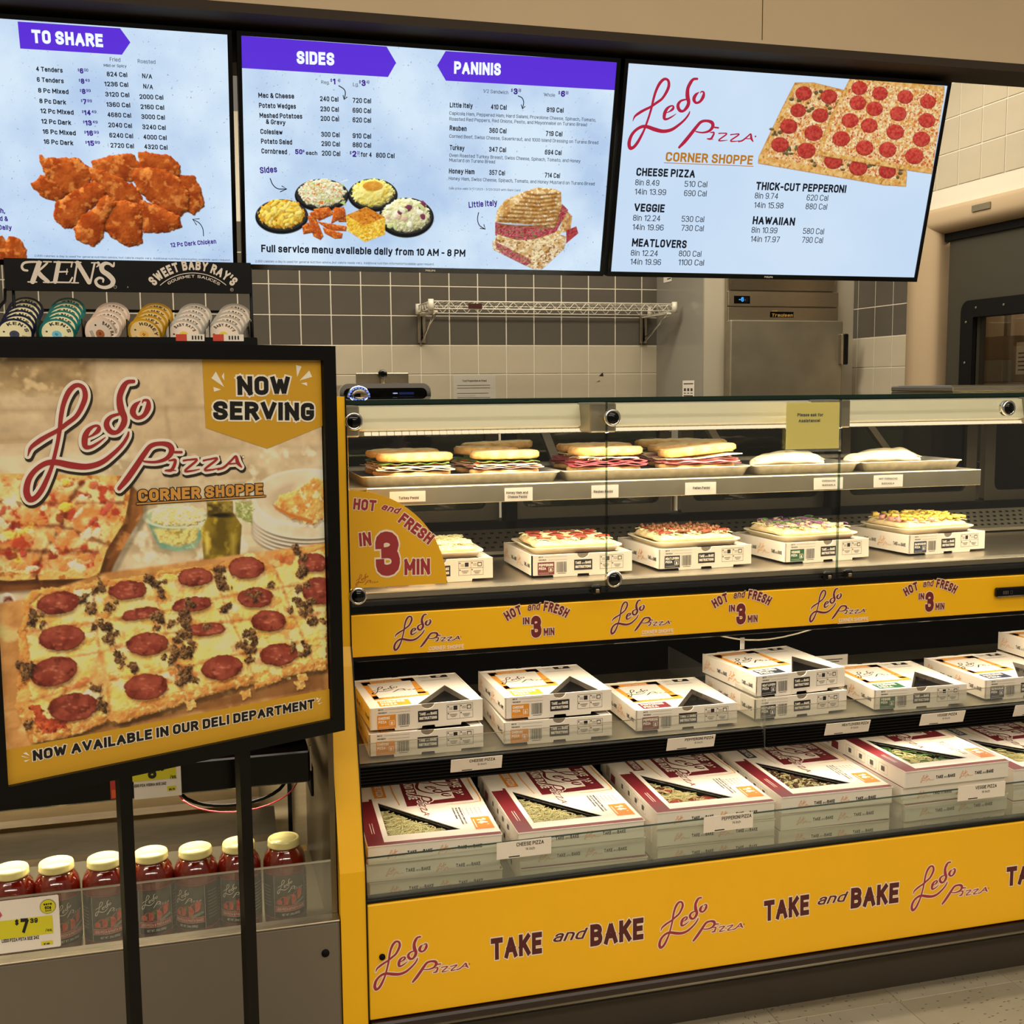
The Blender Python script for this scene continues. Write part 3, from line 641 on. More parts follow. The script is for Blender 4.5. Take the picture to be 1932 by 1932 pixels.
# ---------------------------------------------------------------- menu screens
TA=math.radians(14)
P_T=Plane((0,3.30,2.355),(1,0,0),(0,-math.sin(TA),math.cos(TA)))
E_bg=mat('screen_white','cfe4f7',.4,emit=1.0); LT=lambda u,v,l:P_T(u,v,l+.0012)
E_blk=mat('screen_black','0e1320',.4,emit=1.0); E_pur=mat('screen_purple','5b2fd8',.4,emit=1.0); E_purt=mat('screen_purple_text','3a1f86',.4,emit=1)
E_wht=mat('screen_text_white','eef6ff',.4,emit=1.05); E_gry=mat('screen_grey_text','2c3547',.4,emit=1); E_red=mat('screen_red','b01e3e',.4,emit=1); E_org=mat('screen_orange','b9781c',.4,emit=1); E_v=vcol('screen_picture',1.0)
def speck(m):
    nt=m.node_tree; b=nt.nodes['Principled BSDF']; L=nt.links.new; tc=nt.nodes.new('ShaderNodeTexCoord'); n=nt.nodes.new('ShaderNodeTexNoise'); n.inputs['Scale'].default_value=4; n.inputs['Detail'].default_value=6
    r=nt.nodes.new('ShaderNodeValToRGB'); r.color_ramp.elements[0].position=.35; r.color_ramp.elements[0].color=(*lin('b4cdec'),1); r.color_ramp.elements[1].position=.62; r.color_ramp.elements[1].color=(*lin('d6e9fa'),1)
    n2=nt.nodes.new('ShaderNodeTexNoise'); n2.inputs['Scale'].default_value=160; n2.inputs['Detail'].default_value=2; r2=nt.nodes.new('ShaderNodeValToRGB'); r2.color_ramp.elements[0].position=.69; r2.color_ramp.elements[0].color=(0,0,0,1); r2.color_ramp.elements[1].position=.74; r2.color_ramp.elements[1].color=(.6,.6,.6,1)
    mx=nt.nodes.new('ShaderNodeMix'); mx.data_type='RGBA'; mx.inputs[7].default_value=(*lin('5b6b82'),1)
    L(tc.outputs['Object'],n.inputs[0]); L(tc.outputs['Object'],n2.inputs[0]); L(n.outputs[0],r.inputs[0]); L(n2.outputs[0],r2.inputs[0]); L(r2.outputs[0],mx.inputs[0]); L(r.outputs[0],mx.inputs[6]); L(mx.outputs[2],b.inputs['Emission Color'])
speck(E_bg); E_bg3=mat('screen_plain','c3daf3',.4,emit=1.0,c2='cfe2f6',vscale=2)
def screen(u0,u1,label,bg,v0=-.613,v1=0.0):
    t=thing('menu_screen',label,'screen',(0,0,0),0,'menu screens under the soffit')
    b=MB(); w=.012; c=P_T
    def slab(x0,x1,y0,y1,l0,l1,m):
        V=[c(x,y,l) for l in(l0,l1) for x,y in((x0,y0),(x1,y0),(x1,y1),(x0,y1))]
        b.add(V,[(3,2,1,0),(4,5,6,7),(0,1,5,4),(1,2,6,5),(2,3,7,6),(3,0,4,7)],m)
    slab(u0-w,u1+w,v0-.015,v1+w,-.05,-.002,M_blackm); b.build('housing',t); b=MB()
    slab(u0-w,u1+w,v0-.015,v0,-.002,.004,M_blackg); slab(u0-w,u1+w,v1,v1+w,-.002,.004,M_blackg); slab(u0-w,u0,v0,v1,-.002,.004,M_blackg); slab(u1,u1+w,v0,v1,-.002,.004,M_blackg); b.build('bezel',t)
    F=F2(); F.rect(u0,v0,u1,v1,bg); F.build('display',P_T,t)
    F=F2(); F.text('PHILIPS',(u0+u1)/2,v0-.0105,.0055,M_white,1,.05,w=.03,align='c'); F.build('maker_mark',Plane(P_T(0,0,.0045),P_T.ex,P_T.ey),t)
    return t
T1=screen(-.975,.115,'left menu screen headed TO SHARE with fried chicken','E' and E_bg)
T2=screen(.152,1.238,'middle menu screen headed SIDES and PANINIS',E_bg)
T3=screen(1.275,2.375,'right menu screen with two pizzas and red script lettering',E_bg3)
def canvas_px(P,x0,y0,x1,y1,res,sc_,org):
    """canvas covering a photographed pixel box (crop coordinates) on plane P"""
    X=lambda x,y:P.uv(org[0]+x/sc_,org[1]+y/sc_)
    c=[X(x0,y0),X(x1,y0),X(x1,y1),X(x0,y1)]; u0=min(q[0] for q in c); u1=max(q[0] for q in c); v0=min(q[1] for q in c); v1=max(q[1] for q in c)
    return canvas_uv(P,u0,u1,v0,v1,res,sc_,org)
def canvas_uv(P,u0,u1,v0,v1,res,sc_,org):
    nx=int((u1-u0)/res)+1; ny=int((v1-v0)/res)+1
    def px(x,y): u,v=P.uv(org[0]+x/sc_,org[1]+y/sc_); return ((u-u0)/res,(v1-v)/res)
    cv=Cv(nx,ny,px); cv.uvof=lambda X,Y:(u0+X*res,v1-Y*res); return cv
# --- screen 1
K=3.0; F=F2(); A=lambda *p:[P_T.uv(x/K,y/K) for x,y in p]
F.poly(A((100,122),(680,160),(738,240),(690,310),(115,275)),E_pur)
TT=lambda t,a,b,cap,m=E_blk,bold=.02,**k: tpx(F,P_T,t,a,b,cap,m,bold,K,l=2,**k)
TT('TO SHARE',(183,243),(585,268),76,E_wht,.045)
TT('Fried',(622,346),(682,350),22,E_gry,0); TT('Mild or Spicy',(588,378),(717,382),16,E_gry,.01); TT('Roasted',(780,357),(880,362),22,E_gry,0)
rows=[('4 Tenders',205,356,403,440,'6','00',500,416,'824 Cal',605,721,432,'N/A',805,861,442),('6 Tenders',210,362,463,446,'8','49',508,474,'1236 Cal',592,727,488,'N/A',811,866,501),
('8 Pc Mixed',217,389,524,452,'8','99',514,532,'3120 Cal',597,733,546,'2000 Cal',790,925,560),('8 Pc Dark',224,375,584,458,'7','99',521,590,'1360 Cal',603,738,604,'2160 Cal',796,930,617),
('12 Pc Mixed',230,418,640,464,'14','49',546,652,'4680 Cal',609,743,662,'3000 Cal',801,934,673),('12 Pc Dark',235,404,699,470,'13','49',553,710,'2040 Cal',614,748,720,'3240 Cal',807,939,731),
('16 Pc Mixed',243,430,757,477,'16','99',560,768,'6240 Cal',620,754,778,'4000 Cal',812,944,788),('16 Pc Dark',248,416,814,483,'15','99',566,825,'2720 Cal',626,759,835,'4320 Cal',817,949,843)]
def price(x0,x1,b,big,small,m=E_purt,cap=30,s=.035):
    w=x1-x0; f=.18 if len(big)<2 else .13; TT('$',(x0,b-13),(x0+9,b-12),15,m,.02); k=(x0+13,x0+13+(20 if len(big)<2 else 38)); TT(big,(k[0],b),(k[1],b+1),cap,m,.04); TT(small,(k[1]+3,b-12),(x1,b-10),17,m,.02)
for n,a,b,y,pa,bg,smm,pb,py,c1,ca,cb,cy,r1,ra,rb,ry in rows:
    TT(n,(a,y),(b,y+6+(b-a)*.02),27,bold=.03); price(pa,pb,py,bg,smm); TT(c1,(ca,cy),(cb,cy+5),27,bold=.025); TT(r1,(ra,ry),(rb,ry+5),27,bold=.025)
TT('12 Pc Dark Chicken',(967,1400),(1225,1378),26,E_purt,.03); TT('h,',(2,1205),(30,1208),28,E_purt,.03); TT('d &',(0,1250),(46,1252),28,E_purt,.03); TT('Daily',(-8,1300),(68,1302),28,E_purt,.03)
TT('2,000 calories a day is used for general nutrition advice, but calorie needs vary. Additional nutrition information available upon request.',(195,1452),(1305,1477),11,E_gry,.0)
def arrow(pts,hd,K_,org=(0,0),r=2.2):
    F=F2(); P=[P_T.uv(org[0]+x/K_,org[1]+y/K_) for x,y in pts]; F.stroke([(u,v,r/K_*.00153) for u,v in P],E_blk,2)
    H=[P_T.uv(org[0]+x/K_,org[1]+y/K_) for x,y in hd]; F.stroke([(u,v,r/K_*.00153) for u,v in H],E_blk,3,smooth=0); F.build('arrow_mark',LT,T2 if org[0] else T1)
arrow([(1152,1335),(1148,1295),(1128,1262),(1092,1242)],[(1128,1238),(1090,1240),(1112,1272)],K)
o=F.build('menu_print',LT,T1)
P_T.lift=.0008
cv=canvas_px(P_T,175,855,1160,1405,.00135,K,(0,0)); cv.a[:]=lin('cbe0f5')
ck=dict(grow=4,B='94390f',C='cf7a35',ns=22,bump=3.5,bs=5,dome=1.0,edge=7,esc=9,k=.3,shadow=.35,sh=(2,3))
for pts in ([(235,1000),(185,1045),(235,1100),(320,1135),(380,1100),(400,1050),(330,980)],[(235,890),(250,905),(330,905),(440,905),(515,970),(500,1040),(420,1095),(350,1070),(270,980),(240,930)],
 [(1010,1000),(1090,1005),(1130,1070),(1148,1160),(1100,1205),(1040,1170)],[(530,920),(640,890),(740,880),(785,930),(770,1010),(680,1030),(560,1000)],[(790,870),(880,875),(960,890),(1010,940),(1010,990),(920,1010),(800,960)],
 [(515,960),(600,980),(700,1030),(780,1070),(800,1140),(700,1160),(600,1100),(530,1030)],[(770,960),(900,960),(1000,1010),(1060,1100),(1060,1190),(1000,1230),(900,1180),(790,1070),(755,1000)],
 [(800,1140),(900,1180),(1010,1230),(1020,1280),(950,1305),(820,1310),(780,1220)],[(540,1040),(585,1070),(590,1120),(500,1180),(440,1270),(370,1285),(315,1240),(320,1160),(400,1110),(480,1060)],
 [(600,1150),(700,1145),(770,1160),(800,1260),(795,1370),(730,1390),(640,1340),(590,1290),(595,1200)],[(570,1130),(610,1115),(650,1145),(620,1200),(590,1250),(580,1340),(530,1385),(440,1350),(430,1290),(480,1220),(550,1180)]):
    cv.blob(pts,'b4551c',**ck)
cv.build('chicken_picture',P_T,cv.uvof,E_v,T1,cut=True)
cv=canvas_px(P_T,0,1335,150,1470,.00135,K,(0,0)); cv.a[:]=lin('cbe0f5'); cv.blob([(-40,1350),(10,1340),(30,1400),(60,1345),(110,1360),(140,1420),(135,1470),(-40,1475)],'b4551c',**ck); cv.build('chicken_picture',P_T,cv.uvof,E_v,T1,cut=True)
# --- screen 2
K=2.611; O2=(440,40); F=F2(); A=lambda *p:[P_T.uv(O2[0]+x/K,O2[1]+y/K) for x,y in p]
TT=lambda t,a,b,cap,m=E_blk,bold=.02,**k: tpx(F,P_T,t,a,b,cap,m,bold,K,O2,l=2,**k)
a=A((15,75),(755,125),(802,205),(762,275),(28,230)); a[0]=(.152,0); a[4]=(.152,a[4][1]); F.poly(a,E_pur)
a=A((1046,147),(1877,200),(1869,339),(1047,293),(1004,218)); a[1]=(1.238,a[1][1]); a[2]=(1.238,a[2][1]); F.poly(a,E_pur)
TT('SIDES',(313,210),(498,219),64,E_wht,.045); TT('PANINIS',(1087,259),(1317,268),62,E_wht,.045)
TT('Reg.',(433,308),(474,311),17,E_gry,0); TT('Lg.',(590,320),(617,321),18,E_gry,0); TT('1/2 Sandwich',(1230,352),(1354,360),17,E_gry,0); TT('Whole',(1530,370),(1584,373),17,E_gry,0)
for x0,x1,b_,bg in((478,526,311,'1'),(619,669,319,'3')): price(x0,x1,b_,bg,'49')
price(1367,1416,360,'3','99'); price(1600,1649,372,'6','99'); price(573,622,668,'2','00')
for t,x0,y,x1,c1,c1y,c2,c2y,g in (('Mac & Cheese',124,377,300,'240 Cal',394,'720 Cal',402,427),('Potato Wedges',127,427,309,'230 Cal',444,'690 Cal',451,429),('Mashed Potatoes',130,476,340,'200 Cal',491,'620 Cal',498,430),('Coleslaw',134,555,243,'300 Cal',569,'910 Cal',576,433),('Potato Salad',137,603,290,'290 Cal',615,'880 Cal',621,434),('Cornbread',139,651,265,'200 Cal',662,'800 Cal',672,436)):
    TT(t,(x0,y),(x1,y+5),25,bold=.03); TT(c1,(g,c1y),(g+91,c1y+3),25,bold=.025); q=703 if t=='Cornbread' else 588; TT(c2,(q,c2y),(q+91,c2y+3),25,bold=.025)
TT('& Gravy',(161,506),(257,512),24,bold=.03); TT('50',(305,655),(341,656),25,E_purt,.04); TT('¢',(343,645),(351,645),14,E_purt,.02); TT('each',(358,658),(414,660),20,bold=.025); TT('for 4',(628,668),(682,670),24,bold=.03)
for t,x0,y,x1,c1,a1,b1,c1y,c2,a2,b2,c2y in(('Little Italy',1066,425,1179,'410 Cal',1268,1346,434,'819 Cal',1543,1626,448),('Reuben',1065,538,1149,'360 Cal',1260,1345,550,'719 Cal',1538,1620,565),('Turkey',1065,634,1138,'347 Cal',1259,1343,643,'694 Cal',1534,1616,657),('Honey Ham',1062,750,1188,'357 Cal',1260,1337,757,'714 Cal',1533,1608,770)):
    TT(t,(x0,y),(x1,y+4),25,bold=.03); TT(c1,(a1,c1y),(b1,c1y+3),25,bold=.025); TT(c2,(a2,c2y),(b2,c2y+3),25,bold=.025)
for t,x0,y,x1,y1 in(('Capicola Ham, Peppered Ham, Hard Salami, Provolone Cheese, Spinach, Tomato,',1064,461,1785,495),('Roasted Red Peppers, Red Onions, Pesto, and Mayonnaise on Turano Bread',1064,489,1741,518),('Corned Beef, Swiss Cheese, Sauerkraut, and 1000 Island Dressing on Turano Bread',1064,574,1797,606),('Oven Roasted Turkey Breast, Swiss Cheese, Spinach, Tomato, and Honey',1064,668,1709,697),('Mustard on Turano Bread',1064,692,1289,701),('Honey Ham, Swiss Cheese, Spinach, Tomato, and Honey Mustard on Turano Bread',1061,782,1779,809)):
    TT(t,(x0,y),(x1,y1),17,E_gry,.004)
TT('Sale price valid 3/17/2023 - 3/23/2023 with Giant Card',(1062,828),(1413,838),11,E_gry,.0); TT('Sides',(133,750),(217,744),31,E_purt,.03); TT('Little Italy',(1160,920),(1300,908),30,E_purt,.03)
TT('Full service menu available daily from 10 AM - 8 PM',(138,1137),(1142,1160),37,bold=.03); TT('2,000 calories a day is used for general nutrition advice, but calorie needs vary. Additional nutrition information available upon request.',(108,1187),(990,1202),11,E_gry,.0)
arrow([(182,775),(195,805),(220,825),(262,826)],[(240,812),(264,826),(232,840)],K,O2); arrow([(520,318),(545,335),(552,355),(546,384)],[(541,366),(546,386),(560,374)],K,O2)
arrow([(1403,368),(1422,378),(1430,400),(1424,430)],[(1418,412),(1424,432),(1436,420)],K,O2); arrow([(1208,942),(1203,975),(1212,1005),(1240,1024)],[(1216,1020),(1241,1024),(1234,1002)],K,O2)
o=F.build('menu_print',LT,T2)
cv=canvas_px(P_T,95,760,1000,1100,.0013,K,O2); cv.a[:]=lin('cbe0f5'); BL=dict(dome=.6,k=.25)
def bowl(x,y,rx,ry,A_,B_,C_,**k):
    cv.blob(('e',x,y+8,rx,ry),'0b0b0d',shadow=.4,sh=(2,4)); cv.blob(('e',x,y,rx*.95,ry*.9),'2a2a2c'); cv.blob(('e',x,y-4,rx*.86,ry*.84),A_,B_,C_,edge=8,**k)
bowl(437,850,133,80,'e9e4c4','cfd39a','d98a45',ns=4,bump=5,bs=3,dome=.5)
for i in range(26):
    q=random.Random(i); x=437+q.uniform(-100,100); y=846+q.uniform(-55,55); cv.blob([(x,y),(x+q.uniform(10,34),y+q.uniform(-16,16)),(x+q.uniform(14,34),y+q.uniform(-10,24))],q.choice(['e07a2c','f4f0da','b9c97a','ded6a2']),bump=1,k=.3)
bowl(688,850,122,82,'ecd76a','f2e48a','d9b842',ns=16,bump=4,bs=10,dome=1); cv.blob(('e',688,812,50,24),'d8922c','e2a848',bump=3,bs=4,dome=.4)
bowl(853,960,135,98,'e6dfae','d4cd8c','f1ead0',ns=6,bump=6,bs=6,dome=.8)
for i in range(26):
    q=random.Random(i+40); x=850+q.uniform(-95,90); y=955+q.uniform(-60,60); cv.blob(('e',x,y,q.uniform(10,22),q.uniform(8,16),q.uniform(0,90)),q.choice(['efe7bb','e7dca0','d9b99a','7b3550','efe9c9','c9d08a']),edge=4,dome=.7,k=.4,shadow=.3,sh=(1,1))
bowl(240,955,130,85,'e3a62c','c8851c','f3cf5c',ns=6,bump=5,bs=5,dome=.6)
for i in range(60):
    q=random.Random(i+90); an=q.uniform(0,6.28); rr_=q.uniform(0,1)**.5; x=238+100*rr_*math.cos(an); y=945+62*rr_*math.sin(an); cv.blob(('e',x,y,q.uniform(14,20),q.uniform(8,11),q.uniform(0,180)),q.choice(['f4cf55','efc043','f7db72']),dome=1,k=.4,shadow=.25,sh=(1,1))
for p in([(365,960),(400,950),(445,1060),(430,1078),(395,1060)],[(410,985),(560,1010),(555,1035),(470,1030)],[(440,1015),(540,1045),(535,1070),(500,1072),(450,1045)],[(340,1010),(370,990),(400,1040),(345,1050)],[(395,925),(470,915),(500,950),(420,985)],[(490,925),(545,915),(560,990),(520,990)],[(372,945),(410,930),(450,975),(400,975)],[(500,915),(550,925),(555,960),(480,1000)]):
    cv.blob(p,'c8611d','a8451a','e08a3a',ns=6,bump=3,bs=4,dome=.8,k=.4,shadow=.35,sh=(2,2))
cv.blob([(556,955),(655,915),(748,965),(748,1050),(650,1088),(560,1030)],'eec53c','d89a22','f7e07a',ns=5,bump=5,bs=4,k=.35,shadow=.35,sh=(2,3)); cv.blob([(556,955),(655,915),(748,965),(645,1008)],'cf7a1c','e09a34','a8521a',ns=8,bump=2,bs=4)
cv.build('side_dish_picture',P_T,cv.uvof,E_v,T2,cut=True)
cv=canvas_px(P_T,1262,805,1712,1226,.0013,K,O2); cv.a[:]=lin('cbe0f5')
cv.blob([(1640,930),(1670,960),(1660,1040),(1600,1040)],'a9713a','d6b078',ns=6,bump=4,k=.3); cv.blob([(1640,1030),(1690,1010),(1700,1045),(1640,1095)],'8e2432','b54a4a',ns=5,bump=4,k=.4)
cv.blob([(1275,1090),(1290,1070),(1470,1120),(1640,1080),(1630,1120),(1520,1222),(1480,1222),(1280,1125)],'c69a5e','efe0bd','8a5a2c',ns=5,bump=4,k=.35,shadow=.3)
cv.blob([(1290,1080),(1440,1150),(1470,1190),(1440,1205),(1330,1150),(1295,1115)],'9c3a44','c9737a','7c8a3a',ns=4,bump=5,bs=3,k=.5)
cv.blob([(1300,1040),(1420,1060),(1540,1030),(1640,1060),(1630,1100),(1480,1180),(1290,1085)],'c9a064','ecd9ad','8a5726',ns=8,bump=5,k=.35); cv.blob([(1290,990),(1400,1010),(1570,1000),(1620,900),(1650,930),(1590,1040),(1480,1075),(1370,1080),(1290,1055)],'9b2736','c4616c','5b7a2c',ns=4,bump=6,bs=3,k=.5)
cv.blob([(1300,1050),(1420,1085),(1540,1080),(1620,1010),(1630,1030),(1560,1100),(1300,1075)],'c9a25c','f0e0b4',ns=5,bump=3,k=.3)
cv.blob([(1430,840),(1500,818),(1580,825),(1615,840),(1617,920),(1580,1020),(1500,1005),(1290,990),(1300,930),(1340,880)],'ddb878','b8823e','f2dfb4',ns=9,bump=4,bs=5,dome=.3,k=.3)
for i in range(9):
    y=846+i*19; dx=max(0,(i*14)); L_=1445-i*19 if i<6 else 1310; cv.blob([(L_,y),(1500,y+8),(1590,y-2),(1606,y+6),(1500,y+18),(L_,y+9)],'6b3a17','9b6429',ns=8,soft=3,alpha=.85)
cv.build('sandwich_picture',P_T,cv.uvof,E_v,T2,cut=True)
# ---------------------------------------------------------------- the script logo, traced once
LG=dict(
 L=[(103,685,3),(125,625,11),(185,575,15),(250,535,14),(330,492,13),(400,440,14),(470,385,14),(515,310,16),(540,235,17),(530,175,15),(497,148,13),(455,155,15),(410,205,17),(375,290,15),(355,390,14),(345,490,13),(328,590,12),(305,690,12),(283,775,12),(245,870,15),(205,950,17),(160,1005,17),(115,1015,20),(92,955,20),(108,870,18),(150,805,16),(210,757,16),(270,735,17),(340,738,19),(430,757,21),(550,768,19),(660,738,17),(750,672,14),(820,602,12),(860,540,10),(870,505,6)],
 e=[(560,545,4),(600,525,8),(640,490,15),(640,460,9),(605,460,9),(560,495,16),(537,550,20),(540,612,17),(580,618,11),(640,585,8),(692,546,3)],
 d=[(908,118,12),(860,125,14),(828,165,19),(802,240,20),(812,330,24),(838,395,20),(828,450,20),(785,503,14),(738,503,17),(706,465,19),(705,425,17),(735,388,12),(785,370,9),(820,362,8)],
 o=[(958,268,3),(918,305,17),(902,355,20),(935,395,13),(985,378,14),(1018,320,19),(1018,268,11),(985,262,7),(975,280,4)],
 P=[(798,935,14),(860,860,20),(930,760,20),(990,670,18),(1040,610,16),(1110,592,14),(1178,605,19),(1198,650,20),(1160,705,14),(1080,732,9),(1000,730,7),(975,722,4)],
 i=[(1178,722,5),(1226,720,10),(1200,790,12),(1150,798,6)],i2=[(1225,658,9),(1272,658,9)],i3=[(1190,797,5),(1228,797,3)],
 z=[(1288,722,7),(1335,715,6),(1390,718,8),(1300,798,8),(1350,800,6),(1410,788,3)],
 y=[(1440,722,7),(1485,712,6),(1545,708,8),(1450,788,8),(1500,792,6),(1562,778,3)],
 a=[(1550,790,7),(1600,770,9),(1650,722,8),(1686,690,9),(1700,735,14),(1728,770,6)],a2=[(1618,748,5),(1702,742,5)])
FA=math.radians(22.50188); PD=np.array([math.cos(FA),math.sin(FA),0.0]); PO=onY(633,653,1.93)
P_P=Plane(PO,PD,(0,0,1)); LN={}
for k,pts in LG.items():
    LN[k]=[(*P_P.uv(30+x/4.025,690+y/4.025),r/4.025*.00090) for x,y,r in pts]
us=[p[0] for v in LN.values() for p in v]; vs_=[p[1] for v in LN.values() for p in v]; LU,LV,LW=min(us),(max(vs_)+min(vs_))/2,max(us)-min(us); LU+=LW/2
LN={k:[((u-LU)/LW,(v-LV)/LW,r/LW) for u,v,r in pts] for k,pts in LN.items()}
def logo(F,cx,cy,w,m,l=1,hm=None,halo=.011,sub=None,subm=None,n=5,thin=1.0,ang=0):
    """script lettering centred at (cx,cy), width w"""
    F.at(cx,cy,ang,w)
    if hm:
        for e_,(k,p) in enumerate(LN.items()): F.stroke(p,hm,l,grow=halo,smooth=n,ex=e_*.03)
    for e_,(k,p) in enumerate(LN.items()): F.stroke(p,m,l+1,smooth=n,k=thin,ex=e_*.03)
    F.circ(.515,-.125,.007,m,l+1,8)
    if sub: F.text(sub,.02,-.30,.062,subm or m,l+1,.03,w=.54); F.rect(.0,-.325,.57,-.315,subm or m,l+1)
    F.at()
# --- screen 3
K=2.409; O3=(1130,80); F=F2(); TT=lambda t,a,b,cap,m=E_blk,bold=.02,**k: tpx(F,P_T,t,a,b,cap,m,bold,K,O3,l=2,**k)
a=P_T.uv(O3[0]+147/K,O3[1]+330/K); b_=P_T.uv(O3[0]+712/K,O3[1]+345/K); logo(F,(a[0]+b_[0])/2,(a[1]+b_[1])/2+.004,b_[0]-a[0],E_red)
TT('CORNER SHOPPE',(301,540),(696,556),43,E_org,.03); q=[P_T.uv(O3[0]+x/K,O3[1]+y/K) for x,y in((295,547),(700,563))]; F.stroke([(q[0][0],q[0][1],.0011),(q[1][0],q[1][1],.0011)],E_org,2,smooth=0)
for t,x,y,x1,r in(('CHEESE PIZZA',168,606,434,[('8in 8.49',163,649,272,'510 Cal',387,656,490),('14in 13.99',161,691,303,'690 Cal',385,698,487)]),('VEGGIE',158,768,296,[('8in 12.24',153,810,277,'530 Cal',374,815,476),('14in 19.96',151,852,292,'730 Cal',372,856,474)]),
 ('MEATLOVERS',148,927,396,[('8in 12.24',143,969,266,'800 Cal',361,972,463),('14in 19.96',141,1009,280,'1100 Cal',359,1012,475)]),('THICK-CUT PEPPERONI',711,670,1120,[('8in 9.74',706,709,812,'620 Cal',942,718,1039),('14in 15.98',703,752,836,'880 Cal',937,758,1034)]),('HAWAIIAN',696,826,887,[('8in 10.99',691,865,808,'580 Cal',925,870,1020),('14in 17.97',687,906,819,'790 Cal',920,910,1015)])):
    TT(t,(x,y),(x1,y+(x1-x)*.035),37,bold=.035)
    for c,xa,ya,xb,d,xc,yc,xd in r: TT(c,(xa,ya),(xb,ya+3),27,bold=.0); TT(d,(xc,yc),(xd,yc+2),27,bold=.0)
o=F.build('menu_print',LT,T3)
cv=canvas_px(P_T,715,150,1575,665,.0014,K,O3); cv.a[:]=lin('cbe0f5')
def pz(pts,crust,seed): 
    cv.blob(pts,'d39a4c','e6bd76','b8762c',ns=8,bump=2,k=.3,shadow=.35,sh=(2,3),rim='b8762c',rw=2); cv.seed=seed
    cv.blob(crust,'ecd9a6','d99a4a','c0452c',ns=5,bump=4,bs=4,k=.35,edge=6)
pz([(890,182),(975,182),(1110,215),(1400,590),(1395,655),(1300,650),(722,550),(725,520),(830,300)],[(905,200),(1100,225),(1380,590),(1340,625),(760,520),(850,310)],5)
r=random.Random(5)
for i in range(46):
    x,y=r.choice([(890,270),(960,290),(800,400),(910,400),(870,490),(990,545),(1110,575),(1230,570),(1350,600),(1000,235),(1060,300),(850,510),(960,440)]); cv.blob(('e',x+r.uniform(-26,26),y+r.uniform(-22,22),r.uniform(6,12),r.uniform(5,10)),'5b4a2c','7d6a42',bump=2,dome=1,k=.5)
for x,y,s in((930,232,38),(1045,247,38),(905,310,36),(1005,332,38),(862,382,40),(975,412,42),(822,465,40),(942,492,42),(1065,540,42),(1178,570,42),(1310,585,40)): cv.blob(('e',x,y,s,s*.86),'a52a24','c2473a',ns=5,bump=1.2,dome=.35,k=.3,rim='7a1d18',rw=1.5)
pz([(1145,153),(1250,160),(1570,200),(1570,210),(1512,598),(1420,585),(990,512),(1010,440),(1075,290)],[(1160,170),(1570,225),(1515,575),(1010,495),(1085,300)],9)
for x,y,s in((1183,208,36),(1277,232,36),(1391,248,36),(1495,270,36),(1176,275,38),(1252,302,38),(1360,325,38),(1490,355,38),(1140,355,38),(1228,378,38),(1346,408,40),(1465,440,40),(1100,438,40),(1207,480,40),(1311,488,40),(1433,517,42)): cv.blob(('e',x,y,s,s*.88),'b02c26','cb5040',ns=5,bump=1.2,dome=.35,k=.3,rim='7e1d18',rw=1.5)
cv.build('pizza_picture',P_T,cv.uvof,E_v,T3,cut=True)
# ---------------------------------------------------------------- poster on its floor stand
st=thing('poster_stand','black metal floor stand holding the large pizza poster','stand',(0,0,0)); PS=st
M_v=vcol('poster_print',0,.32,.25)
fb_=P_P.uv(636,1379)[1]; fr0=-.573; fr1=0.0
def pslab(b,u0,u1,v0,v1,l0,l1,m,bev=0):
    V=[P_P(x,y,l) for l in(l0,l1) for x,y in((u0,v0),(u1,v0),(u1,v1),(u0,v1))]
    b.add(V,[(3,2,1,0),(4,5,6,7),(0,1,5,4),(1,2,6,5),(2,3,7,6),(3,0,4,7)],m)
FW=.0235; b=MB(); F_top=.0; BOT=fb_-.002
for a in((fr0,fr1,F_top-FW,F_top),(fr0,fr1,BOT,BOT+FW),(fr0,fr0+FW,BOT+FW,F_top-FW),(fr1-FW,fr1,BOT+FW,F_top-FW)): pslab(b,*a,-.022,.0,M_black)
b.build('frame',st)
for i,(x,y) in enumerate(((236,1470),(463,1470))):
    u=P_P.uv(x+1,y)[0]; b=MB(); pslab(b,u-.0095,u+.0095,-1.47,BOT,-.02,-.001,M_black); b.build('post',st)
b=MB(); pslab(b,fr0+.03,fr1-.03,-1.474,-1.462,-.03,.36,M_black); b.build('base_plate',st)
c_=P_P(0,0); u0,u1,v0,v1=fr0+FW,fr1-FW,BOT+FW,F_top-FW
b=MB(); pslab(b,u0-.01,u1+.01,v0-.01,v1+.01,-.02,-.012,M_blackm); b.build('back_board',st)
po=thing('poster','large pizza poster reading NOW SERVING in the black floor stand','poster'); PP=po
P_P.lift=-.010; RS=.00125; cv=canvas_uv(P_P,u0,u1,v0,v1,RS,1,(0,0)); base=cv.px
Q=lambda k,ox,oy:(lambda x,y:base(ox+x/k,oy+y/k))
ny,nx=cv.ny,cv.nx
# wall of pale bricks and marble table, as printed
n1=fbm(ny,nx,60,5,3)[...,None]; n2=fbm(ny,nx,14,4,4)[...,None]; cv.a[:]=np.array(lin('ab9678'))*(1-n1)+np.array(lin('cdbc9f'))*n1; cv.a*=.85+.3*n2
cv.px=Q(2.927,0,640)
cv.blob([(-40,60),(520,70),(515,300),(-40,300)],'a9936e','8f7a58','c2ae8a',ns=34,bump=14,bs=26,soft=14,edge=8,esc=20,k=.12)
for (a,b_) in (((530,90),(535,380)),((0,395),(930,380)),((930,380),(1900,372)),((930,400),(950,560)),((0,560),(400,540)),((850,600),(1800,600)),((0,640),(1800,610)),((1350,600),(1360,520))):
    cv.blob([(a[0],a[1]-7),(b_[0]+3,b_[1]-7),(b_[0]+3,b_[1]+7),(a[0],a[1]+7)],'8b7555','9c8766',ns=20,soft=9,alpha=.55)
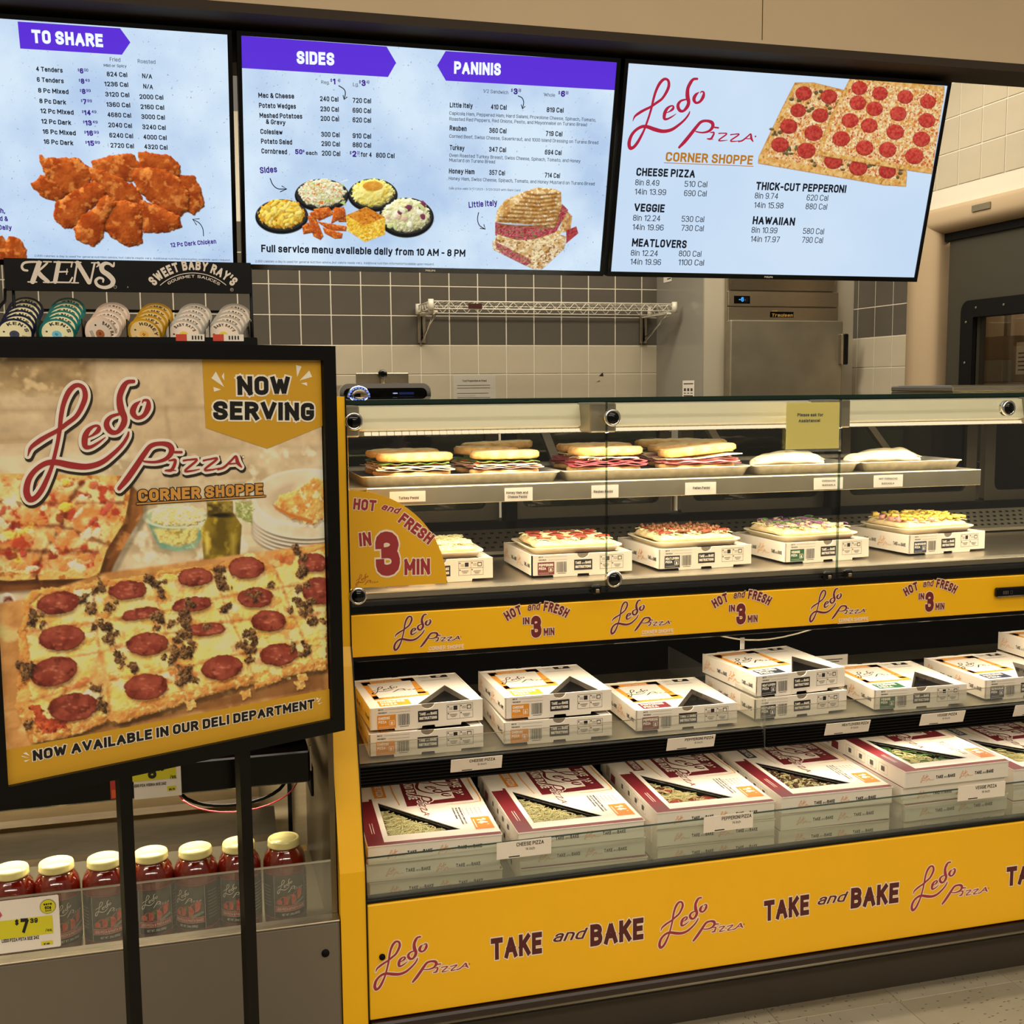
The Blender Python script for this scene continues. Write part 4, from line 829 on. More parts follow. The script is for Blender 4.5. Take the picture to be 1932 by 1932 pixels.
cv.blob([(-50,610),(900,590),(1900,600),(1900,1500),(-50,1500)],'cdbfa6','b3a284','ddd2bd',ns=40,bump=3,bs=30,soft=22,k=.1)
for i in range(60):
    q=random.Random(i); x=q.uniform(600,1750); y=q.uniform(700,1350); L_=q.uniform(60,220); cv.blob([(x,y),(x+L_,y-10),(x+L_,y-4),(x,y+7)],q.choice(['a8977b','d9ccb4']),soft=5,alpha=.35)
# cloth, plates, slice
cv.blob([(1310,900),(1440,900),(1470,1080),(1830,1130),(1830,1170),(1600,1140),(1320,980)],'a9ad72','8e965a','c9caa0',ns=6,bump=3,bs=4,soft=3)
for k in reversed(range(5)):
    y=960+k*22; cv.blob(('e',1725,y+26,292,130),'4b3c2a',alpha=.9,soft=3); cv.blob(('e',1725,y+18,292,128),'d8ccb9','c2b49d',ns=40,soft=2,rim='efe6d6',rw=2)
cv.blob(('e',1722,878,294,158),'c9bba6','d8ccba',ns=60,soft=3,rim='e9dfce',rw=3); cv.blob(('e',1722,892,215,105),'b9aa92','cdbfa9',ns=50,soft=6)
cv.blob([(1520,915),(1560,870),(1700,800),(1760,765),(1830,790),(1830,990),(1740,1025),(1600,985)],'d9b26a','c78a42','efd9a2',ns=12,bump=6,bs=8,dome=.4,edge=8,k=.3,shadow=.4,sh=(2,4))
cv.blob([(1520,915),(1540,945),(1620,985),(1740,1025),(1750,1005),(1610,960)],'b97a35',soft=3)
# bowl of cheese
cv.blob(('e',990,1130,110,55),'7f7358',soft=14,alpha=.6)
cv.blob([(815,985),(860,1090),(900,1160),(1000,1175),(1090,1160),(1140,1080),(1155,980),(1000,1030)],'8fae9a','6c9384','c3c9a0',ns=24,bump=2,k=.2,soft=2); cv.blob([(860,1050),(1110,1050),(1095,1120),(1000,1150),(900,1120)],'c8b46a','d9c986','a89a58',ns=8,bump=3,bs=4,soft=5)
cv.blob(('e',985,985,172,62),'a7b59a',soft=2,rim='d9e2cb',rw=2); cv.blob([(850,990),(870,950),(930,930),(1000,922),(1080,930),(1135,960),(1150,1000),(1090,1030),(960,1040),(870,1020)],'e8d9a4','d3bd78','f7eec8',ns=4,bump=5,bs=3,dome=.6,edge=6,k=.3)
for i in range(60):
    q=random.Random(i+7); x=q.uniform(860,1130); y=q.uniform(935,1020); a=q.uniform(-.8,.8); cv.blob([(x,y),(x+24*math.cos(a),y+24*math.sin(a)),(x+24*math.cos(a)+3,y+24*math.sin(a)+5),(x+3,y+5)],q.choice(['fbf3d2','dcc98a']),k=.2)
# oil bottle
cv.blob([(1155,900),(1300,895),(1302,960),(1350,1030),(1340,1200),(1330,1235),(1240,1250),(1140,1240),(1125,1060),(1160,980)],'8d7a1c','6d5c12','b59f2f',ns=30,bump=1,dome=.7,R=18,k=.25,soft=1.5); cv.blob([(1160,915),(1300,908),(1302,955),(1160,965)],'5a4b16','a39248',ns=10,soft=3); cv.blob(('e',1232,975,72,14),'2e260c',soft=3); cv.blob(('e',1235,1225,100,22),'c9b52c','5a4b14',ns=14,soft=6); cv.blob([(1150,1070),(1165,1070),(1165,1190),(1152,1190)],'d9cc7a',soft=5,alpha=.7); cv.blob([(1290,1080),(1315,1080),(1312,1200),(1295,1200)],'c9b54a',soft=8,alpha=.6)
# cutting board and hawaiian pizza at the back
cv.blob([(-40,760),(720,790),(800,870),(805,960),(690,1160),(600,1330),(200,1385),(-40,1385)],'9d6c36','7f5326','b98448',ns=26,bump=2,bs=20,soft=2,shadow=.4,sh=(5,6)); cv.blob([(-40,1340),(560,1325),(640,1240),(620,1330),(560,1365),(-40,1410)],'6f4520','8a5a2c',ns=20,soft=4)
cv.blob([(-40,742),(735,758),(728,870),(700,1010),(600,1170),(560,1300),(500,1325),(225,1335),(215,1290),(205,1330),(60,1340),(-40,1330)],'d3a057','e3b873','b47a35',ns=14,bump=3,k=.3,shadow=.45,sh=(4,6))
cv.blob([(-40,765),(700,785),(690,900),(650,1030),(560,1170),(520,1270),(260,1295),(-40,1300)],'e6cf98','cf8f4d','b5502f',ns=24,bump=9,bs=14,edge=8,k=.22)
for pts in([(-40,890),(380,900),(450,790),(480,790),(400,915),(370,1030),(270,1170),(210,1320),(180,1320),(240,1170),(340,1030),(370,925),(-40,905)],[(-40,1010),(360,1025),(640,1140),(630,1160),(340,1050),(-40,1030)],[(440,900),(700,900),(695,915),(430,915)],[(-40,1160),(240,1165),(560,1170),(560,1185),(240,1185),(-40,1175)]): cv.blob(pts,'8a4322','5e2c16',ns=10,soft=5,edge=6,alpha=.8)
q=random.Random(3)
for i in range(64):
    x=q.uniform(-10,660);y=q.uniform(790,1280)
    if x>720-(y-760)*.42: continue
    c=q.choice(['ead05e','e8c64a','b3473a','c2604c','f3e7bd','f0dfae','d98d4a','8f2f22']); cv.blob(('e',x,y,q.uniform(18,46),q.uniform(12,26),q.uniform(-60,60)),c,bump=3,bs=5,dome=.7,edge=6,soft=2,k=.3,alpha=.85)
cv.blob(('e',50,1470,48,62),'c9bba8','7b3a33',ns=8,soft=2,rim='e9e0d0',rw=3)
# cutting board in front
cv.px=Q(3.019,0,1000)
cv.blob([(-30,430),(150,400),(600,250),(1700,100),(1900,70),(1900,1000),(0,1330),(-30,1250)],'c99d62','b3844a','dcb67c',ns=40,bump=2,bs=10,soft=3)
for i in range(40):
    q=random.Random(i+5); x=q.uniform(0,1700);y=1180-.16*x+q.uniform(-160,30); cv.blob([(x,y),(x+260,y-42),(x+260,y-36),(x,y+7)],'96683a',soft=4,alpha=.35)
cv.blob([(640,1110),(1070,1010),(1870,790),(1870,920),(1400,1000),(400,1200)],'8d6236','7a5230',ns=30,soft=10,alpha=.85)
# main pizza
out=[(170,390),(205,345),(420,325),(540,305),(560,292),(630,285),(640,295),(750,275),(870,258),(895,290),(905,240),(1230,205),(1330,170),(1560,205),(1610,210),(1615,125),(1690,120),(1870,85),(1870,790),(1620,840),(1450,870),(1075,985),(680,1110),(625,1080),(415,1175),(395,1190),(190,1210),(170,1150),(100,1010),(120,780),(115,580),(140,520)]
cv.blob(out,'c98f49','e0ae66','a86c30',ns=14,bump=4,bs=6,edge=6,k=.3,shadow=.5,sh=(4,8))
ins=[(200,410),(520,345),(880,285),(1240,235),(1580,230),(1700,150),(1870,115),(1870,740),(1600,780),(1440,830),(1060,925),(660,1040),(600,1040),(400,1100),(250,1160),(180,1010),(190,760),(170,560)]
cv.blob(ins,'ead28f','d9a955','c4703a',ns=22,bump=12,bs=16,edge=10,k=.24)
cv.blob(ins,'f4e6b4','e8cb74',ns=14,bump=6,bs=8,edge=10,alpha=.45,k=.2)
q=random.Random(11)
for i in range(170):
    x=q.uniform(200,1850); y=q.uniform(150,1100)
    if y<430-.2*x or y>1190-.22*x: continue
    cv.blob(('e',x,y,q.uniform(22,70),q.uniform(12,34),q.uniform(-30,30)),q.choice(['f5ebc2','f0dfa0','ead07c','efd992','e0b45c','d79a4e','c98a48','e6c264','b8653a']),bump=5,bs=7,dome=.8,edge=9,esc=8,soft=3,alpha=.75,k=.26)
# cut seams between the squares
for s_ in ([(548,330),(556,470),(560,540),(580,700),(610,860),(650,1090)],[(890,270),(905,400),(940,480),(960,600),(1010,800),(1065,980)],[(1240,220),(1270,350),(1320,500),(1390,640),(1440,800),(1460,860)],[(1575,210),(1630,340),(1700,520),(1780,700),(1805,780)],
 [(150,590),(560,530),(900,480),(1270,390),(1640,330),(1870,280)],[(180,760),(590,700),(960,600),(1380,520),(1700,500),(1870,470)],[(110,1000),(600,870),(1010,800),(1440,700),(1870,620)]):
    P=[(x,y,0) for x,y in s_]; S=sm(P,4)
    cv.blob([(p[0]-8,p[1]-6) for p in S]+[(p[0]+8,p[1]+6) for p in S[::-1]],'8f4f28','c08a4a',ns=8,soft=5,edge=7,alpha=.75)
cv.blob([(520,740),(600,720),(640,900),(600,950),(540,930)],'c99a5c','dcb57a',ns=8,bump=3,soft=6,alpha=.8)
# crust along the front
for c_pts in ([(100,1005),(130,1010),(215,1165),(400,1130),(405,1180),(190,1225)],[(415,1115),(500,1080),(625,1040),(625,1105),(420,1180)],[(665,1045),(850,975),(1060,930),(1075,995),(860,1060),(685,1112)],[(1070,915),(1250,865),(1452,822),(1458,885),(1250,930),(1085,985)],[(1465,880),(1610,828),(1618,862),(1470,912)],[(1615,775),(1800,742),(1805,805),(1625,845)],[(1805,742),(1880,735),(1880,800),(1810,805)]):
    cv.blob(c_pts,'d7a25c','c08643','e8bd7c',ns=10,bump=4,bs=5,dome=.6,edge=5,k=.32,shadow=.4,sh=(1,4))
for c_pts in ([(150,400),(205,345),(415,325),(410,350),(230,385),(195,430),(165,560),(140,570)],[(115,580),(160,590),(185,740),(160,760)],[(440,322),(550,300),(550,335),(440,345)],[(560,292),(630,282),(635,310),(565,320)],[(650,290),(870,255),(885,290),(660,312)],[(905,238),(1230,202),(1230,225),(910,262)],[(1618,122),(1700,118),(1870,85),(1870,112),(1700,150),(1620,160)]):
    cv.blob(c_pts,'dba65e','c98e48',ns=8,bump=4,bs=5,dome=.6,edge=5,k=.3)
cv.blob([(170,1000),(240,1010),(280,1080),(400,1090),(390,1140),(250,1180)],'a8472a','c46a3a','7d2a1a',ns=8,bump=6,bs=6,edge=10,k=.35)
for x,y,rx,ry,ro in((348,420,122,64,-8),(745,347,110,55,-4),(1125,272,101,53,-3),(1418,218,102,63,0),(1800,188,86,54,4),(1470,390,101,58,-2),(1108,430,112,44,-8),(815,482,112,34,-10),(365,620,130,74,-6),(855,656,119,67,-4),(1190,572,114,38,-4),(1547,523,101,61,0),(318,812,136,82,-12),(845,902,123,76,-8),(1280,790,117,71,-8),(1605,715,109,63,-6),(430,1018,142,80,-6),(1835,350,96,78,0)):
    cv.blob(('e',x,y,rx,ry,ro),'85382a','9c5240','6e2a1e',ns=16,bump=1.6,bs=5,dome=.28,R=7,edge=3,k=.3,shadow=.55,sh=(1,4),rim='6a2016',rw=1.6)
    for j in range(14):
        a=q.uniform(0,6.28); r_=q.uniform(0,.75); cv.blob(('e',x+rx*r_*math.cos(a),y+ry*r_*math.sin(a),q.uniform(3,8),q.uniform(2,4)),q.choice(['d9937c','c46b52','e0a890']),soft=2.5,alpha=.5)
    cv.blob(('e',x-rx*.1,y-ry*.15,rx*.55,ry*.4,ro),'bb6a52',soft=14,alpha=.35)
for x,y,n in((215,510,9),(150,800,10),(640,450,5),(525,460,4),(1270,240,6),(1300,310,6),(1040,520,12),(650,600,9),(590,560,5),(905,530,6),(1290,445,5),(1040,620,8),(1000,730,9),(1085,710,8),(1440,610,8),(1430,710,8),(1080,820,10),(765,790,4),(1720,415,12),(1780,510,9),(850,285,4),(1710,130,4),(570,325,5),(690,735,5),(590,1015,5),(1740,680,6),(560,920,5),(930,340,6),(1740,240,5),(1050,860,6),(185,1100,2),(470,395,3),(1460,385,3),(1100,432,3),(1190,545,2),(1560,325,2)):
    for j in range(n):
        sp=9+n*4.2; cv.blob(('e',x+q.gauss(0,sp*.62),y+q.gauss(0,sp*.62),q.uniform(14,30),q.uniform(11,22),q.uniform(0,180)),q.choice(['6b4a34','74523a','553725','86664a','60402c']),'8a6d48','33251a',ns=5,bump=5,bs=3,dome=1,edge=7,esc=4,k=.42,shadow=.45,sh=(1,2))
for x,y in((1410,945),(1720,890),(1735,850),(1095,1005)): cv.blob([(x-30,y-20),(x+25,y-30),(x+35,y+10),(x-10,y+30)],'e0b878','c99a54',ns=6,bump=3,edge=5,k=.3,shadow=.4,sh=(1,2))
lum=cv.a.mean(2,keepdims=True); cv.a=np.clip(((cv.a*.88+lum*.12)**1.32)*2.15,0,.97)
cv.build('poster_picture',P_P,cv.uvof,M_v,po)
# crisp print over the picture
LP=lambda u,v,l:P_P(u,v,l-.0096)
F=F2(); K=2.927; O4=(0,640); A=lambda *p:[P_P.uv(O4[0]+x/K,O4[1]+y/K) for x,y in p]
M_pin=mat('poster_ink','120d0a',.35); M_py=mat('poster_yellow',(219,166,40),.35); M_ph=mat('poster_cream',(255,247,232),.4); M_pr=mat('poster_red',(172,44,48),.4); M_po=mat('poster_orange',(226,162,76),.4); M_psh=mat('poster_dark_outline','2a1c12',.5)
a=A((1130,92),(1780,96),(1785,480),(1490,605),(1150,490)); F.poly([(a[0][0],v1),(u1,v1),(u1,a[2][1]),a[3],a[4]],M_py)
TT=lambda t,a,b,cap,m=M_pin,bold=.02,**k: tpx(F,P_P,t,a,b,cap,m,bold,K,O4,l=2,**k)
TT('NOW',(1325,308),(1615,308),105,bold=.085,halo=.09,hm=M_ph); TT('SERVING',(1190,445),(1748,450),104,bold=.085,halo=.09,hm=M_ph)
for p in ([(1205,178),(1180,215),(1252,265)],[(1250,183),(1237,205),(1252,230)],[(1190,263),(1235,278),(1195,290)],[(1648,142),(1680,150),(1655,208)],[(1722,172),(1738,208),(1668,228)],[(1675,243),(1708,238),(1712,258)]): F.poly(A(*p),M_ph,2)
a=P_P.uv(30+70/4.025,690+560/4.025); b_=P_P.uv(30+1728/4.025,690+560/4.025)
F.at(LU,LV,0,LW)
for e_,(k,p) in enumerate(LN.items()): F.stroke([(x+.006,y-.009,r) for x,y,r in p],M_psh,1,grow=.017,ex=e_*.03)
for e_,(k,p) in enumerate(LN.items()): F.stroke(p,M_ph,3,grow=.013,ex=e_*.03)
for e_,(k,p) in enumerate(LN.items()): F.stroke(p,M_pr,5,ex=e_*.03)
F.circ(.512,-.115,.008,M_pr,4,10); F.circ(.512,-.115,.006,M_ph,6,10); F.at()
TT('CORNER SHOPPE',(775,900),(1465,860),66,M_po,.05,halo=.075,hm=M_psh); q=A((768,912),(1478,868)); F.stroke([(*q[0],.0022),(*q[1],.0022)],M_psh,2,smooth=0); F.stroke([(*q[0],.001),(*q[1],.001)],M_po,3,smooth=0)
K=2.471; O4=(0,1150)
a=A((60,661),(1560,373)); F.poly([(u0,v0),(u1,v0),(u1,a[1][1]-.0),(u0,a[0][1]+.001)],M_py)
TT('NOW AVAILABLE IN OUR DELI DEPARTMENT',(162,714),(1478,464),50,bold=.07,halo=.075,hm=M_ph)
for p in ([(108,688),(145,700),(110,694)],[(115,678),(148,690),(130,672)],[(118,712),(148,706),(128,718)],[(1490,435),(1512,412),(1496,438)],[(1496,443),(1518,438),(1496,448)],[(1488,428),(1500,420),(1486,414)]): F.poly(A(*p),M_ph,2)
F.build('poster_lettering',LP,po)
b=MB(); pslab(b,u0,u1,v0,v1,-.0070,-.0060,glass('poster_cover',(.99,.99,.98),.35)); b.build('cover_sheet',st)
# ---------------------------------------------------------------- main refrigerated display case
X0,X1=.272,2.75; FL,FU,BK=2.05,2.20,2.98
dc=thing('display_case','long refrigerated display case with yellow front panels and a glass top','display case')
def part(name,fn,par=None): b=MB(); fn(b); return b.build(name,par or dc)
prof=[(FL,0),(FL,.50),(2.165,.865),(2.185,.90),(2.185,1.384),(BK,1.384),(BK,0)]
part('end_panel',lambda b:b.prism(prof,.2235,X0-.0015,M_yel,'x'))
part('end_trim',lambda b:(b.prism([(FL-.002,0),(FL-.002,.50),(2.163,.866),(2.183,.90),(2.183,1.386),(2.19,1.386),(2.19,.9),(2.17,.86),(FL+.004,.50),(FL+.004,0)],X0-.0015,X0+.001,M_black,'x')))
part('front_panel',lambda b:b.bbox(X0+.001,X1,FL,FL+.02,.203,.432,M_yel,.002))
part('kick_base',lambda b:b.box(X0,X1,2.20,2.26,0,.19,M_kick))
part('bumper_rail',lambda b:(b.bbox(X0,X1,FL-.012,FL+.03,.183,.201,mat('maroon_black_rubber','1c0b09',.35),.004),b.bbox(X0,X1,FL+.0,FL+.16,.165,.184,M_black,.003),b.tube([(X0,FL+.002,.176),(X1,FL+.002,.176)],.004,M_steeld,8)))
part('well_sill',lambda b:b.bbox(X0,X1,FL+.004,FL+.03,.432,.440,M_black,.002))
part('well_deck',lambda b:b.box(X0,X1,FL+.02,2.62,.385,.40,M_steeld))
part('well_back',lambda b:b.box(X0,X1,2.60,2.62,.40,.66,M_blackm))
part('cabinet_body',lambda b:(b.box(X0,X1,FL+.02,BK,.19,.385,M_blackm),b.box(X0,X1,2.74,BK,.385,.97,M_blackm),b.box(X0,X1,2.62,2.74,.385,.6,M_blackm)))
for i in range(60):
    pass
b=MB()
for r_ in range(3):
    for i in range(70): x=.9+i*.026; b.box(x,x+.017,2.736,2.7395,.80+r_*.018,.806+r_*.018,M_steeld)
o=b.build('vent_slots',dc); o['kind']='stuff'
gx=[X0+.004,.853,1.432,2.01,2.6]
for i in range(4):
    part('guard_glass',lambda b:b.box(gx[i],gx[i+1]-.003,FL+.010,FL+.016,.438,.519,M_glassg)); 
part('guard_glass_edge',lambda b:b.box(X0+.004,2.6,FL+.0098,FL+.0162,.5191,.5198,M_gedge))
# middle shelf with ridged ticket rail
part('middle_shelf',lambda b:b.box(X0,X1,2.20,2.735,.647,.655,M_steeld))
def rail(b,x0,x1):
    P=[(2.205,.655)]; n=7
    for k in range(n):
        z=.655-k*.0062; y=2.196-k*.0014
        P+=[(y,z),(y-.005,z-.002),(y-.005,z-.0043),(y,z-.0057)]
    P+=[(2.205,.610)]; b.prism(P,x0,x1,M_black,'x')
part('ticket_rail',lambda b:rail(b,X0+.012,1.165)); part('ticket_rail',lambda b:rail(b,1.172,X1))
part('shelf_divider',lambda b:b.box(1.1672,1.1702,2.19,2.72,.60,.72,M_acr))
part('shelf_guard',lambda b:(b.box(X0+.012,1.165,2.203,2.206,.655,.695,M_acr))); part('shelf_guard',lambda b:b.box(1.172,X1,2.203,2.206,.655,.695,M_acr))
part('shelf_guard_edge',lambda b:b.box(X0+.012,X1,2.2028,2.2062,.6951,.6958,M_steel))
# band, lamp housing under it
part('sign_band',lambda b:b.bbox(X0+.001,X1,FU,FU+.012,.873,.957,M_yel,.0015))
part('lamp_housing',lambda b:(b.box(X0,X1,FU+.012,FU+.12,.872,.97,M_blackm),b.bbox(X0,X1,FU+.004,FU+.045,.862,.873,M_blackg,.002)))
for i,(a,c) in enumerate(((.31,.62),(.66,1.0),(1.03,1.5),(1.55,1.95),(2.0,2.6))): part('lamp_lens',lambda b:b.bbox(a,c,FU+.052,FU+.10,.864,.873,mat('lamp_lens','cfc8b8',.3),.002))
part('lamp_cable',lambda b:(b.tube([(x,FU+.14+.03*math.sin((x-1.1)*9),.862-.055*math.sin((x-1.05)/.42*PI)) for x in np.linspace(1.05,1.47,14)],.0022,M_steeld,6),b.tube([(x,FU+.13,.868-.035*math.sin((x-1.1)/.34*PI)) for x in np.linspace(1.1,1.44,12)],.0016,M_steeld,6)))
tg=onY(1400,1215,FU+.03); part('lamp_tag',lambda b:b.box(tg[0]-.004,tg[0]+.006,tg[1],tg[1]+.001,tg[2]-.012,tg[2]+.014,M_white))
part('upper_apron',lambda b:b.bbox(X0+.001,X1,FU+.004,FU+.05,.957,.984,M_blackg,.003))
part('deck_ledge',lambda b:b.bbox(X0,X1,FU+.012,FU+.045,.984,.999,M_steel,.002))
part('upper_deck',lambda b:b.box(X0,X1,FU+.04,2.80,.965,.980,M_steel))
# perforated air screen, back wall, sliding doors
part('air_screen',lambda b:b.prism([(2.72,.985),(2.80,1.03),(2.80,1.038),(2.72,.993)],X0,X1,M_steeld,'x'))
b=MB()
for r_ in range(4):
    for i in range(110): x=.32+i*.022+(r_%2)*.011; y=2.73+r_*.017; z=.9935+(y-2.72)*.5625; b.add([(x,y,z+.001),(x+.009,y,z+.001),(x+.009,y+.006,z+.0044),(x,y+.006,z+.0044)],[(0,1,2,3)],M_blackm)
o=b.build('air_holes',dc); o['kind']='stuff'
part('back_rail',lambda b:(b.box(X0,X1,2.86,2.95,.965,1.05,M_blackm),b.box(X0,X1,2.80,2.87,.97,1.03,M_blackm)))
for i in range(5):
    xa=.30+i*.49; part('rear_door',lambda b:(b.prism(rr(xa,xa+.46,1.045,1.345,.012,3),2.90,2.925,mat('dim_steel_frame','5a5344',.4,.7),'y',holes=[rr(xa+.035,xa+.425,1.08,1.325,.02,3)]),))
    part('rear_door_glass',lambda b:b.box(xa+.03,xa+.43,2.912,2.916,1.075,1.33,glass('dark_rear_glass',(.16,.17,.13),.8)))
part('rear_post',lambda b:b.bbox(.765,.80,2.86,2.90,.99,1.34,M_blackm,.004)); part('rear_post',lambda b:b.bbox(1.72,1.755,2.86,2.90,.99,1.34,M_blackm,.004))
part('rear_header',lambda b:b.box(X0,X1,2.82,BK,1.30,1.366,M_blackm))
for xa in(.84,1.30,1.78): part('shelf_strut',lambda b:b.prism([(2.62,1.17),(2.64,1.17),(2.86,1.33),(2.84,1.33)],xa,xa+.022,M_steel,'x'))
# canopy with its lamp
part('canopy',lambda b:(b.prism([(2.285,1.362),(2.275,1.318),(2.30,1.312),(2.44,1.312),(2.46,1.362)],X0+.03,X1,mat('canopy_cream_metal','f2e8cc',.35,.0),'x')))
b=MB()
for i in range(150): x=X0+.05+i*.0155; b.box(x,x+.012,2.283,2.296,1.3045,1.3115,mat('led_diffuser','ffe9c0',.4,emit=1.1))
o=b.build('led_diffuser',dc); o['kind']='stuff'
part('diffuser_rail',lambda b:b.box(X0+.03,X1,2.296,2.35,1.303,1.312,M_steeld))
for x in(.80,1.345,1.9): part('glass_bracket',lambda b:b.bbox(x-.025,x+.032,2.215,2.30,1.305,1.366,M_steeld,.003))
part('glass_bracket',lambda b:b.bbox(X0+.002,X0+.03,2.215,2.30,1.305,1.366,M_steeld,.003))
gl=[X0+.003,.806,1.343,1.88,2.6]
for i in range(4):
    part('front_glass',lambda b:b.box(gl[i]+.001,gl[i+1]-.001,FU-.006,FU,.975,1.368,M_glass))
    part('glass_edge_strip',lambda b:b.box(gl[i+1]-.0035,gl[i+1]-.0015,FU-.0065,FU+.0005,.975,1.368,glass('seam_glass',(.45,.55,.5),1)))
part('top_glass',lambda b:b.box(X0-.001,X1,FU-.008,2.92,1.3695,1.377,glass('top_glass',(.90,.93,.90))))
part('top_glass_edge',lambda b:b.box(X0-.001,X1,FU-.0088,FU-.0081,1.3690,1.3772,M_gedge))
for px,py in((668,795),(1157,788),(1160,1093),(676,1125),(1905,770)):
    p=onY(px,py,FU-.02); b=MB(); b.lathe([(.0175,0),(.0175,-.012),(.0145,-.015),(.013,-.013)],M_chrome,(p[0],FU-.006,p[2]),28,'y'); b.lathe([(.0132,-.013),(.011,-.0155),(0,-.0165)],M_blackg,(p[0],FU-.006,p[2]),20,'y'); b.build('glass_standoff',dc)
for px,py in((1125,1113),(1562,1087),(1600,1083)):
    p=onY(px,py,FU-.01); b=MB(); b.bbox(p[0]-.010,p[0]+.010,FU-.016,FU-.004,p[2]-.008,p[2]+.010,M_black,.003); b.bbox(p[0]-.004,p[0]+.004,FU-.020,FU-.015,p[2]-.004,p[2]+.003,M_steel,.001); b.build('glass_latch',dc)
p=onY(1905,1117,FU-.01); b=MB(); b.bbox(p[0]-.035,p[0]+.12,FU-.012,FU,p[2]-.011,p[2]+.011,M_blackg,.003); o=b.build('controller',dc)
F=F2(); 
for k in range(4): F.rect(-.02+k*.004,-.004,-.0175+k*.004,.004,M_gink)
F.frame(.0,-.004,.006,.004,.0008,M_gink); F.build('controller_display',Plane((p[0],FU-.0125,p[2]),(1,0,0),(0,0,1)),o)
part('panel_screw',lambda b:b.lathe([(.006,0),(.006,-.003),(0,-.004)],M_blackm,(onY(721,1805,FL)[0],FL,onY(721,1805,FL)[2]),12,'y'))
# upper product shelf
part('product_shelf',lambda b:(b.box(.30,1.84,2.382,2.80,1.186,1.190,M_steeld),b.bbox(.335,1.84,2.375,2.382,1.152,1.190,M_steeld,.001)))
# prints on band, panel
Pb=Plane((0,FU-.0002,0),(1,0,0),(0,0,1)); Pl=Plane((0,FL-.0002,0),(1,0,0),(0,0,1))
def hot(F,cx,cy,w,m=M_red,hm=M_halo):
    F.at(cx,cy,0,w)
    R=.86; F.arc('HOT',0,-.73,R,-.56,-.25,.15,m,2,.045,halo=.07,hm=hm); F.arc('and',0,-.71,R,-.17,.06,.11,m,2,.02,halo=.05,hm=hm,shear=.25); F.arc('FRESH',0,-.73,R,.12,.58,.15,m,2,.045,halo=.07,hm=hm)
    F.text('IN',-.215,-.065,.11,m,2,.045,w=.105,halo=.08,hm=hm); F.text('3',-.085,-.28,.34,m,2,.07,w=.165,halo=.04,hm=hm); F.text('MIN',.115,-.26,.12,m,2,.04,w=.17,halo=.08,hm=hm); F.at()
def logopx(F,P,x0,x1,ym,sc_,org,m,**k): a=P.uv(org[0]+x0/sc_,org[1]+ym/sc_); b=P.uv(org[0]+x1/sc_,org[1]+ym/sc_); c=P.uv(org[0]+(x0+x1)/2/sc_,org[1]+ym/sc_); logo(F,c[0],c[1],b[0]-a[0],m,**k)
def hotpx(F,P,x0,x1,ym,sc_,org): a=P.uv(org[0]+x0/sc_,org[1]+ym/sc_); b=P.uv(org[0]+x1/sc_,org[1]+ym/sc_); c=P.uv(org[0]+(x0+x1)/2/sc_,org[1]+ym/sc_); hot(F,c[0],c[1],(b[0]-a[0])*1.04)
KB,OB=3.019,(640,1080); KC,OC=2.918,(1270,1080)
for x0,x1,ym,k,o_ in((313,688,333,KB,OB),(1550,1885,247,KB,OB),(755,1058,174,KC,OC)):
    F=F2(); logopx(F,Pb,x0,x1,ym,k,o_,M_red,hm=M_halo,sub='CORNER SHOPPE',subm=M_halo,halo=.012,thin=1.2); F.build('logo_print',Pb,dc)
for x0,x1,ym,k,o_ in((950,1295,268,KB,OB),(222,527,190,KC,OC),(1275,1550,125,KC,OC)):
    F=F2(); hotpx(F,Pb,x0,x1,ym,k,o_); F.build('slogan_print',Pb,dc)
KD,OD=1.4954,(640,1550)
for x0,x1,ym in((100,365,389),(905,1140,276),(1618,1830,174)):
    F=F2(); logopx(F,Pl,x0,x1,ym,KD,OD,M_redb,hm=M_halo,halo=.012,thin=1.15); F.build('logo_print',Pl,dc)
M_mar2=mat('dark_maroon_ink','501313',.55)
def tab(i,j): F=F2(); return F
for words in ([('TAKE',428,392,572,371,62),('BAKE',708,353,858,331,62),('and',600,341,688,330,30)],[('TAKE',1198,282,1325,262,58),('BAKE',1442,246,1577,228,58),('and',1346,236,1424,225,27)],[('TAKE',1881,183,2005,165,54)]):
    F=F2()
    for t,xa,ya,xb,yb,cp in words: tpx(F,Pl,t,(xa,ya),(xb,yb),cp,M_mar2,.05 if t!='and' else .012,KD,OD,halo=.055 if t!='and' else .06,hm=M_halo,shear=0 if t!='and' else .3)
    F.build('slogan_print',Pl,dc)
# quarter-round sign on the glass
sg=thing('glass_sign','yellow quarter round HOT and FRESH sign stuck inside the case glass','sign')
Pg=Plane((0,FU-.0075,0),(1,0,0),(0,0,1)); Ks,Os=3.578,(640,720); F=F2(.0003); A=lambda *p:[Pg.uv(Os[0]+x/Ks,Os[1]+y/Ks) for x,y in p]
q=A((70,735),(92,1395),(726,1360)); ox,oz=.2745,q[1][1]; Rw=q[2][0]-ox; Rh=q[0][1]-oz
F.poly([(ox,oz)]+[(ox+Rw*math.cos(t),oz+Rh*math.sin(t)) for t in np.linspace(0,PI/2,28)],M_yelp)
b=F.build('sign_sheet',Pg,sg); F=F2(.0003)
TS=lambda t,a,b,cap,bold=.06,m=M_redb,halo=.07,**k: tpx(F,Pg,t,a,b,cap,m,bold,Ks,Os,l=2,halo=halo,hm=M_halo,**k)
TS('HOT',(92,862),(245,876),76,.055); TS('and',(277,860),(395,892),44,.03,shear=.3); TS('FRESH',(392,945),(600,1102),78,.05); TS('IN',(138,1113),(218,1105),92,.05); TS('3',(250,1315),(412,1305),300,.09,halo=.045); TS('MIN',(440,1306),(612,1300),108,.05)
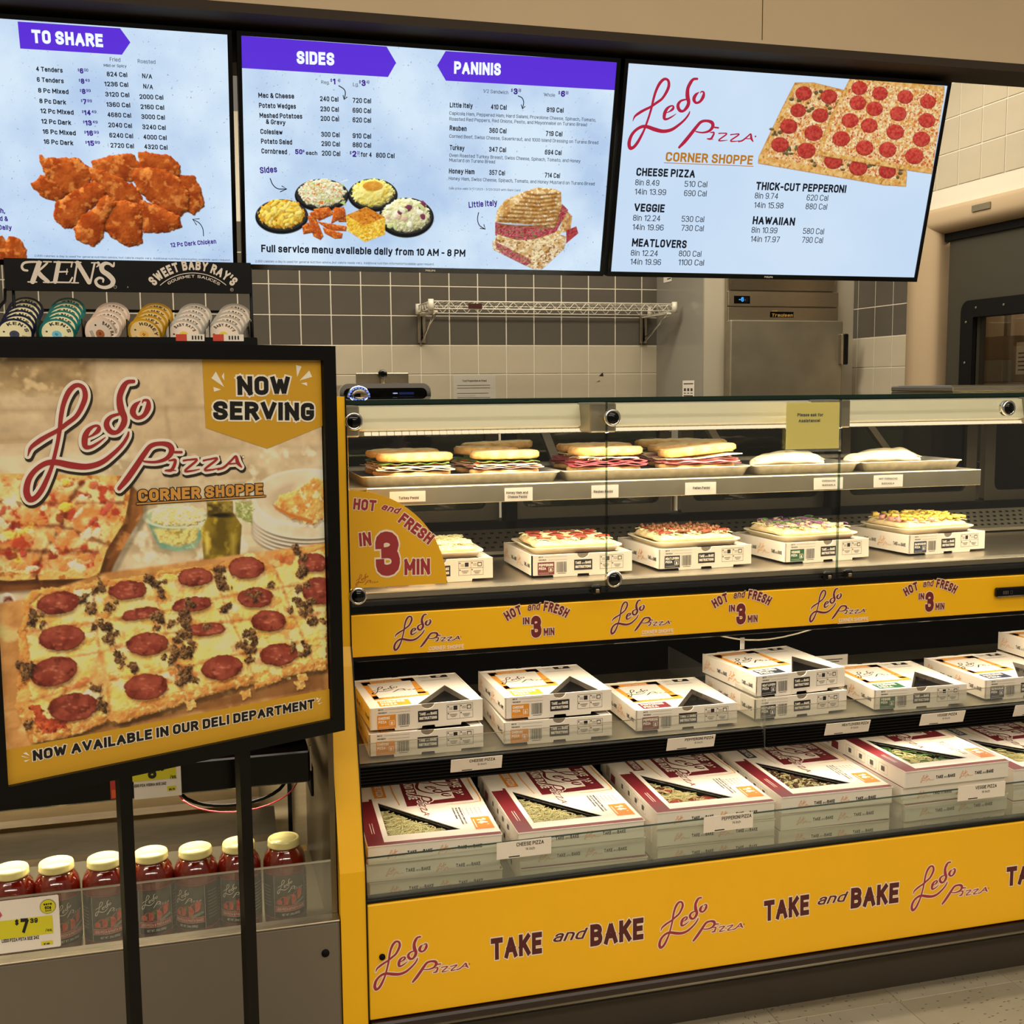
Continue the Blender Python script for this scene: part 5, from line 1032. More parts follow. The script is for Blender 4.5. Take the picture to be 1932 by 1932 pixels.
logopx(F,Pg,112,262,1335,Ks,Os,M_redb,n=3); F.build('sign_lettering',Pg,sg)
# yellow notice in clear holder
nt_=thing('notice_holder','clear holder with yellow sheet asking customers to ask for assistance','sign')
a=Pg.uv(1484,760); b_=Pg.uv(1582,844); b=MB(); b.box(a[0]-.003,b_[0]+.003,FU-.0125,FU-.0115,b_[1]-.007,a[1]+.003,M_acr); b.box(a[0]-.003,b_[0]+.003,FU-.0125,FU-.0068,b_[1]-.008,b_[1]-.005,M_acr); b.build('acrylic_sleeve',nt_)
b=MB(); b.box(a[0],b_[0],FU-.0085,FU-.008,b_[1]-.002,a[1],mat('yellow_paper',(247,230,112),.6)); b.build('paper_sheet',nt_)
F=F2(); Pn=Plane((0,FU-.0087,0),(1,0,0),(0,0,1)); tpx(F,Pn,'Please ask for',(104,281),(312,280),26,M_ink,.03,4.274,(1480,720)); tpx(F,Pn,'Assistance!',(114,329),(286,326),26,M_ink,.03,4.274,(1480,720)); F.build('lettering',Pn,nt_)
# steel tray on the glass top at the right
b=MB(); p=onY(1692,740,2.85); b.bbox(p[0],3.0,2.60,2.88,1.3775,1.392,M_steeld,.003); b.bbox(p[0]+.01,2.99,2.62,2.86,1.392,1.394,M_steel,.001); o=b.build('steel_tray_lid'); setp(o,'flat dull steel tray lying on the glass top of the case at the right','tray')
# shelf tickets on the product shelf rail
def ticket(x0,y0,x1,y1,lines,label,Y=2.372,m=M_card):
    t=thing('shelf_label',label,'label',group='paper labels on the product shelf rail'); P=Plane((0,Y,0),(1,0,0),(0,0,1)); a=P.uv(x0,y0); b_=P.uv(x1,y1)
    b=MB(); b.box(a[0],b_[0],Y,Y+.0006,b_[1],a[1],m); b.build('paper_slip',t); F=F2()
    for (s,xa,ya,xb,cp,bo) in lines: tpx(F,P,s,(xa,ya),(xb,ya-.5),cp,M_gink,bo)
    F.build('lettering',P,t)
ticket(735,928,803,946,[('Turkey Panini',752,942,790,5,.03)],'white shelf label reading Turkey Panini')
ticket(952,921,1005,944,[('Honey Ham and',955,932,996,5,.03),('Cheese Panini',958,940,994,5,.03)],'white shelf label reading Honey Ham and Cheese Panini')
ticket(1116,916,1167,938,[('Reuben Panini',1120,930,1156,5,.03)],'white shelf label reading Reuben Panini')
ticket(1293,911,1351,932,[('Italian Panini',1307,923,1339,5,.03)],'white shelf label reading Italian Panini')
ticket(1536,902,1590,922,[('CORNACHO',1551,909,1576,3.4,.02),('QUESADLA',1551,917,1576,3.4,.02)],'white shelf label with two short lines, by the glass seam')
ticket(1649,897,1703,918,[('HOT CORNACHO',1658,905,1693,3.4,.02),('QUESADLA',1663,914,1687,3.4,.02)],'white shelf label with two short lines, last on the rail at the right')
# tags on the ridged rail and on the guard glass
def tag(x0,y0,x1,y1,name,size,label,Y,tilt,grp,lx):
    t=thing('price_tag',label,'price tag',group=grp); e=(0,-math.sin(tilt),math.cos(tilt)); P=Plane((0,Y,onY(x0,y0,Y)[2]),(1,0,0),e)
    a=P.uv(x0,y0); w_=P.uv(x1,y1)[0]-a[0]; h=.030 if Y>2.1 else .034; ang=0 if Y>2.1 else -.02
    b=MB(); V=[P(a[0]+u,v-.0+u*0,l) for l in(0,.0007) for u,v in((0,-h),(w_,-h),(w_,0),(0,0))]; b.add(V,[(3,2,1,0),(4,5,6,7),(0,1,5,4),(1,2,6,5),(2,3,7,6),(3,0,4,7)],M_card); b.build('paper_slip',t)
    F=F2(.0003); F.text(name,a[0]+w_*.36,-h*.33,h*.23,M_ink,3,.02,w=w_*lx); F.text(size,a[0]+w_*.36+w_*lx/2,-h*.62,h*.17,M_ink,3,0,w=w_*.17,align='c'); logo(F,a[0]+w_*.20,-h*.62,w_*.30,M_redb,n=3); F.rect(a[0]+w_*.22,-h*.95,a[0]+w_*.42,-h*.88,M_ink,3); F.build('lettering',P,t)
G1='tags on the ridged shelf rail'; G2='tags on the guard glass of the large boxes'
tag(851,1434,948,1424,'CHEESE PIZZA','8 inch','cream tag reading CHEESE PIZZA on the ridged black rail',2.176,.30,G1,.5)
tag(1260,1394,1350,1386,'PEPPERONI PIZZA','8 inch','cream tag reading PEPPERONI PIZZA on the ridged black rail',2.176,.30,G1,.6)
tag(1559,1366,1643,1357,'MEATLOVERS PIZZA','8 inch','cream tag reading MEATLOVERS PIZZA on the ridged black rail',2.176,.30,G1,.6)
tag(1739,1348,1822,1340,'VEGGIE PIZZA','8 inch','cream tag reading VEGGIE PIZZA on the ridged black rail',2.176,.30,G1,.45)
tag(1916,1331,1995,1324,'HAWAIIAN PIZZA','8 inch','cream tag cut by the right picture edge on the ridged black rail',2.176,.30,G1,.5)
tag(937,1591,1040,1582,'CHEESE PIZZA','14 inch','cream tag reading CHEESE PIZZA 14 inch on the guard glass',2.052,.05,G2,.5)
tag(1328,1542,1421,1534,'PEPPERONI PIZZA','14 inch','cream tag reading PEPPERONI PIZZA 14 inch on the guard glass',2.052,.05,G2,.6)
tag(1808,1484,1897,1476,'VEGGIE PIZZA','14 inch','cream tag reading VEGGIE PIZZA 14 inch on the guard glass',2.052,.05,G2,.45)
# ---------------------------------------------------------------- 8-inch cartons
SW,SD,SH=.236,.236,.050
M_lab={'cheese':mat('cheese_label_orange','d98b1f',.55),'pepperoni':mat('pepperoni_label_maroon','74232a',.55),'meat':mat('meat_label_navy','20242e',.55),'veggie':mat('veggie_label_green','1f5a32',.55),'hawaiian':mat('hawaiian_label_blue','232c42',.55)}
WORD={'cheese':('CHEESE','PIZZA'),'pepperoni':('PEPPERONI','PIZZA'),'meat':('MEAT LOVERS','PIZZA'),'veggie':('VEGGIE','PIZZA'),'hawaiian':('HAWAIIAN','PIZZA')}
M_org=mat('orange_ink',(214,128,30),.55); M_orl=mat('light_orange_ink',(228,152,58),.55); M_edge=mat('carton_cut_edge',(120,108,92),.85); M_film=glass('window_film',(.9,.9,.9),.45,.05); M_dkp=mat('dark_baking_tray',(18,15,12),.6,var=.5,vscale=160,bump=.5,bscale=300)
def mats_front(F,kind,big=False):
    """front print of a small carton, origin at lower left of the front face"""
    u=lambda f:f*SW; v=lambda f:(1-f)*SH; r=random.Random(4)
    F.rect(u(.06),v(.88),u(.222),v(.32),M_lab[kind]); a,b=WORD[kind]
    F.text(a,u(.07),v(.50),SH*.115,M_white,2,.045,w=u(min(.10,.02*len(a)+.0)) if len(a)<8 else u(.14)); F.text(b,u(.07),v(.65),SH*.11,M_white,2,.045,w=u(.07))
    F.frame(u(.165),v(.74),u(.21),v(.55),.0008,M_white,2); F.text('8',u(.178),v(.72),SH*.12,M_white,2,.04); F.rect(u(.07),v(.79),u(.20),v(.785),M_white,2); F.rect(u(.07),v(.83),u(.17),v(.825),M_white,2)
    x=.243
    while x<.345: w_=r.choice([.0025,.004,.006]); F.rect(u(x),v(.80),u(x+w_),v(.33),M_ink); x+=w_+r.choice([.003,.0045])
    F.rect(u(.255),v(.86),u(.335),v(.84),M_ink)
    F.rect(u(.418),v(.74),u(.598),v(.27),M_ink); F.text('TAKE',u(.43),v(.47),SH*.12,M_white,2,.045,w=u(.055)); F.text('and',u(.492),v(.47),SH*.08,M_white,2,0,w=u(.03),shear=.2); F.text('BAKE',u(.53),v(.47),SH*.12,M_white,2,.045,w=u(.055)); F.text('INSTRUCTIONS',u(.43),v(.65),SH*.12,M_white,2,.04,w=u(.155))
    F.frame(u(.675),v(.74),u(.91),v(.12),.0006,M_ink); F.rect(u(.79),v(.74),u(.792),v(.12),M_ink); F.rect(u(.675),v(.43),u(.91),v(.42),M_ink)
    F.rect(u(.735),v(.36),u(.77),v(.18),M_ink); F.rect(u(.855),v(.36),u(.895),v(.18),M_gink); F.rect(u(.862),v(.33),u(.888),v(.22),M_card,2); F.circ(u(.688),v(.20),.0016,M_gink,1,8); F.circ(u(.803),v(.20),.0016,M_gink,1,8); F.circ(u(.688),v(.50),.0016,M_gink,1,8); F.circ(u(.803),v(.50),.0016,M_gink,1,8)
    for k in range(3): F.rect(u(.695),v(.26+k*.04),u(.728),v(.248+k*.04),M_gink); F.rect(u(.812),v(.24+k*.04),u(.848),v(.228+k*.04),M_gink)
    for k,w_ in enumerate((.07,.06,.04)): F.rect(u(.735-w_/2),v(.55+k*.05),u(.735+w_/2),v(.53+k*.05),M_gink); F.rect(u(.85-w_/2),v(.57+k*.05),u(.85+w_/2),v(.55+k*.05),M_gink)
    F.text('BEST BY',u(.07),v(.115),SH*.055,M_ink,1,.03,w=u(.045)); F.rect(u(.13),v(.10),u(.35),v(.092),M_gink); F.text('PREPARED BY',u(.07),v(.245),SH*.055,M_ink,1,.03,w=u(.075)); F.rect(u(.165),v(.235),u(.35),v(.227),M_gink)
def lid_print(F,kind):
    w,d=SW,SD; R=lambda a,b,c,e,m,l=1:F.rect(a*w,b*d,c*w,e*d,m,l)
    # orange painted frame
    for q in (((.07,.93),(.57,.96),(.57,.83),(.08,.80)),((.45,.95),(.57,.95),(.58,.38),(.48,.40)),((.07,.92),(.15,.92),(.18,.33),(.09,.31)),((.09,.42),(.60,.44),(.60,.31),(.09,.28))): F.poly([(a*w,b*d) for a,b in q],M_orl,1)
    F.poly([(.14*w,.34*d),(.50*w,.37*d),(.53*w,.86*d),(.12*w,.84*d)],M_card,2)
    F.text('TAKE AND BAKE',.20*w,.865*d,.03*d,M_card,3,.02,w=.24*w)
    logo(F,.34*w,.60*d,.46*w,M_ink,2,n=4,thin=1.0)
    F.text('PREMIUM',.24*w,.33*d,.055*d,M_card,3,.03,w=.26*w)
    F.rect(.10*w,.07*d,.38*w,.24*d,M_lab[kind]); a,b=WORD[kind]; F.text(a,.12*w,.165*d,.055*d,M_card,2,.04,w=.22*w); F.text(b,.12*w,.09*d,.055*d,M_card,2,.04,w=.14*w)
    F.rect(.74*w,.88*d,.90*w,.97*d,M_ink); F.text('8',.79*w,.895*d,.06*d,M_card,2,.045); F.text('"',.83*w,.895*d,.06*d,M_card,2,.03); F.frame(.63*w,.89*d,.71*w,.96*d,.0005,M_gink); F.rect(.645*w,.92*d,.695*w,.93*d,M_gink)
    for k in range(2): F.rect(.62*w,(.83-.03*k)*d,.9*w,(.823-.03*k)*d,M_edge)
TRI=[(.42,.045),(.90,.045),(.80,.60)]
def small_box(kind,tray=False):
    t=thing('small_pizza_box','x','pizza box')
    w,d,h=SW,SD,SH; f=.005
    # front panel with lock tabs below and thumb notch above
    nt=[(w*.565-(w*.0575)*(1-math.cos(a)),h-.0105*math.sin(a)) for a in np.linspace(0,PI,10)]
    P=[(0,f),(w*.21,f),(w*.215,.0),(w*.45,.0),(w*.455,f),(w*.565,f),(w*.57,.0),(w*.80,.0),(w*.805,f),(w,f),(w,h)]+nt+[(0,h)]
    b=MB(); b.prism(P,0,.003,M_card,'y')
    b.prism([(.0,f),(d,f),(d,h),(0,h)],0,.003,M_card,'x'); b.prism([(.003,f),(d,f),(d,h-.001),(.003,h-.001)],w-.003,w,M_card,'x'); b.box(.003,w-.003,d-.003,d,f,h-.001,M_card); b.box(.003,w-.003,.003,d-.003,f,f+.003,M_cardb)
    for x0 in(.18*w,.44*w): b.box(x0,x0+.2*w,d,d+.004,h-.003,h-.001,M_card)
    o=b.build('carton_body',t); b=MB()
    T=[(x*w,y*d) for x,y in TRI]; b.prism([(.003,.0045),(w-.003,.0045),(w-.003,d-.001),(.003,d-.001)],h-.004,h-.0022,M_card,'z',holes=[T])
    cx=sum(p[0] for p in T)/3; cy=sum(p[1] for p in T)/3
    for i in range(3):
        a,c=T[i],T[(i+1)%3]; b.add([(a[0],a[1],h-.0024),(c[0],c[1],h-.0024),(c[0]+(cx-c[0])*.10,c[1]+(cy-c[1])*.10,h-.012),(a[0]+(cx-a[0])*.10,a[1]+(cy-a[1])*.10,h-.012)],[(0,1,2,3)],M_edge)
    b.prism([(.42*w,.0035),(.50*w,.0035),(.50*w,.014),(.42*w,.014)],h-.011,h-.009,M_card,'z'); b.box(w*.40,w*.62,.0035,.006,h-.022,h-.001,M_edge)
    b.build('lid',t); b=MB(); b.box(.02*w,.98*w,.02*d,.98*d,h-.014,h-.012,M_dkp); b.build('dark_tray',t)
    b=MB(); b.prism(T,h-.0030,h-.0026,M_film,'z'); b.build('window_film',t)
    F=F2(.0002); mats_front(F,kind); o=F.build('front_print',Plane((0,-.0002,0),(1,0,0),(0,0,1)),t)
    if not tray: F=F2(.0002); lid_print(F,kind); F.build('lid_print',Plane((0,0,h-.0021),(1,0,0),(0,1,0)),t)
    F=F2(.0002); Ps=Plane((-.0002,d,0),(0,-1,0),(0,0,1)); logo(F,.035,h*.52,.05,M_orl,n=3); logo(F,.145,h*.52,.05,M_orl,n=3)
    for x in(.068,.178): F.text('TAKE',x,h*.42,h*.17,M_ink,1,.035,w=.016); F.text('and',x+.018,h*.42,h*.11,M_ink,1,0,w=.009); F.text('BAKE',x+.029,h*.42,h*.17,M_ink,1,.035,w=.016)
    F.build('side_print',Ps,t)
    return t
CK={k:small_box(k) for k in('cheese','pepperoni','meat','veggie','hawaiian')}
used=set()
def put(proto,key,loc,rz,label,group):
    if key not in used: used.add(key); o=proto; o.location=loc; o.rotation_euler=(0,0,rz); o['label']=label; o['group']=group; return o
    return copy_tree(proto,loc,rz,label,group)
GS='small pizza boxes on the middle shelf'; Zs=.6555
def sb(kind,px,py,z,rz,label,dx=0,dy=0):
    p=onZ(px,py,z); return put(CK[kind],kind,(p[0]+dx,p[1]+dy,z),math.radians(rz),label,GS)
sb('cheese',697,1432,Zs,-1,'lower small cheese pizza box of the leftmost stack on the middle shelf')
sb('cheese',699,1383,Zs+SH,1.5,'upper small cheese pizza box of the leftmost stack on the middle shelf')
sb('cheese',951,1408,Zs,-2,'lower small cheese pizza box of the second stack from the left')
sb('cheese',953,1361,Zs+SH,0,'upper small cheese pizza box of the second stack from the left')
sb('pepperoni',1200,1384,Zs,-1,'small pizza box with maroon PEPPERONI label, alone on the middle shelf')
sb('meat',1424,1361,Zs,2.5,'lower small meat lovers pizza box under its twin on the middle shelf')
sb('meat',1426,1318,Zs+SH,5,'upper small meat lovers pizza box of the stack on the middle shelf')
sb('veggie',1649,1343,Zs,-3,'small pizza box with green VEGGIE label on the middle shelf')
sb('hawaiian',1858,1323,Zs,0,'small pizza box with dark blue HAWAIIAN label on the middle shelf')
for k in range(2): put(CK['hawaiian'],'hawaiian',(1.985+.004*k,2.24,Zs+SH*k),0,['lower','upper'][k]+' small pizza box of the stack at the right picture edge, mostly cut off',GS)
# paper notice standing behind the stack
p=onY(1563,1250,2.52); pn=thing('paper_notice','pale grey printed sheet standing behind the meat lovers stack','notice'); b=MB(); b.box(p[0]-.07,p[0]+.055,2.52,2.522,Zs,p[2]+.018,mat('grey_card','bfb4a3',.7)); b.build('sheet',pn); F=F2()
for k in range(6): F.rect(p[0]-.06,p[2]+.006-.006*k,p[0]+.04-.01*(k%3),p[2]+.0085-.006*k,M_gink)
F.build('lettering',Plane((0,2.5195,0),(1,0,0),(0,0,1)),pn)
# ---------------------------------------------------------------- 14-inch cartons
LW_,LD,LH=.266,.386,.0368
M_mar=mat('maroon_carton_print',(112,30,36),.5,var=.05,vscale=30)
M_chs=mat('shredded_cheese','e2d7a0',.6,sss=.1,var=.08,vscale=80); M_veg=mat('green_pepper','4c7d2c',.5); M_meat=mat('browned_sausage','5b3a22',.7,var=.3,vscale=90,bump=.6); M_pep=mat('pepperoni_slice','a8452e',.45,var=.15,vscale=160,bump=.3)
LT_=[(.165,.115),(.72,.115),(.165,.60)]
def cheese_strands(b,pts,n,z,m,seed=1,L=.02,r=.0011,jit=.003):
    q=random.Random(seed)
    (x0,y0),(x1,y1),(x2,y2)=pts
    for i in range(n):
        a,c=q.random(),q.random()
        if a+c>1:a,c=1-a,1-c
        x=x0+(x1-x0)*a+(x2-x0)*c; y=y0+(y1-y0)*a+(y2-y0)*c; an=q.uniform(0,PI); bend=q.uniform(-.9,.9); l=L*q.uniform(.5,1.1); zz=z+q.uniform(0,jit); P=[]
        for k in range(4): t=k/3-.5; P.append((x+math.cos(an+bend*t)*l*t,y+math.sin(an+bend*t)*l*t,zz+.0015*math.sin(k)))
        b.tube(P,r,m,4,False)
def large_box(kind):
    t=thing('large_pizza_box','x','pizza box'); w,d,h=LW_,LD,LH; b=MB()
    b.bbox(0,w,0,.003,0,h-.0012,M_card,.0008); b.box(0,.003,.003,d,0,h-.0012,M_card); b.box(w-.003,w,.003,d,0,h-.0012,M_card); b.box(.003,w-.003,d-.003,d,0,h-.0012,M_card); b.box(.003,w-.003,.003,d-.003,0,.003,M_cardb)
    b.bbox(-.0012,.0,.17,.235,h*.25,h*1.0,M_card,.0004) ; b.build('carton_body',t)
    T=[(x*w,y*d) for x,y in LT_]; b=MB(); b.prism([(-.001,-.0012),(w+.001,-.0012),(w+.001,d),(-.001,d)],h-.0012,h+.0008,M_card,'z',holes=[T])
    for i in range(3):
        a,c=T[i],T[(i+1)%3]; b.add([(*a,h),(*c,h),(*c,h-.016),(*a,h-.016)],[(0,1,2,3)],M_blackm)
    b.build('lid',t); b=MB(); b.box(.01*w,.9*w,.03*d,.9*d,h-.02,h-.018,M_chs if kind!='meat' else M_meat)
    TT_=[(T[0][0]+.004,T[0][1]+.004),(T[1][0]-.012,T[1][1]+.004),(T[2][0]+.004,T[2][1]-.012)]
    cheese_strands(b,TT_,420 if kind in('cheese',) else 200,h-.016,M_chs,3,.030,.0011,.007)
    o=b.build('pizza_topping',t); o['kind']='stuff'
    if kind in('meat','pepperoni','veggie'):
        q=random.Random(8); b=MB()
        for i in range(70 if kind=='meat' else 26):
            a,c=q.random(),q.random()
            if a+c>1:a,c=1-a,1-c
            x=TT_[0][0]+(TT_[1][0]-TT_[0][0])*a; y=TT_[0][1]+(TT_[2][1]-TT_[0][1])*c
            if kind=='meat': b.bbox(x-.005,x+.005,y-.004,y+.004,h-.014,h-.007,M_meat,.002)
            elif kind=='veggie': b.tube([(x+.012*math.cos(k*.7),y+.012*math.sin(k*.7),h-.009) for k in range(4)],.0018,M_veg,5)
        if kind!='pepperoni': o=b.build('crumbled_topping',t); o['kind']='stuff'
        else:
            for x,y in((.26,.2),(.45,.19),(.28,.40),(.55,.2)): b=MB(); b.lathe([(.019,0),(.020,.002),(0,.0022)],M_pep,(x*w,y*d,h-.012),18); b.build('pepperoni',t)
    b=MB(); b.prism(T,h-.0026,h-.0022,glass('crinkled_film',(.93,.93,.92),1,.08),'z'); 
    b.build('window_film',t)
    F=F2(.00022)
    u=lambda f:f*w; v=lambda f:f*d
    F.rect(0,0,w,v(.035),M_mar); F.rect(0,v(.035),u(.125),v(.63),M_mar); F.rect(u(.10),v(.63),u(.125),v(.66),M_mar)
    F.at(u(.06),v(.30),-PI/2,1); 
    for k in range(2): F.rect(0,-.002+.005*k,.055,-.001+.005*k,M_card,2)
    F.at()
    # rotated artwork: reads from back to front
    F.poly([(u(.385),v(.50)),(u(.93),v(.515)),(u(.91),v(.96)),(u(.39),v(.96))],M_mar); F.poly([(u(.515),v(.555)),(u(.79),v(.57)),(u(.78),v(.90)),(u(.52),v(.90))],M_card,2); F.poly([(u(.515),v(.62)),(u(.52),v(.93)),(u(.507),v(.93)),(u(.50),v(.62))],M_card,2)
    F.at(u(.455),v(.92),-PI/2,1); F.text('AND BAKE',0.01,-.0095,.019,M_card,3,.04,w=.115); F.at(u(.855),v(.92),-PI/2,1); F.text('TAKE',.018,-.0095,.019,M_card,3,.04,w=.055); 
    for k in range(3): F.text('*',.088+.014*k,-.006,.012,M_card,3,.02)
    F.at(); logo(F,u(.625),v(.635),.225,M_mar,3,hm=M_card,halo=.012,thin=1.15,n=5,ang=-PI/2)
    F.stroke([(u(.33),v(1),.0012),(u(.31),v(.8),.0016),(u(.33),v(.53),.0008)],M_orl,1); F.stroke([(u(.985),v(1),.0012),(u(.975),v(.8),.0016),(u(.985),v(.52),.0014),(u(.93),v(.48),.0010),(u(.7),v(.475),.0006)],M_orl,1)
    F.rect(u(.83),v(.09),u(.975),v(.26),M_org); F.at(u(.90),v(.245),-PI/2,1); F.text('14',.004,-.008,.020,M_card,2,.045,w=.028); F.text('"',.036,.003,.01,M_card,2,.03); F.rect(.006,-.0155,.05,-.0135,M_card,2); F.at()
    for k in range(5): F.rect(u(.80+.033*k),v(.30),u(.803+.033*k),v(.40),M_gink)
    for k in range(4): F.rect(u(.80),v(.30+.03*k),u(.94),v(.302+.03*k),M_gink)
    F.at(u(.775),v(.42),-PI/2,1)
    for k,s_ in enumerate(('Naturally hearty flaky crust,','100 percent aged and smoked','Provolone cheese.')): F.text(s_,0.0,-.007*k,.0045,M_ink,1,.02,w=.095-.03*(k==2))
    F.at(); F.rect(u(.0),v(.80),u(.10),v(1),M_card)
    for k in range(5): F.rect(u(.02),v(.83+.035*k),u(.09),v(.832+.035*k),M_gink)
    F.at(u(.20),v(.99),-PI/2,1); F.rect(0,-.013,.125,.013,M_lab[kind] if kind!='cheese' else M_org)
    a,b_=WORD[kind]; F.text(a+' '+b_,.006,-.007,.015,M_card,2,.04,w=.113); F.at()
    F.build('lid_print',Plane((0,0,h+.0009),(1,0,0),(0,1,0)),t)
    F=F2(.0002)
    for x in(.055,.155): logo(F,x*1.0,h*.5,.034,M_org,n=3); F.text('TAKE',x+.022,h*.40,h*.2,M_ink,1,.04,w=.018); F.text('and',x+.042,h*.40,h*.13,M_ink,1,0,w=.009,shear=.2); F.text('BAKE',x+.053,h*.40,h*.2,M_ink,1,.04,w=.018)
    F.build('front_print',Plane((0,-.0002,0),(1,0,0),(0,0,1)),t)
    F=F2(.0002); Ps=Plane((-.0014,d,0),(0,-1,0),(0,0,1))
    r=random.Random(2); x=.05
    while x<.075: F.rect(x,h*.2,x+.0008,h*.85,M_ink); x+=r.choice([.0016,.0022])
    F.rect(.085,h*.1,.115,h*.6,M_mar); F.at()
    for k in range(4): F.frame(.15+.045*k,h*.2,.185+.045*k,h*.8,.0005,M_gink); F.rect(.16+.045*k,h*.35,.172+.045*k,h*.65,M_gink)
    F.build('side_print',Ps,t); return t
LK={k:large_box(k) for k in('cheese','pepperoni','meat','veggie','hawaiian')}
GL_='large pizza boxes in the lower well'; Zw=.4005
def lb(kind,px,py,n,rz,where,Z0=Zw):
    p=onZ(px,py,Zw+n*.0384); x,y=p[0],p[1]; q=random.Random(px)
    for k in range(n):
        top=k==n-1; dx=0 if top else q.uniform(-.004,.006); dy=0 if top else q.uniform(.0,.008); a=rz if top else rz+q.uniform(-1.5,1.5)
        pos='top' if top else ['bottom','second up','third up'][k]
        put(LK[kind],'L'+kind,(x+dx,max(y+dy,2.086-.0*k),Zw+k*.0384),math.radians(a),f'large white and maroon pizza box, {pos} in {where}',GL_)
lb('cheese',694,1597,3,-2.5,'leftmost lower stack')
lb('cheese',978,1571,3,-1.5,'second lower stack from left')
lb('pepperoni',1240,1533,3,-2,'stack behind the PEPPERONI tag')
lb('meat',1475,1504,3,-2,'stack left of the VEGGIE tag')
lb('veggie',1709,1456,4,0,'tall stack behind VEGGIE tag')
lb('hawaiian',1913,1452,3,-1,'rightmost lower stack')
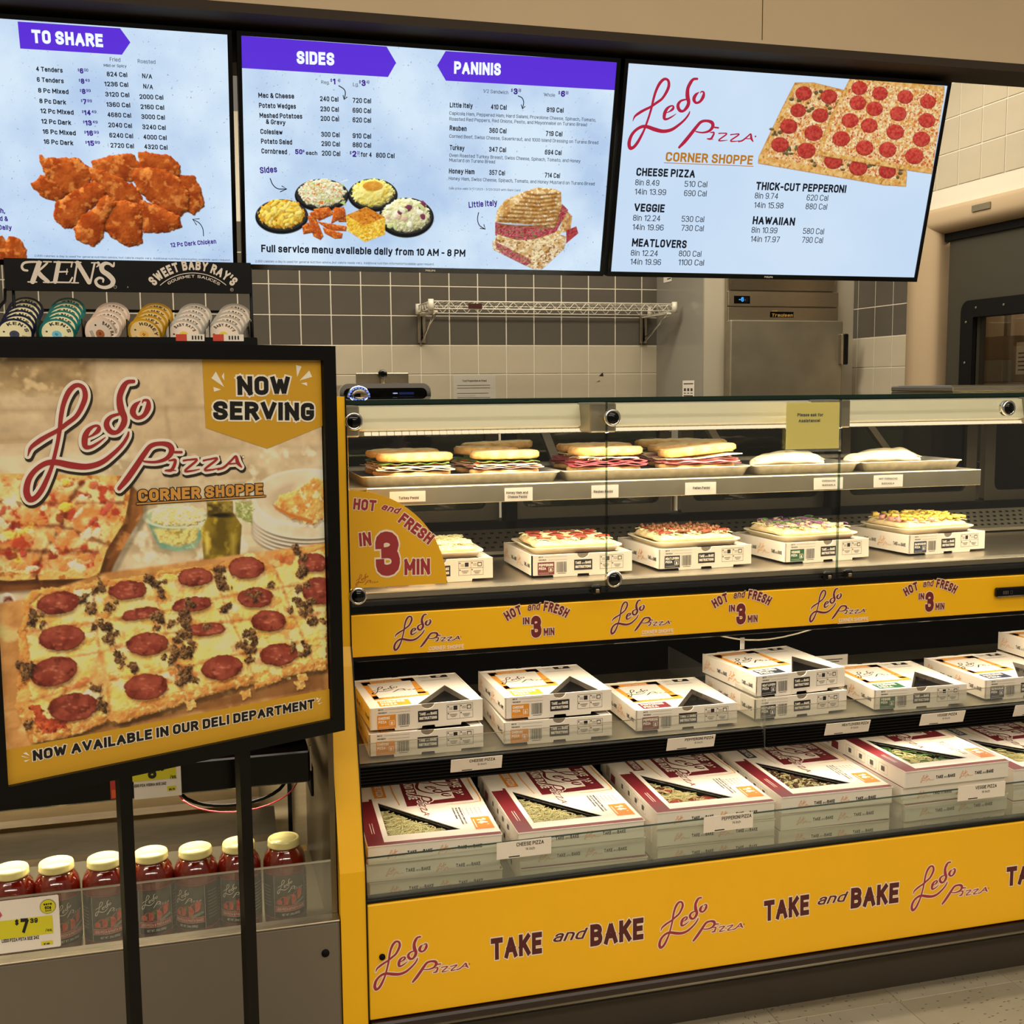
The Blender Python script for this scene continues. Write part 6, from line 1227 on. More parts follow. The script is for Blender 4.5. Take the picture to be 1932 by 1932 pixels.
# ---------------------------------------------------------------- display boxes with pizzas on trays
CK2={k:small_box(k,True) for k in CK}; GU='small pizza boxes under the sample pizzas'
M_tray=mat('cream_foam_tray','e6d9b8',.5,sss=.05); M_crust=mat('raw_pizza_crust','e3c48c',.7,var=.12,vscale=60,bump=.35,bscale=120,c2='efd9a8'); M_onion=mat('red_onion','8d5a86',.45); M_pine=mat('pineapple','f0cf57',.4,sss=.1); M_ham=mat('pink_ham','d99a92',.45,var=.08,vscale=60); M_mush=mat('mushroom_slice','b9a283',.6); M_bcr=mat('brown_crumb','8a5a34',.7,var=.3,vscale=90,bump=.5)
def tray_pizza(kind,label,tl):
    w,d=.222,.20; t=thing('foam_tray',tl,'tray'); b=MB(); 
    prof=[(.0,.002),(.004,.0),(.010,.012),(.017,.014)]
    def ring(off,z): return [(x,y,z) for x,y in rr(-w/2+.017-off,w/2-.017+off,-d/2+.017-off,d/2-.017+off,.014+off,5)]
    R=[ring(-.002,.003),ring(0,.003),ring(.007,.012),ring(.017,.0155),ring(.017,.013),ring(.008,.009),ring(.001,0)]
    n=len(R[0]); V=[p for r_ in R for p in r_]; Fc=[tuple(range(n))]+[(i*n+k,i*n+(k+1)%n,(i+1)*n+(k+1)%n,(i+1)*n+k) for i in range(len(R)-1) for k in range(n)]+[tuple(len(R)*n-n+k for k in range(n))[::-1]]
    b.add(V,Fc,M_tray,True); b.build('tray_body',t)
    p=thing('sample_pizza',label,'pizza',group=None); q=random.Random(hash(kind)%97 if False else len(kind)); pw,pd=.186,.165
    def top(u,v):
        x=(u-.5)*pw; y=(v-.5)*pd; e=min(u,1-u,v,1-v); z=.006+.009*min(1,(e/.06))**.5+.002*math.sin(u*19+v*7)*math.sin(v*23)
        wob=1+.015*math.sin(u*30+v*11); return (x*wob,y*wob,z+(.002 if e<.1 else 0))
    b=MB(); b.grid(top,36,32,M_crust); b.grid(lambda u,v:(top(u,v)[0]*.985,top(u,v)[1]*.985,.0035),18,16,M_crust)
    per=[(k/36,0) for k in range(36)]+[(1,k/32) for k in range(32)]+[(1-k/36,1) for k in range(36)]+[(0,1-k/32) for k in range(32)]; n=len(per)
    V=[top(*c) for c in per]+[(top(*c)[0]*.985,top(*c)[1]*.985,.0035) for c in per]; b.add(V,[(i,(i+1)%n,(i+1)%n+n,i+n) for i in range(n)],M_crust,True)
    b.build('crust',p); b=MB(); hw,hd=pw*.46,pd*.45
    sq=[(-hw,-hd),(hw,-hd),(-hw,hd)]; sq2=[(hw,hd),(hw,-hd),(-hw,hd)]; nn={'cheese':260,'pepperoni':200,'meat':160,'veggie':150,'hawaiian':150}[kind]
    cheese_strands(b,sq,nn,.0165,M_chs,1,.026,.0012,.004); cheese_strands(b,sq2,nn,.0165,M_chs,2,.026,.0012,.004); o=b.build('cheese_shreds',p); o['kind']='stuff'
    def disc(x,y,r,m,name,z=.020,tilt=0):
        b=MB(); F_=[]; n=20; V=[(0,0,.0)]+[(r*math.cos(2*PI*k/n),r*math.sin(2*PI*k/n),.0012*math.sin(4*PI*k/n+x*90)) for k in range(n)]; V+=[(v_[0],v_[1],v_[2]+.0018) for v_ in V]
        b.add(V,[(0,k+1,(k+1)%n+1) for k in range(n)]+[(n+1,n+2+k,n+2+(k+1)%n) for k in range(n)]+[(k+1,(k+1)%n+1,(k+1)%n+n+2,k+n+2) for k in range(n)],m,True); o=b.build(name,p); o.location=(x,y,z); o.rotation_euler=(tilt,tilt*.6,q.uniform(0,6)); return o
    if kind in('pepperoni','meat'):
        for i in range(4):
            for j in range(3): disc(-.066+.044*i+q.uniform(-.005,.005),-.05+.05*j+q.uniform(-.005,.005),.018,M_pep,'pepperoni',.0215,q.uniform(-.12,.12))
    def crumbs(name,n,m,s,shape='blob',z=.022):
        b=MB()
        for i in range(n):
            x,y=q.uniform(-hw,hw),q.uniform(-hd,hd); e=s*q.uniform(.7,1.3); zz=z+q.uniform(-.002,.005)
            if shape=='blob':
                c=(x,y,zz); V=[]; 
                for (a,bb,cc) in ((1,0,0),(-1,0,0),(0,1,0),(0,-1,0),(0,0,1),(0,0,-1)): k=q.uniform(.7,1.2)*e; V.append((x+a*k,y+bb*k,zz+cc*k*.8))
                b.add(V,[(0,2,4),(2,1,4),(1,3,4),(3,0,4),(2,0,5),(1,2,5),(3,1,5),(0,3,5)],m,True)
            elif shape=='box': an=q.uniform(0,3); c_,s_=math.cos(an),math.sin(an); V=[(x+c_*a*e-s_*bb*e*.7,y+s_*a*e+c_*bb*e*.7,zz+cc*e*.5+a*e*.15) for a in(-1,1) for bb in(-1,1) for cc in(-1,1)]; b.add(V,[(0,1,3,2),(4,6,7,5),(0,4,5,1),(2,3,7,6),(0,2,6,4),(1,5,7,3)],m,True)
            else:
                an=q.uniform(0,6); R_=e*2; P=[(x+R_*math.cos(an+k*.5),y+R_*math.sin(an+k*.5),zz+.002*math.sin(k)) for k in range(6)]; b.tube(P,.0013,m,5)
        o=b.build(name,p); o['kind']='stuff'
    if kind=='meat': crumbs('sausage_crumbs',150,M_bcr,.0055)
    if kind=='veggie': crumbs('onion_slices',46,M_onion,.007,'arc',.024); crumbs('pepper_slices',22,M_veg,.008,'arc',.024); crumbs('mushroom_pieces',50,M_mush,.006,'box')
    if kind=='hawaiian': crumbs('pineapple_chunks',120,M_pine,.0068,'box',.024); crumbs('ham_pieces',50,M_ham,.0075,'box',.020)
    return t,p
Zd=.9805
for kind,(px,py),rz,nm in (('cheese',(752,1110),0,'cheese'),('pepperoni',(1003,1091),0,'pepperoni'),('meat',(1243,1078),2.5,'meat lovers'),('veggie',(1481,1065),5,'vegetable'),('hawaiian',(1715,1049),6,'pineapple and ham')):
    c0=onZ(px,py,Zd); 
    if kind=='cheese': e=onZ(930,1094,Zd); c0=np.array([e[0]-SW,e[1],Zd])
    bo=CK2[kind]; bo.location=(c0[0],c0[1],Zd); bo.rotation_euler=(0,0,math.radians(rz)); bo['group']=GU; bo['label']={'cheese':'small pizza box half hidden behind the round sign on the glass','pepperoni':'small pizza box with maroon PEPPERONI label under a sample pizza','meat':'small pizza box with dark MEAT LOVERS label under a sample pizza','veggie':'small pizza box with green VEGGIE label under a sample pizza','hawaiian':'small pizza box with blue HAWAIIAN label under a sample pizza'}[kind]
    t,p=tray_pizza(kind,{'cheese':'plain cheese pizza behind the round sign on the glass','pepperoni':'pizza with scattered pepperoni slices and cheese shreds on cream tray','meat':'pizza covered in brown sausage and pepperoni on cream tray','veggie':'pizza with red onion and green pepper rings on cream tray','hawaiian':'pizza heaped with yellow pineapple pieces on cream tray'}[kind],'cream foam tray under the '+nm+' sample pizza')
    a=math.radians(rz); cx=c0[0]+math.cos(a)*SW*.5-math.sin(a)*SD*.5; cy=c0[1]+math.sin(a)*SW*.5+math.cos(a)*SD*.5
    t.location=(cx-.004,cy-.01,Zd+SH-.0015); t.rotation_euler=(0,0,a-.02); p.location=(cx-.004,cy-.01,Zd+SH+.0085); p.rotation_euler=(0,0,a-.02); t['group']='foam trays in the case'; p['group']='sample pizzas in the case'
# ---------------------------------------------------------------- sheet pans with sandwiches
M_bread=mat('toasted_bread_top','dcb878',.75,var=.10,vscale=45,bump=.3,bscale=90,c2='ecd3a2'); M_brcr=mat('bread_crust','b5833f',.75,var=.2,vscale=70,bump=.4,bscale=140,c2='d8ae6c'); M_turk=mat('sliced_turkey','e2bfa0',.45,sss=.1,var=.06,vscale=50); M_hamd=mat('corned_beef','a4464a',.45,var=.3,vscale=70,sss=.05)
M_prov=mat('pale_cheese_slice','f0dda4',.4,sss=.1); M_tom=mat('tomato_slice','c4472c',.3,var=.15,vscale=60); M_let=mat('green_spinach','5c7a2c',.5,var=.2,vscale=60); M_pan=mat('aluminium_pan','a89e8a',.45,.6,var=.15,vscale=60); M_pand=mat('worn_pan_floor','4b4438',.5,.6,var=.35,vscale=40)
Zp=1.1905
def pan(x0,x1,y0,y1,label):
    t=thing('sheet_pan',label,'pan',((x0+x1)/2,(y0+y1)/2,Zp),0,'sheet pans on the product shelf'); w,d=(x1-x0)/2,(y1-y0)/2; b=MB()
    def ring(o,z): return [(x,y,z) for x,y in rr(-w-o,w+o,-d-o,d+o,.012,4)]
    R=[ring(-.014,.0135),ring(-.006,.020),ring(-.001,.0235),ring(.0,.0215),ring(-.0045,.019),ring(-.012,.0)]; n=len(R[0]); V=[p for r_ in R for p in r_]
    b.add(V,[(i*n+k,i*n+(k+1)%n,(i+1)*n+(k+1)%n,(i+1)*n+k) for i in range(len(R)-1) for k in range(n)]+[tuple(5*n+k for k in range(n))],M_pan,True); b.build('pan_rim',t)
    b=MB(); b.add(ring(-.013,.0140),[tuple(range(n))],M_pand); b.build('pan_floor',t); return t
YP0,YP1=2.395,2.72
pan(.327,.771,YP0,YP1,'sheet pan at the left end, holding turkey and ham sandwiches'); pan(.776,1.235,YP0,YP1,'sheet pan with the reuben and italian sandwiches'); pan(1.240,1.522,YP0,YP1,'small sheet pan with the first pair of folded quesadillas'); pan(1.527,1.806,YP0,YP1,'small sheet pan at the right end with a folded quesadilla')
def slice_outline(w,d,seed):
    q=random.Random(seed); n=36; P=[]
    for k in range(n):
        a=2*PI*k/n; e=3.2; c,s_=math.cos(a),math.sin(a); r=1/((abs(c)**e+abs(s_)**e)**(1/e)); r*=1+.025*math.sin(3*a+seed)+.012*math.sin(7*a+seed*2)
        P.append((w/2*r*c*(1+.04*s_),d/2*r*s_))
    return P
def bread(par,w,d,th,z,seed,dx=0,dy=0,tilt=(0,0),name='bread_slice'):
    P=slice_outline(w,d,seed); n=len(P); b=MB(); rings=[(.93,0.0),(1.0,th*.22),(1.0,th*.75),(.95,th)]
    V=[(x*s_,y*s_,zz+.0012*math.sin(x*150+seed)*(zz>0)) for s_,zz in rings for x,y in P]
    b.add(V,[(i*n+k,i*n+(k+1)%n,(i+1)*n+(k+1)%n,(i+1)*n+k) for i in range(3) for k in range(n)]+[tuple(range(n))[::-1]],M_brcr,True)
    inner=[(x*.95,y*.95,th+.0012*math.sin(x*150+seed)) for x,y in P]; mid=[(x*.6,y*.6,th+.0015+.001*math.sin(x*90)) for x,y in P]
    b.add(inner+mid+[(0,0,th+.002)],[(k,(k+1)%n,n+(k+1)%n,n+k) for k in range(n)]+[(n+k,n+(k+1)%n,2*n) for k in range(n)],M_bread,True)
    o=b.build(name,par); o.location=(dx,dy,z); o.rotation_euler=(tilt[0],tilt[1],0)
def sheet(par,w,d,z,m,name,seed,wave=.003,th=.0016,dx=0,dy=0,tilt=0,fold=9):
    q=random.Random(seed); ph=q.uniform(0,6); b=MB()
    def f(off): return lambda u,v:((u-.5)*w*(1+.04*math.sin(v*9+ph)),(v-.5)*d*(1+.08*math.sin(u*fold*2+ph)),off+wave*math.sin(u*fold*2+ph+v*3)*(1.2-abs(v-.5)))
    b.grid(f(0),30,8,m); b.grid(f(th),30,8,m)
    per=[(k/30,0) for k in range(30)]+[(1,k/8) for k in range(8)]+[(1-k/30,1) for k in range(30)]+[(0,1-k/8) for k in range(8)]; n=len(per)
    b.add([f(0)(*c) for c in per]+[f(th)(*c) for c in per],[(i,(i+1)%n,(i+1)%n+n,i+n) for i in range(n)],m,True)
    o=b.build(name,par); o.location=(dx,dy,z); o.rotation_euler=(0,tilt,0)
def panini(kind,x,y,rz,w,label,grp,seed,lift=0,lean=0):
    t=thing('panini',label,'sandwich',(x,y,Zp+.0145),math.radians(rz),grp); d=.098; z=0
    bread(t,w,d,.0125,0,seed,name='bread_slice'); z=.0145
    if kind in('turkey','ham'):
        sheet(t,w*1.0,d*1.04,z+.002,M_turk if kind=='turkey' else M_ham,'meat_fold',seed,.0022); sheet(t,w*.92,d*1.02,z+.006,M_turk,'meat_fold',seed+1,.0022,dy=-.002); z+=.0095
        sheet(t,w*.86,d*1.04,z,M_prov,'cheese_slice',seed+2,.0008,.002); z+=.003
        for k in range(3): b=MB(); b.lathe([(.026,0),(.027,.0015),(.026,.003),(0,.003)],M_tom,(0,0,0),20); o=b.build('tomato_slice',t); o.location=((k-1)*w*.27,-.016,z); 
        z+=.0035; sheet(t,w*.9,d*1.05,z,M_let,'spinach',seed+5,.0022,.001,fold=14); z+=.0025
    elif kind=='reuben':
        for k in range(4): sheet(t,w*(1.03-.03*k),d*(1.08-.03*k),z+.0015+k*.0034,M_hamd,'beef_fold',seed+k,.0030,.002,fold=7+k); 
        z+=.0155; b=MB(); cheese_strands(b,[(-w*.4,-d*.5),(w*.4,-d*.5),(-w*.4,d*.4)],60,z,M_chs,seed,.022,.0012,.003); o=b.build('sauerkraut',t); o['kind']='stuff'; z+=.003; sheet(t,w*.8,d*1.08,z,M_prov,'cheese_slice',seed+9,.0016,.002,tilt=.03); z+=.0035
    else:
        for k in range(4): sheet(t,w*(1.0-.02*k),d*(1.1-.03*k),z+.001+k*.003,M_ham if k%2 else M_hamd,'salami_fold',seed+k,.0022,.002,fold=8); 
        z+=.0135; sheet(t,w*.98,d*1.16,z+.001,M_prov,'cheese_slice',seed+8,.003,.002,tilt=-.05,fold=3); z+=.006
    z+=lift; bread(t,w,d,.0165,z+.002,seed+20,.003,-.003,(0,lean),'bread_slice'); return t
GP='paninis on the sheet pans'
pp=lambda px,py:onZ(px,py,Zp+.02)
def pn2(kind,pxl,pxr,py,Y,rz,label,seed,lift=0,lean=0):
    a=onY(pxl,py,Y)[0]; b_=onY(pxr,py,Y)[0]; panini(kind,(a+b_)/2,Y+.05,rz,(b_-a)*1.0,label,GP,seed,lift,lean)
pn2('turkey',713,857,890,2.425,0,'turkey sandwich at the front of the left pan, leftmost in the case',1)
pn2('turkey',694,832,878,2.545,3,'turkey sandwich behind the leftmost front sandwich',2,.002)
pn2('ham',897,1024,888,2.425,-1,'ham and cheese sandwich at the front right of the left pan',3,.001)
pn2('ham',866,985,868,2.53,10,'ham sandwich with open edge lying behind the front ham sandwich',4,.004,.03)
pn2('ham',880,1012,868,2.64,-4,'ham sandwich at the back of the left pan',5,.010,-.03)
pn2('reuben',1088,1221,886,2.425,-2,'reuben sandwich full of red corned beef at the front of the second pan',6)
pn2('reuben',1062,1200,868,2.55,6,'reuben sandwich behind the front one in the second pan',7,.002)
pn2('italian',1258,1396,884,2.425,-2,'italian sandwich with draped cheese slice at the front of the second pan',8,0,-.09)
pn2('italian',1238,1382,868,2.535,4,'italian sandwich in the middle row of the second pan',9,.004,-.07)
pn2('italian',1214,1344,860,2.64,2,'italian sandwich at the back of the second pan',10,.006)
M_tor=mat('flour_tortilla',(230,207,160),.7,var=.08,vscale=60,bump=.25,bscale=90,c2=(240,223,186)); M_tors=mat('toast_fleck',(122,86,50),.8)
def quesa(x,y,rz,L,label,seed):
    t=thing('folded_quesadilla',label,'quesadilla',(x,y,Zp+.0145),math.radians(rz),'folded quesadillas'); q=random.Random(seed); b=MB()
    def f(u,v):
        xx=(u-.5)*L; prof=math.sin(PI*min(1,max(0,u)))**.38; a=PI*2*v; hw=.034*prof*(1-.25*(u-.5)); hh=.0145*prof+.0015; yy=math.cos(a)*hw*(1 if abs(math.cos(a))<.9 else 1); zz=hh+math.sin(a)*hh*(1+.12*math.sin(xx*90+seed)); return (xx,yy,zz*(1+.1*math.sin(v*12+u*5)))
    b.grid(f,40,24,M_tor); b.build('tortilla',t); b=MB()
    b.grid(lambda u,v:((u-.5)*L*.92,-.022+.012*math.sin(u*3)+v*.03,.0275*math.sin(PI*(.08+.84*u))**.5+.0035*math.sin(v*PI)),24,5,M_tor); b.build('tortilla_fold',t)
    b=MB()
    for k in range(16):
        u=q.uniform(.1,.9); v=q.uniform(.12,.9)*.5+.5 if k%2 else q.uniform(.05,.45); p=f(u,v); b.lathe([(.0013,0),(.001,.0006),(0,.0008)],M_tors,(p[0],p[1],p[2]-.0002),6)
    o=b.build('toast_flecks',t); o['kind']='stuff'
for (a,c,py,Y,rz,lb_,sd) in ((1427,1565,880,2.45,-2,'folded quesadilla at the front of the third pan',1),(1440,1552,868,2.54,2,'folded quesadilla at the back of the third pan',2),(1606,1748,873,2.45,-2,'folded quesadilla at the front of the rightmost pan',3),(1625,1740,862,2.54,3,'folded quesadilla at the back of the rightmost pan',4)):
    x0_=onY(a,py,Y)[0]; x1_=onY(c,py,Y)[0]; quesa((x0_+x1_)/2,Y+.03,rz,x1_-x0_,lb_,sd)
# ---------------------------------------------------------------- left shelf case
LX0,LX1=-1.1,.2225
lc=thing('shelf_case','grey open refrigerated case behind the poster stand, jars on its bottom shelf','refrigerated case')
def lp(name,fn): b=MB(); fn(b); return b.build(name,lc)
lp('front_panel',lambda b:b.bbox(LX0,LX1-.001,FL,FL+.03,.0,.409,M_grey,.004))
lp('front_lip',lambda b:b.bbox(LX0,LX1-.001,FL-.002,FL+.03,.4092,.4125,M_steel,.001))
lp('panel_screw',lambda b:b.lathe([(.0075,0),(.0075,-.002),(0,-.003)],M_blackm,(onY(614,1798,FL)[0],FL,onY(614,1798,FL)[2]),14,'y'))
lp('bottom_shelf',lambda b:b.box(LX0,LX1-.001,FL+.03,2.55,.335,.3465,M_steeld))
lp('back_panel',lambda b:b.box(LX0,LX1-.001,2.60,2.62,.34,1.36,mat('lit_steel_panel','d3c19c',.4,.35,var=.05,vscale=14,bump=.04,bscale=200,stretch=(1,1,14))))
lp('back_ledge',lambda b:(b.prism([(2.47,.50),(2.60,.545),(2.60,.56),(2.47,.515)],LX0,.10,M_steel,'x'),b.prism([(2.40,.44),(2.47,.475),(2.47,.49),(2.40,.455)],LX0,.13,M_steel,'x'),b.box(LX0,.13,2.40,2.55,.346,.44,M_steeld)))
lp('side_panel',lambda b:b.box(LX1-.012,LX1-.0015,FL+.03,2.62,.0,1.36,mat('dark_steel_side','6d624d',.3,.8,var=.1,vscale=6)))
lp('top_panel',lambda b:b.bbox(LX0,LX1-.0015,2.12,2.66,1.345,1.375,M_blackm,.004))
lp('upper_front',lambda b:b.box(LX0,LX1-.0015,2.12,2.14,1.20,1.345,M_blackm))
lp('jar_guard',lambda b:b.box(LX0,LX1-.014,FL+.012,FL+.0155,.4126,.522,glass('jar_guard_acrylic',(.92,.92,.88),haze=.05)))
lp('jar_guard_edge',lambda b:b.box(LX0,LX1-.014,FL+.0118,FL+.0157,.5221,.5245,mat('acrylic_edge','a59d8a',.3)))
rz_=onY(585,1472,2.2); lp('shelf_rail',lambda b:b.bbox(LX0,rz_[0],2.195,2.21,.632,.695,M_blackg,.003))
lp('upper_shelf',lambda b:b.box(LX0,rz_[0],2.211,2.56,.68,.692,M_blackm))
lp('shelf_bracket',lambda b:(b.bbox(rz_[0]+.001,rz_[0]+.007,2.20,2.56,.60,.66,M_blackm,.002),b.box(rz_[0]+.0005,rz_[0]+.003,2.194,2.20,.655,.705,M_steel)))
lp('slotted_standard',lambda b:b.bbox(.168,.176,2.575,2.60,.36,1.34,M_blackm,.001))
for zz in(.53,.50): pass
lp('rail_cable',lambda b:(b.tube([(.04+.10*math.cos(a)*1.0,2.22,.634+.042*math.sin(a)) for a in np.linspace(PI,2*PI,14)],.0035,M_blackm,8)))
lp('red_wire',lambda b:b.tube([(.05+.115*math.cos(a),2.225,.634+.058*math.sin(a)) for a in np.linspace(PI,2*PI,16)],.0014,mat('red_wire','b5202a',.4),6))
for x,z in((.165,.50),(.20,.555)): lp('rivet',lambda b:b.lathe([(.004,0),(.004,-.001),(0,-.002)],M_chrome,(x-.01,2.599,z),10,'y'))
# round squash on the upper shelf
M_sq=mat('orange_squash','c46a1c',.5,var=.15,vscale=20,bump=.2)
def squash(x,y,label):
    t=thing('orange_squash',label,'squash',(x,y,.693),0,'orange squash on the upper shelf'); b=MB(); n=32
    b.grid(lambda u,v:((.062*math.sin(PI*v)*(1+.06*math.cos(u*2*PI*9)))*math.cos(2*PI*u),(.062*math.sin(PI*v)*(1+.06*math.cos(u*2*PI*9)))*math.sin(2*PI*u),.042-.042*math.cos(PI*v)),54,14,M_sq); b.build('flesh',t)
    b=MB(); b.tube([(0,0,.078),(.003,.002,.092),(.009,.004,.1)],[.007,.005,.006],mat('dry_stem','6a5a34',.8),8); b.build('stem',t)
p=onY(530,1415,2.27); squash(p[0]-.005,2.285,'orange squash on the black shelf, right of the stand post'); p=onY(398,1425,2.27); squash(p[0],2.285,'orange squash on the black shelf, left of the stand post')
# shelf price signs
def sign(name,label,P,x0,x1,y0,y1): pass
ps=thing('price_sign','white and yellow price sign 8.19 on the black shelf rail','price sign'); P1=Plane((0,2.19,0),(1,0,0),(0,0,1)); M_py2=mat('price_yellow','ded426',.5)
a=P1.uv(250,1430); b_=P1.uv(343,1500); b=MB(); b.box(a[0],b_[0],2.1895,2.1905,b_[1],a[1]+.03,M_white); b.build('card',ps); F=F2()
KE,OE=2.471,(0,1150); c1=P1.uv(618/KE,1150+803/KE); c2=P1.uv(822/KE,1150+790/KE); F.rect(c1[0],c1[1],c2[0],c1[1]+.06,M_py2)
TT=lambda t,a,b,cap,m=M_ink,bold=.02,**k: tpx(F,P1,t,a,b,cap,m,bold,KE,OE,l=2,**k)
TT('8',(690,789),(730,786),60,bold=.05); TT('19',(733,752),(765,750),24,bold=.03); TT('$',(672,752),(690,750),24,bold=.03); TT('/ea.',(793,788),(824,785),18); TT('LEDO PZA VODKA SCE 24Z',(620,829),(775,815),13,bold=.03)
c=P1.uv(780/KE,1150+845/KE); F.rect(c[0],c[1],c[0]+.016,c[1]+.009,M_py2); TT('$8.79',(788,842),(815,839),9,bold=.04); F.build('lettering',Plane((0,2.1893,0),(1,0,0),(0,0,1)),ps)
ps=thing('shelf_label','small red shelf label left of the 8.19 price sign','label'); a=P1.uv(207,1465); b_=P1.uv(228,1506); b=MB(); b.box(a[0],b_[0]+.004,2.1895,2.1905,b_[1],a[1],mat('red_label','b8352c',.5)); b.build('card',ps); F=F2(); F.rect(a[0]+.002,b_[1]+.002,b_[0]+.003,b_[1]+.018,mat('orange_label','e0602a',.5)); F.text('5',a[0]+.011,b_[1]+.004,.009,M_ink,2,.03); F.rect(a[0]+.006,a[1]-.008,a[0]+.016,a[1]-.0065,M_ink); F.build('lettering',Plane((0,2.1893,0),(1,0,0),(0,0,1)),ps)
ps=thing('price_sign','white and yellow price sign 7.39 with round save badge on the jar guard','price sign'); P3=Plane((0,FL-.004,0),(1,0,0),(0,0,1)); KG,OG=6.0375,(0,1560)
a=P3.uv(110,1688); b_=P3.uv(110,1786); b=MB(); b.prism(rr(a[0]-.14,a[0],b_[1],a[1],.003,3),FL-.0038,FL-.0026,M_white,'y'); b.build('card',ps); F=F2()
A=lambda *p:[P3.uv(OG[0]+x/KG,OG[1]+y/KG) for x,y in p]; TT=lambda t,a,b,cap,m=M_ink,bold=.02,**k: tpx(F,P3,t,a,b,cap,m,bold,KG,OG,l=2,**k)
q=A((595,985),(597,1210)); F.rect(q[0][0]-.13,q[1][1],q[0][0],q[0][1]-.003,M_py2); TT('7',(235,1208),(330,1200),165,bold=.07); TT('$',(173,1118),(213,1114),60,bold=.05); TT('39',(345,1096),(430,1088),55,bold=.04); TT('/ea.',(517,1192),(598,1184),35,bold=.01)
TT('LEDO PZZA PSTA SCE 24Z',(22,1320),(445,1272),38,bold=.025); q=A((470,1350),(600,1290)); F.rect(q[0][0],q[0][1],q[1][0],q[1][1],M_py2); TT('$7.99',(500,1343),(565,1336),20,bold=.05); q=A((545,905),(636,905)); r_=q[1][0]-q[0][0]; F.circ(*q[0],r_,M_ink,2); F.circ(*q[0],r_*.95,M_py2,3)
F2.text(F,'save',q[0][0]-r_*.52,q[0][1]+r_*.22,r_*.32,M_ink,4,.05,w=r_*1.05); F.text('60¢',q[0][0]-r_*.38,q[0][1]-r_*.35,r_*.45,M_ink,4,.04,w=r_*.8); F.text('EACH',q[0][0]-r_*.33,q[0][1]-r_*.66,r_*.2,M_ink,4,.03,w=r_*.75)
q=A((-20,930),(25,1005),(-20,1060)); F.poly(q,mat('pink_flag','c9486a',.5),2); F.build('lettering',Plane((0,FL-.0041,0),(1,0,0),(0,0,1)),ps)
# ---------------------------------------------------------------- sauce jars
M_sauce=mat('tomato_sauce','6b1405',.12,var=.12,vscale=26,coat=.8); M_lidg=mat('cream_gold_lid','d8cb86',.3,.15,var=.03,vscale=90); M_jl=mat('black_jar_label','15110f',.45); M_jr=mat('jar_label_red','b5352a',.45); M_jt=mat('printed_tomato','c8382a',.45,var=.25,vscale=120,c2='e2735a'); M_jw=mat('jar_label_cream','e6dccb',.5); M_gar=mat('printed_garlic','9a9a8c',.5,var=.3,vscale=150)
def jar():
    t=thing('sauce_jar','x','jar'); b=MB()
    b.lathe([(0,.002),(.036,.0),(.041,.004),(.0425,.012),(.0425,.119),(.0418,.127),(.038,.137),(.0315,.1455),(.0295,.148),(.0285,.152),(.0285,.156)],M_sauce,(0,0,0),40); b.build('jar_body',t)
    b=MB(); b.lathe([(.0312,.151),(.0328,.1525),(.0322,.1545),(.0322,.1615),(.0310,.1645),(.0280,.1655),(.0262,.1640),(.0258,.1645),(.0,.1645)],M_lidg,(0,0,0),44); b.build('lid',t)
    R=.0431; fr=lambda u,v,l=0:np.array([(R+l)*math.sin(u/R),-(R+l)*math.cos(u/R),v])
    def strip(F,u0,v0,u1,v1,m,l,curve=None):
        n=16
        for k in range(n):
            a=u0+(u1-u0)*k/n; c=u0+(u1-u0)*(k+1)/n; y=lambda q:(curve(q) if curve else 0); F.poly([(a,v0+y(a)),(c,v0+y(c)),(c,v1+y(c)),(a,v1+y(a))],m,l)
    F=F2(.0002); h=PI*R*.97; strip(F,-h,.028,h,.108,M_jl,1); strip(F,-h,.108,h,.1092,M_jr,2); strip(F,-h,.0268,h,.028,M_jr,2)
    strip(F,-.033,.0275,.033,.1075,mat('label_photo_ground','4a4a38',.5,var=.4,vscale=70),2); strip(F,-.0338,.028,-.0332,.1075,M_jw,3); strip(F,.0332,.028,.0338,.1075,M_jw,3)
    q=random.Random(4)
    for x,y,r_ in((-.014,.060,.010),(.000,.061,.012),(.014,.068,.010),(-.023,.058,.006),(.020,.075,.006)): F.circ(x,y,r_,M_jt,3+abs(x)*10,14,r_*.85)
    F.circ(-.004,.066,.003,M_let,5,8); 
    for k in range(5): F.circ(.010+.004*k,.052+.0015*k,.0045,M_gar,4+.1*k,10,.0025)
    logo(F,0,.088,.052,M_jw,5,hm=M_jl,halo=.010,n=4)
    strip(F,-.032,.040,.032,.0505,M_jr,6); strip(F,-.0315,.0405,.0315,.041,M_jw,7); strip(F,-.0315,.0495,.0315,.05,M_jw,7); F.text('LEDO PIZZA & PASTA SAUCE',-.029,.0428,.0048,M_jw,7,.02,w=.058); F.text('NET WT. 24oz (680g)',-.018,.0325,.0042,M_jw,7,.01,w=.036); strip(F,-.033,.028,.033,.039,M_jl,3)
    for k in range(9): strip(F,.040,.045+.006*k,.062,.0458+.006*k,M_gar,3)
    for k in range(7): strip(F,-.062,.05+.006*k,-.042,.0508+.006*k,M_gar,3)
    F.build('label',fr,t); b=MB()
    b.lathe([(.0428,.006),(.0434,.012),(.0434,.119),(.0427,.1275),(.0388,.1378),(.0322,.1463),(.0298,.1495)],glass('jar_glass',(.97,.97,.95)),(0,0,0),40); b.build('glass_wall',t); return t
j0=jar(); JL=['sauce jar cut by the left picture edge','second sauce jar from the left, half behind the price sign','sauce jar just left of the left stand post','sauce jar just right of the left stand post','sauce jar midway between the two stand posts','sauce jar half hidden by the right stand post','sauce jar at the right end, right of the stand post, with a darker lid']
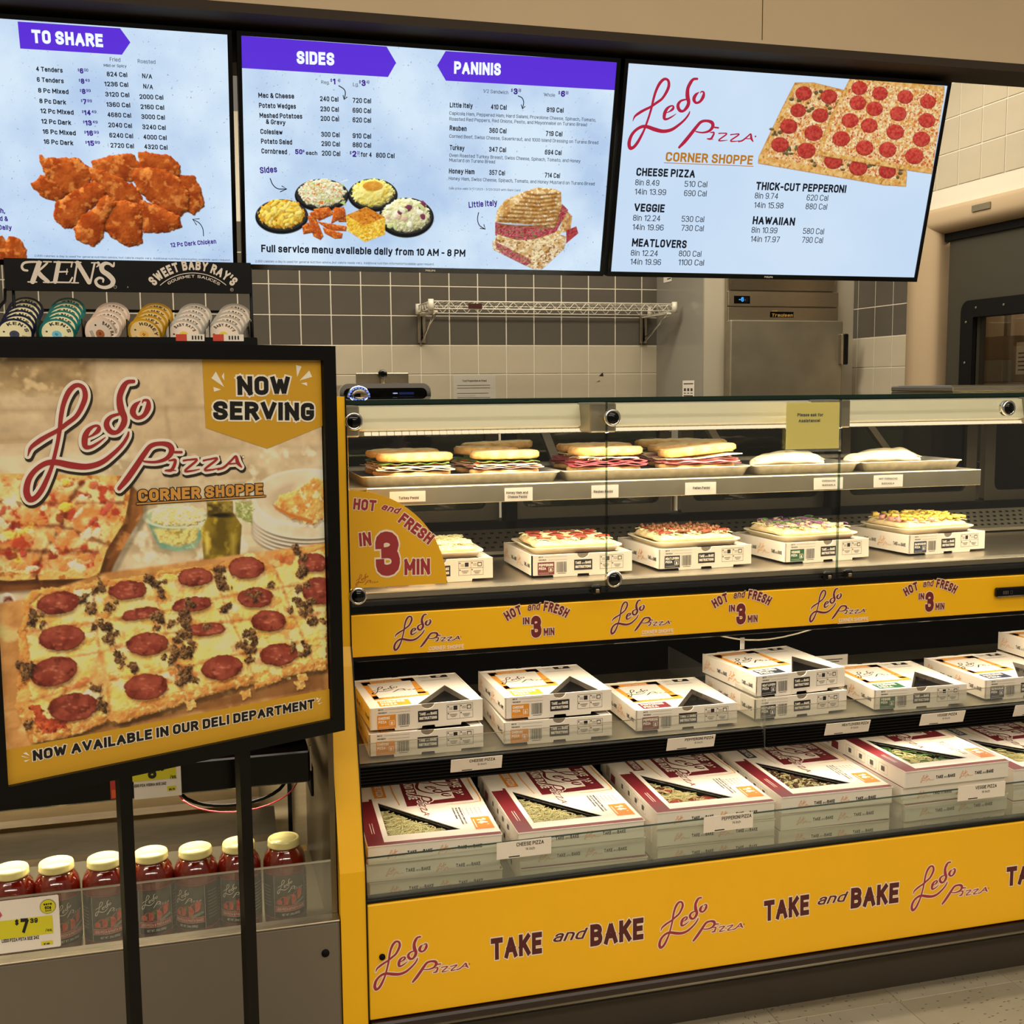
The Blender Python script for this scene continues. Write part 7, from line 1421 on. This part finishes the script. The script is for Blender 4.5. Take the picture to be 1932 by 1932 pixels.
for i,(x,y,ro) in enumerate(((20,1632,10),(105,1620,25),(196,1609,4),(284,1600,2),(368,1594,-32),(450,1587,-22),(535,1578,3))):
    p=onY(x,y,2.2); L=(p[0],2.2+(.004 if i%2 else 0),.3475); o=j0 if i==0 else copy_tree(j0); o.location=L; o.rotation_euler=(0,0,math.radians(ro+8)); o['label']=JL[i]; o.scale=(.965,.965,1.07); o['group']='sauce jars on the bottom shelf'
# ---------------------------------------------------------------- sauce cup rack on top of the left case
rk=thing('sauce_rack','black wire rack with a long black header sign above rows of sauce cups','rack')
RY=2.60; Pr=Plane((0,RY,0),(1,0,0),(0,0,1)); hx0=onY(8,520,RY)[0]; hx1=onY(474,520,RY)[0]; hz0=1.6075; hz1=1.6745
b=MB(); b.bbox(hx0,hx1,RY,RY+.004,hz0,hz1,M_black,.001); b.build('header_panel',rk)
KR,OR=3.864,(0,480); F=F2(.0003); M_kw=mat('header_cream','eadccc',.6)
S=lambda pts,l=2: F.stroke([(*Pr.uv(OR[0]+x/KR,OR[1]+y/KR),r*.86/KR*.00121) for x,y,r in pts],M_kw,l,smooth=5 if len(pts)>2 else 0)
Ls=lambda x0,y0,x1,y1,r,l=2: S([(x0,y0,r),(x1,y1,r)],l)
S([(200,118,8),(172,112,9),(160,88,9),(178,62,9),(230,55,8),(300,57,7)]); Ls(286,62,238,200,18,2.7); Ls(205,201,268,202,5,3.4); S([(345,64,7),(300,105,8),(262,132,7)],3); S([(275,125,16),(305,160,17),(350,198,14)],3.8); Ls(318,204,382,205,5,4.5); Ls(318,54,375,55,5,4.6)
Ls(428,62,402,200,16); Ls(395,56,532,58,6,2.7); Ls(425,128,492,126,6,3.0); Ls(378,203,510,205,6,3.4); Ls(526,60,520,92,5,3.6); Ls(508,204,528,170,6,3.8); Ls(490,108,486,146,4,4)
Ls(562,66,540,206,7); Ls(566,62,650,204,17,2.8); Ls(690,66,660,206,7,3.4); Ls(522,207,572,208,5,3.7); Ls(545,58,590,59,5,3.8); Ls(668,62,715,62,5,3.9)
S([(716,62,11),(722,75,9),(704,92,3)],2); S([(832,62,6),(826,88,8),(800,70,10),(768,66,13),(742,88,18),(750,122,19),(790,150,20),(824,190,19),(812,226,15),(765,242,13),(715,228,12),(698,195,11),(722,172,10),(752,180,8),(752,202,6)],4); F.circ(*Pr.uv(840/KR,480+238/KR),.0032,M_kw,2); F.circ(*Pr.uv(840/KR,480+238/KR),.0026,M_black,3); F.text('R',Pr.uv(836/KR,0)[0],Pr.uv(840/KR,480+243/KR)[1],.003,M_kw,4)
k=.00121/KR; c=Pr.uv(1425/KR,480+490/KR); F.arc("SWEET BABY RAY'S",c[0],c[1],352*k,-.84,.82,66*k,M_kw,2,.05); F.arc('GOURMET SAUCES',c[0],c[1],300*k,-.60,.60,19*k,M_kw,2,.01)
F.stroke([(c[0]+332*k*math.sin(a),c[1]+332*k*math.cos(a),2.5*k) for a in np.linspace(-.74,.70,16)],M_kw,2,smooth=2); q=Pr.uv(1690/KR,480+258/KR); F.circ(*q,.0035,M_kw,2); F.circ(*q,.0029,M_black,3); F.text('R',q[0]-.001,q[1]-.0014,.003,M_kw,4)
F.build('header_lettering',Plane((0,RY-.0004,0),(1,0,0),(0,0,1)),rk)
def up(px,y=RY): return onY(px,600,y)[0]
b=MB(); zb=1.3755
for px in(28,475): x=up(px,RY+.01); b.tube([(x,RY+.01,zb),(x,RY+.01,hz1-.01)],.0035,M_black,8)
b.tube([(up(8),RY+.10,1.575),(up(470),RY+.10,1.575)],.003,M_black,6); b.tube([(up(0),RY-.08,1.555),(up(14),RY-.02,1.585),(up(12),RY,1.61)],.0035,M_black,6); b.build('wire_frame',rk)
b=MB(); b.box(hx0-.01,hx1+.004,RY-.11,RY+.12,1.46,1.466,M_black); b.build('shelf',rk); b=MB(); b.bbox(hx0-.01,hx1+.003,RY-.115,RY-.11,1.455,1.508,M_black,.002); b.build('front_lip',rk)
for k in range(7): 
    x=up([-60,76,160,242,320,394,469][k],RY-.03); b=MB(); b.box(x-.001,x+.001,RY-.10,RY+.09,1.466,1.545,M_black); b.build('divider',rk)
for x0,x1 in((332,386),(402,460)):
    a=onY(x0,645,RY-.1155); b_=onY(x1,645,RY-.1155); F=F2(.0003); F.rect(a[0],1.5,b_[0],1.514,M_white); F.rect(a[0],1.5,a[0]+.022,1.514,mat('red_orange_strip','d0452a',.5),2)
    for k in range(4): F.rect(a[0]+.032+.006*k,1.503,a[0]+.035+.006*k,1.511,M_ink,2)
    t=F.build('shelf_strip',Plane((0,RY-.1156,0),(1,0,0),(0,0,1)),rk)
M_foil={}
def cup(col,lidc,rim,word,acc,arc_=None):
    t=thing('sauce_cup','x','sauce cup'); m=mat('cup_foil_'+word.lower().replace(' ','_').replace("'",''),lidc,.35,var=.02,vscale=50); mr=mat('cup_rim_'+rim,rim if len(rim)==6 else rim,.35); b=MB()
    b.lathe([(.0,.030),(.026,.030),(.033,.003),(.0345,.0012)],mat('clear_cup_plastic','c9c2b2',.3),(0,0,0),28,'y'); b.build('cup',t)
    b=MB(); b.lathe([(.0345,.0012),(.0362,.0),(.0360,-.0012),(0,-.0014)],mr,(0,0,0),40,'y'); b.build('foil_lid',t)
    F=F2(.00018); F.circ(0,0,.0305,m,1,36); F.arc(word,0,0,.0195,-1.1,1.1,.0075,M_ink,2,.04)
    F.circ(.0,-.004,.0095,MAC[acc],2,20); F.text('12',-.004,-.0065,.005,M_ink,3,.03)
    for k in range(7): F.rect(.0145+.0017*k,-.012,.0153+.0017*k,.001,M_ink,2)
    F.circ(-.020,-.006,.0022,M_ink,2,10)
    for k in range(3): F.rect(-.012,-.019-.0025*k,.012-.002*k,-.018-.0025*k,M_gink,2)
    F.build('lid_print',Plane((0,-.0015,0),(1,0,0),(0,0,1)),t); return t
MAC={'navy':mat('print_navy','1c2648',.5),'teal':mat('print_blue','5fb3c9',.5),'brown':mat('print_amber','a85a1c',.5),'gold':mat('print_gold','d9a23a',.5),'yellow':mat('print_yellow','d8c032',.5)}
specs=[('KEN','e0d7a8','1b2340','navy','navy blue rimmed',6,(40,575)),("KEN'S",'e0d79c','1f7a74','teal','teal rimmed',6,(120,575)),("BABY RAY'S",'e6d2bd','e0c4ac','brown','pale pink',5,(203,575)),('HONEY','d9b878','c9961c','gold','golden yellow',5,(285,575)),("BABY RAY'S ",'e0d8c8','c9c2b4','yellow','white, fifth column',5,(359,575)),("BABY RAY'S  ",'dcd5c6','c4bdae','yellow','white, rightmost column',5,(434,575))]
for word,lidc,rim,acc,desc,n,(px,_) in specs:
    proto=cup(None,lidc,rim,word.strip() if word!='KEN' else "KEN'S",acc)
    for k in range(n):
        # rows of cups lean back and climb away from the lip
        y=RY-.075+.022*k; z=1.508+.0105*k+.008; x=up(px-17+ (6*k*.55),y); x=onY(px-12+k*(22/(n-1)),620,y)[0]
        o=proto if k==0 else copy_tree(proto); o.location=(x,y,z); o.rotation_euler=(math.radians(-34),0,0)
        if k==0 : o.rotation_euler=(math.radians(-34),math.radians({'navy':20,'teal':22,'brown':70,'gold':35,'yellow':10}[acc]),0)
        o['group']='sauce cups in the rack'; pos='front' if k==0 else ['','second','third','fourth','fifth','sixth'][k]; o['label']=f'{desc} sauce cup, {pos} of its leaning column' if k==0 else f'{desc} sauce cup, {pos} from the front of its leaning column'
# ---------------------------------------------------------------- goods shelf across the aisle, seen only as a reflection in the glass
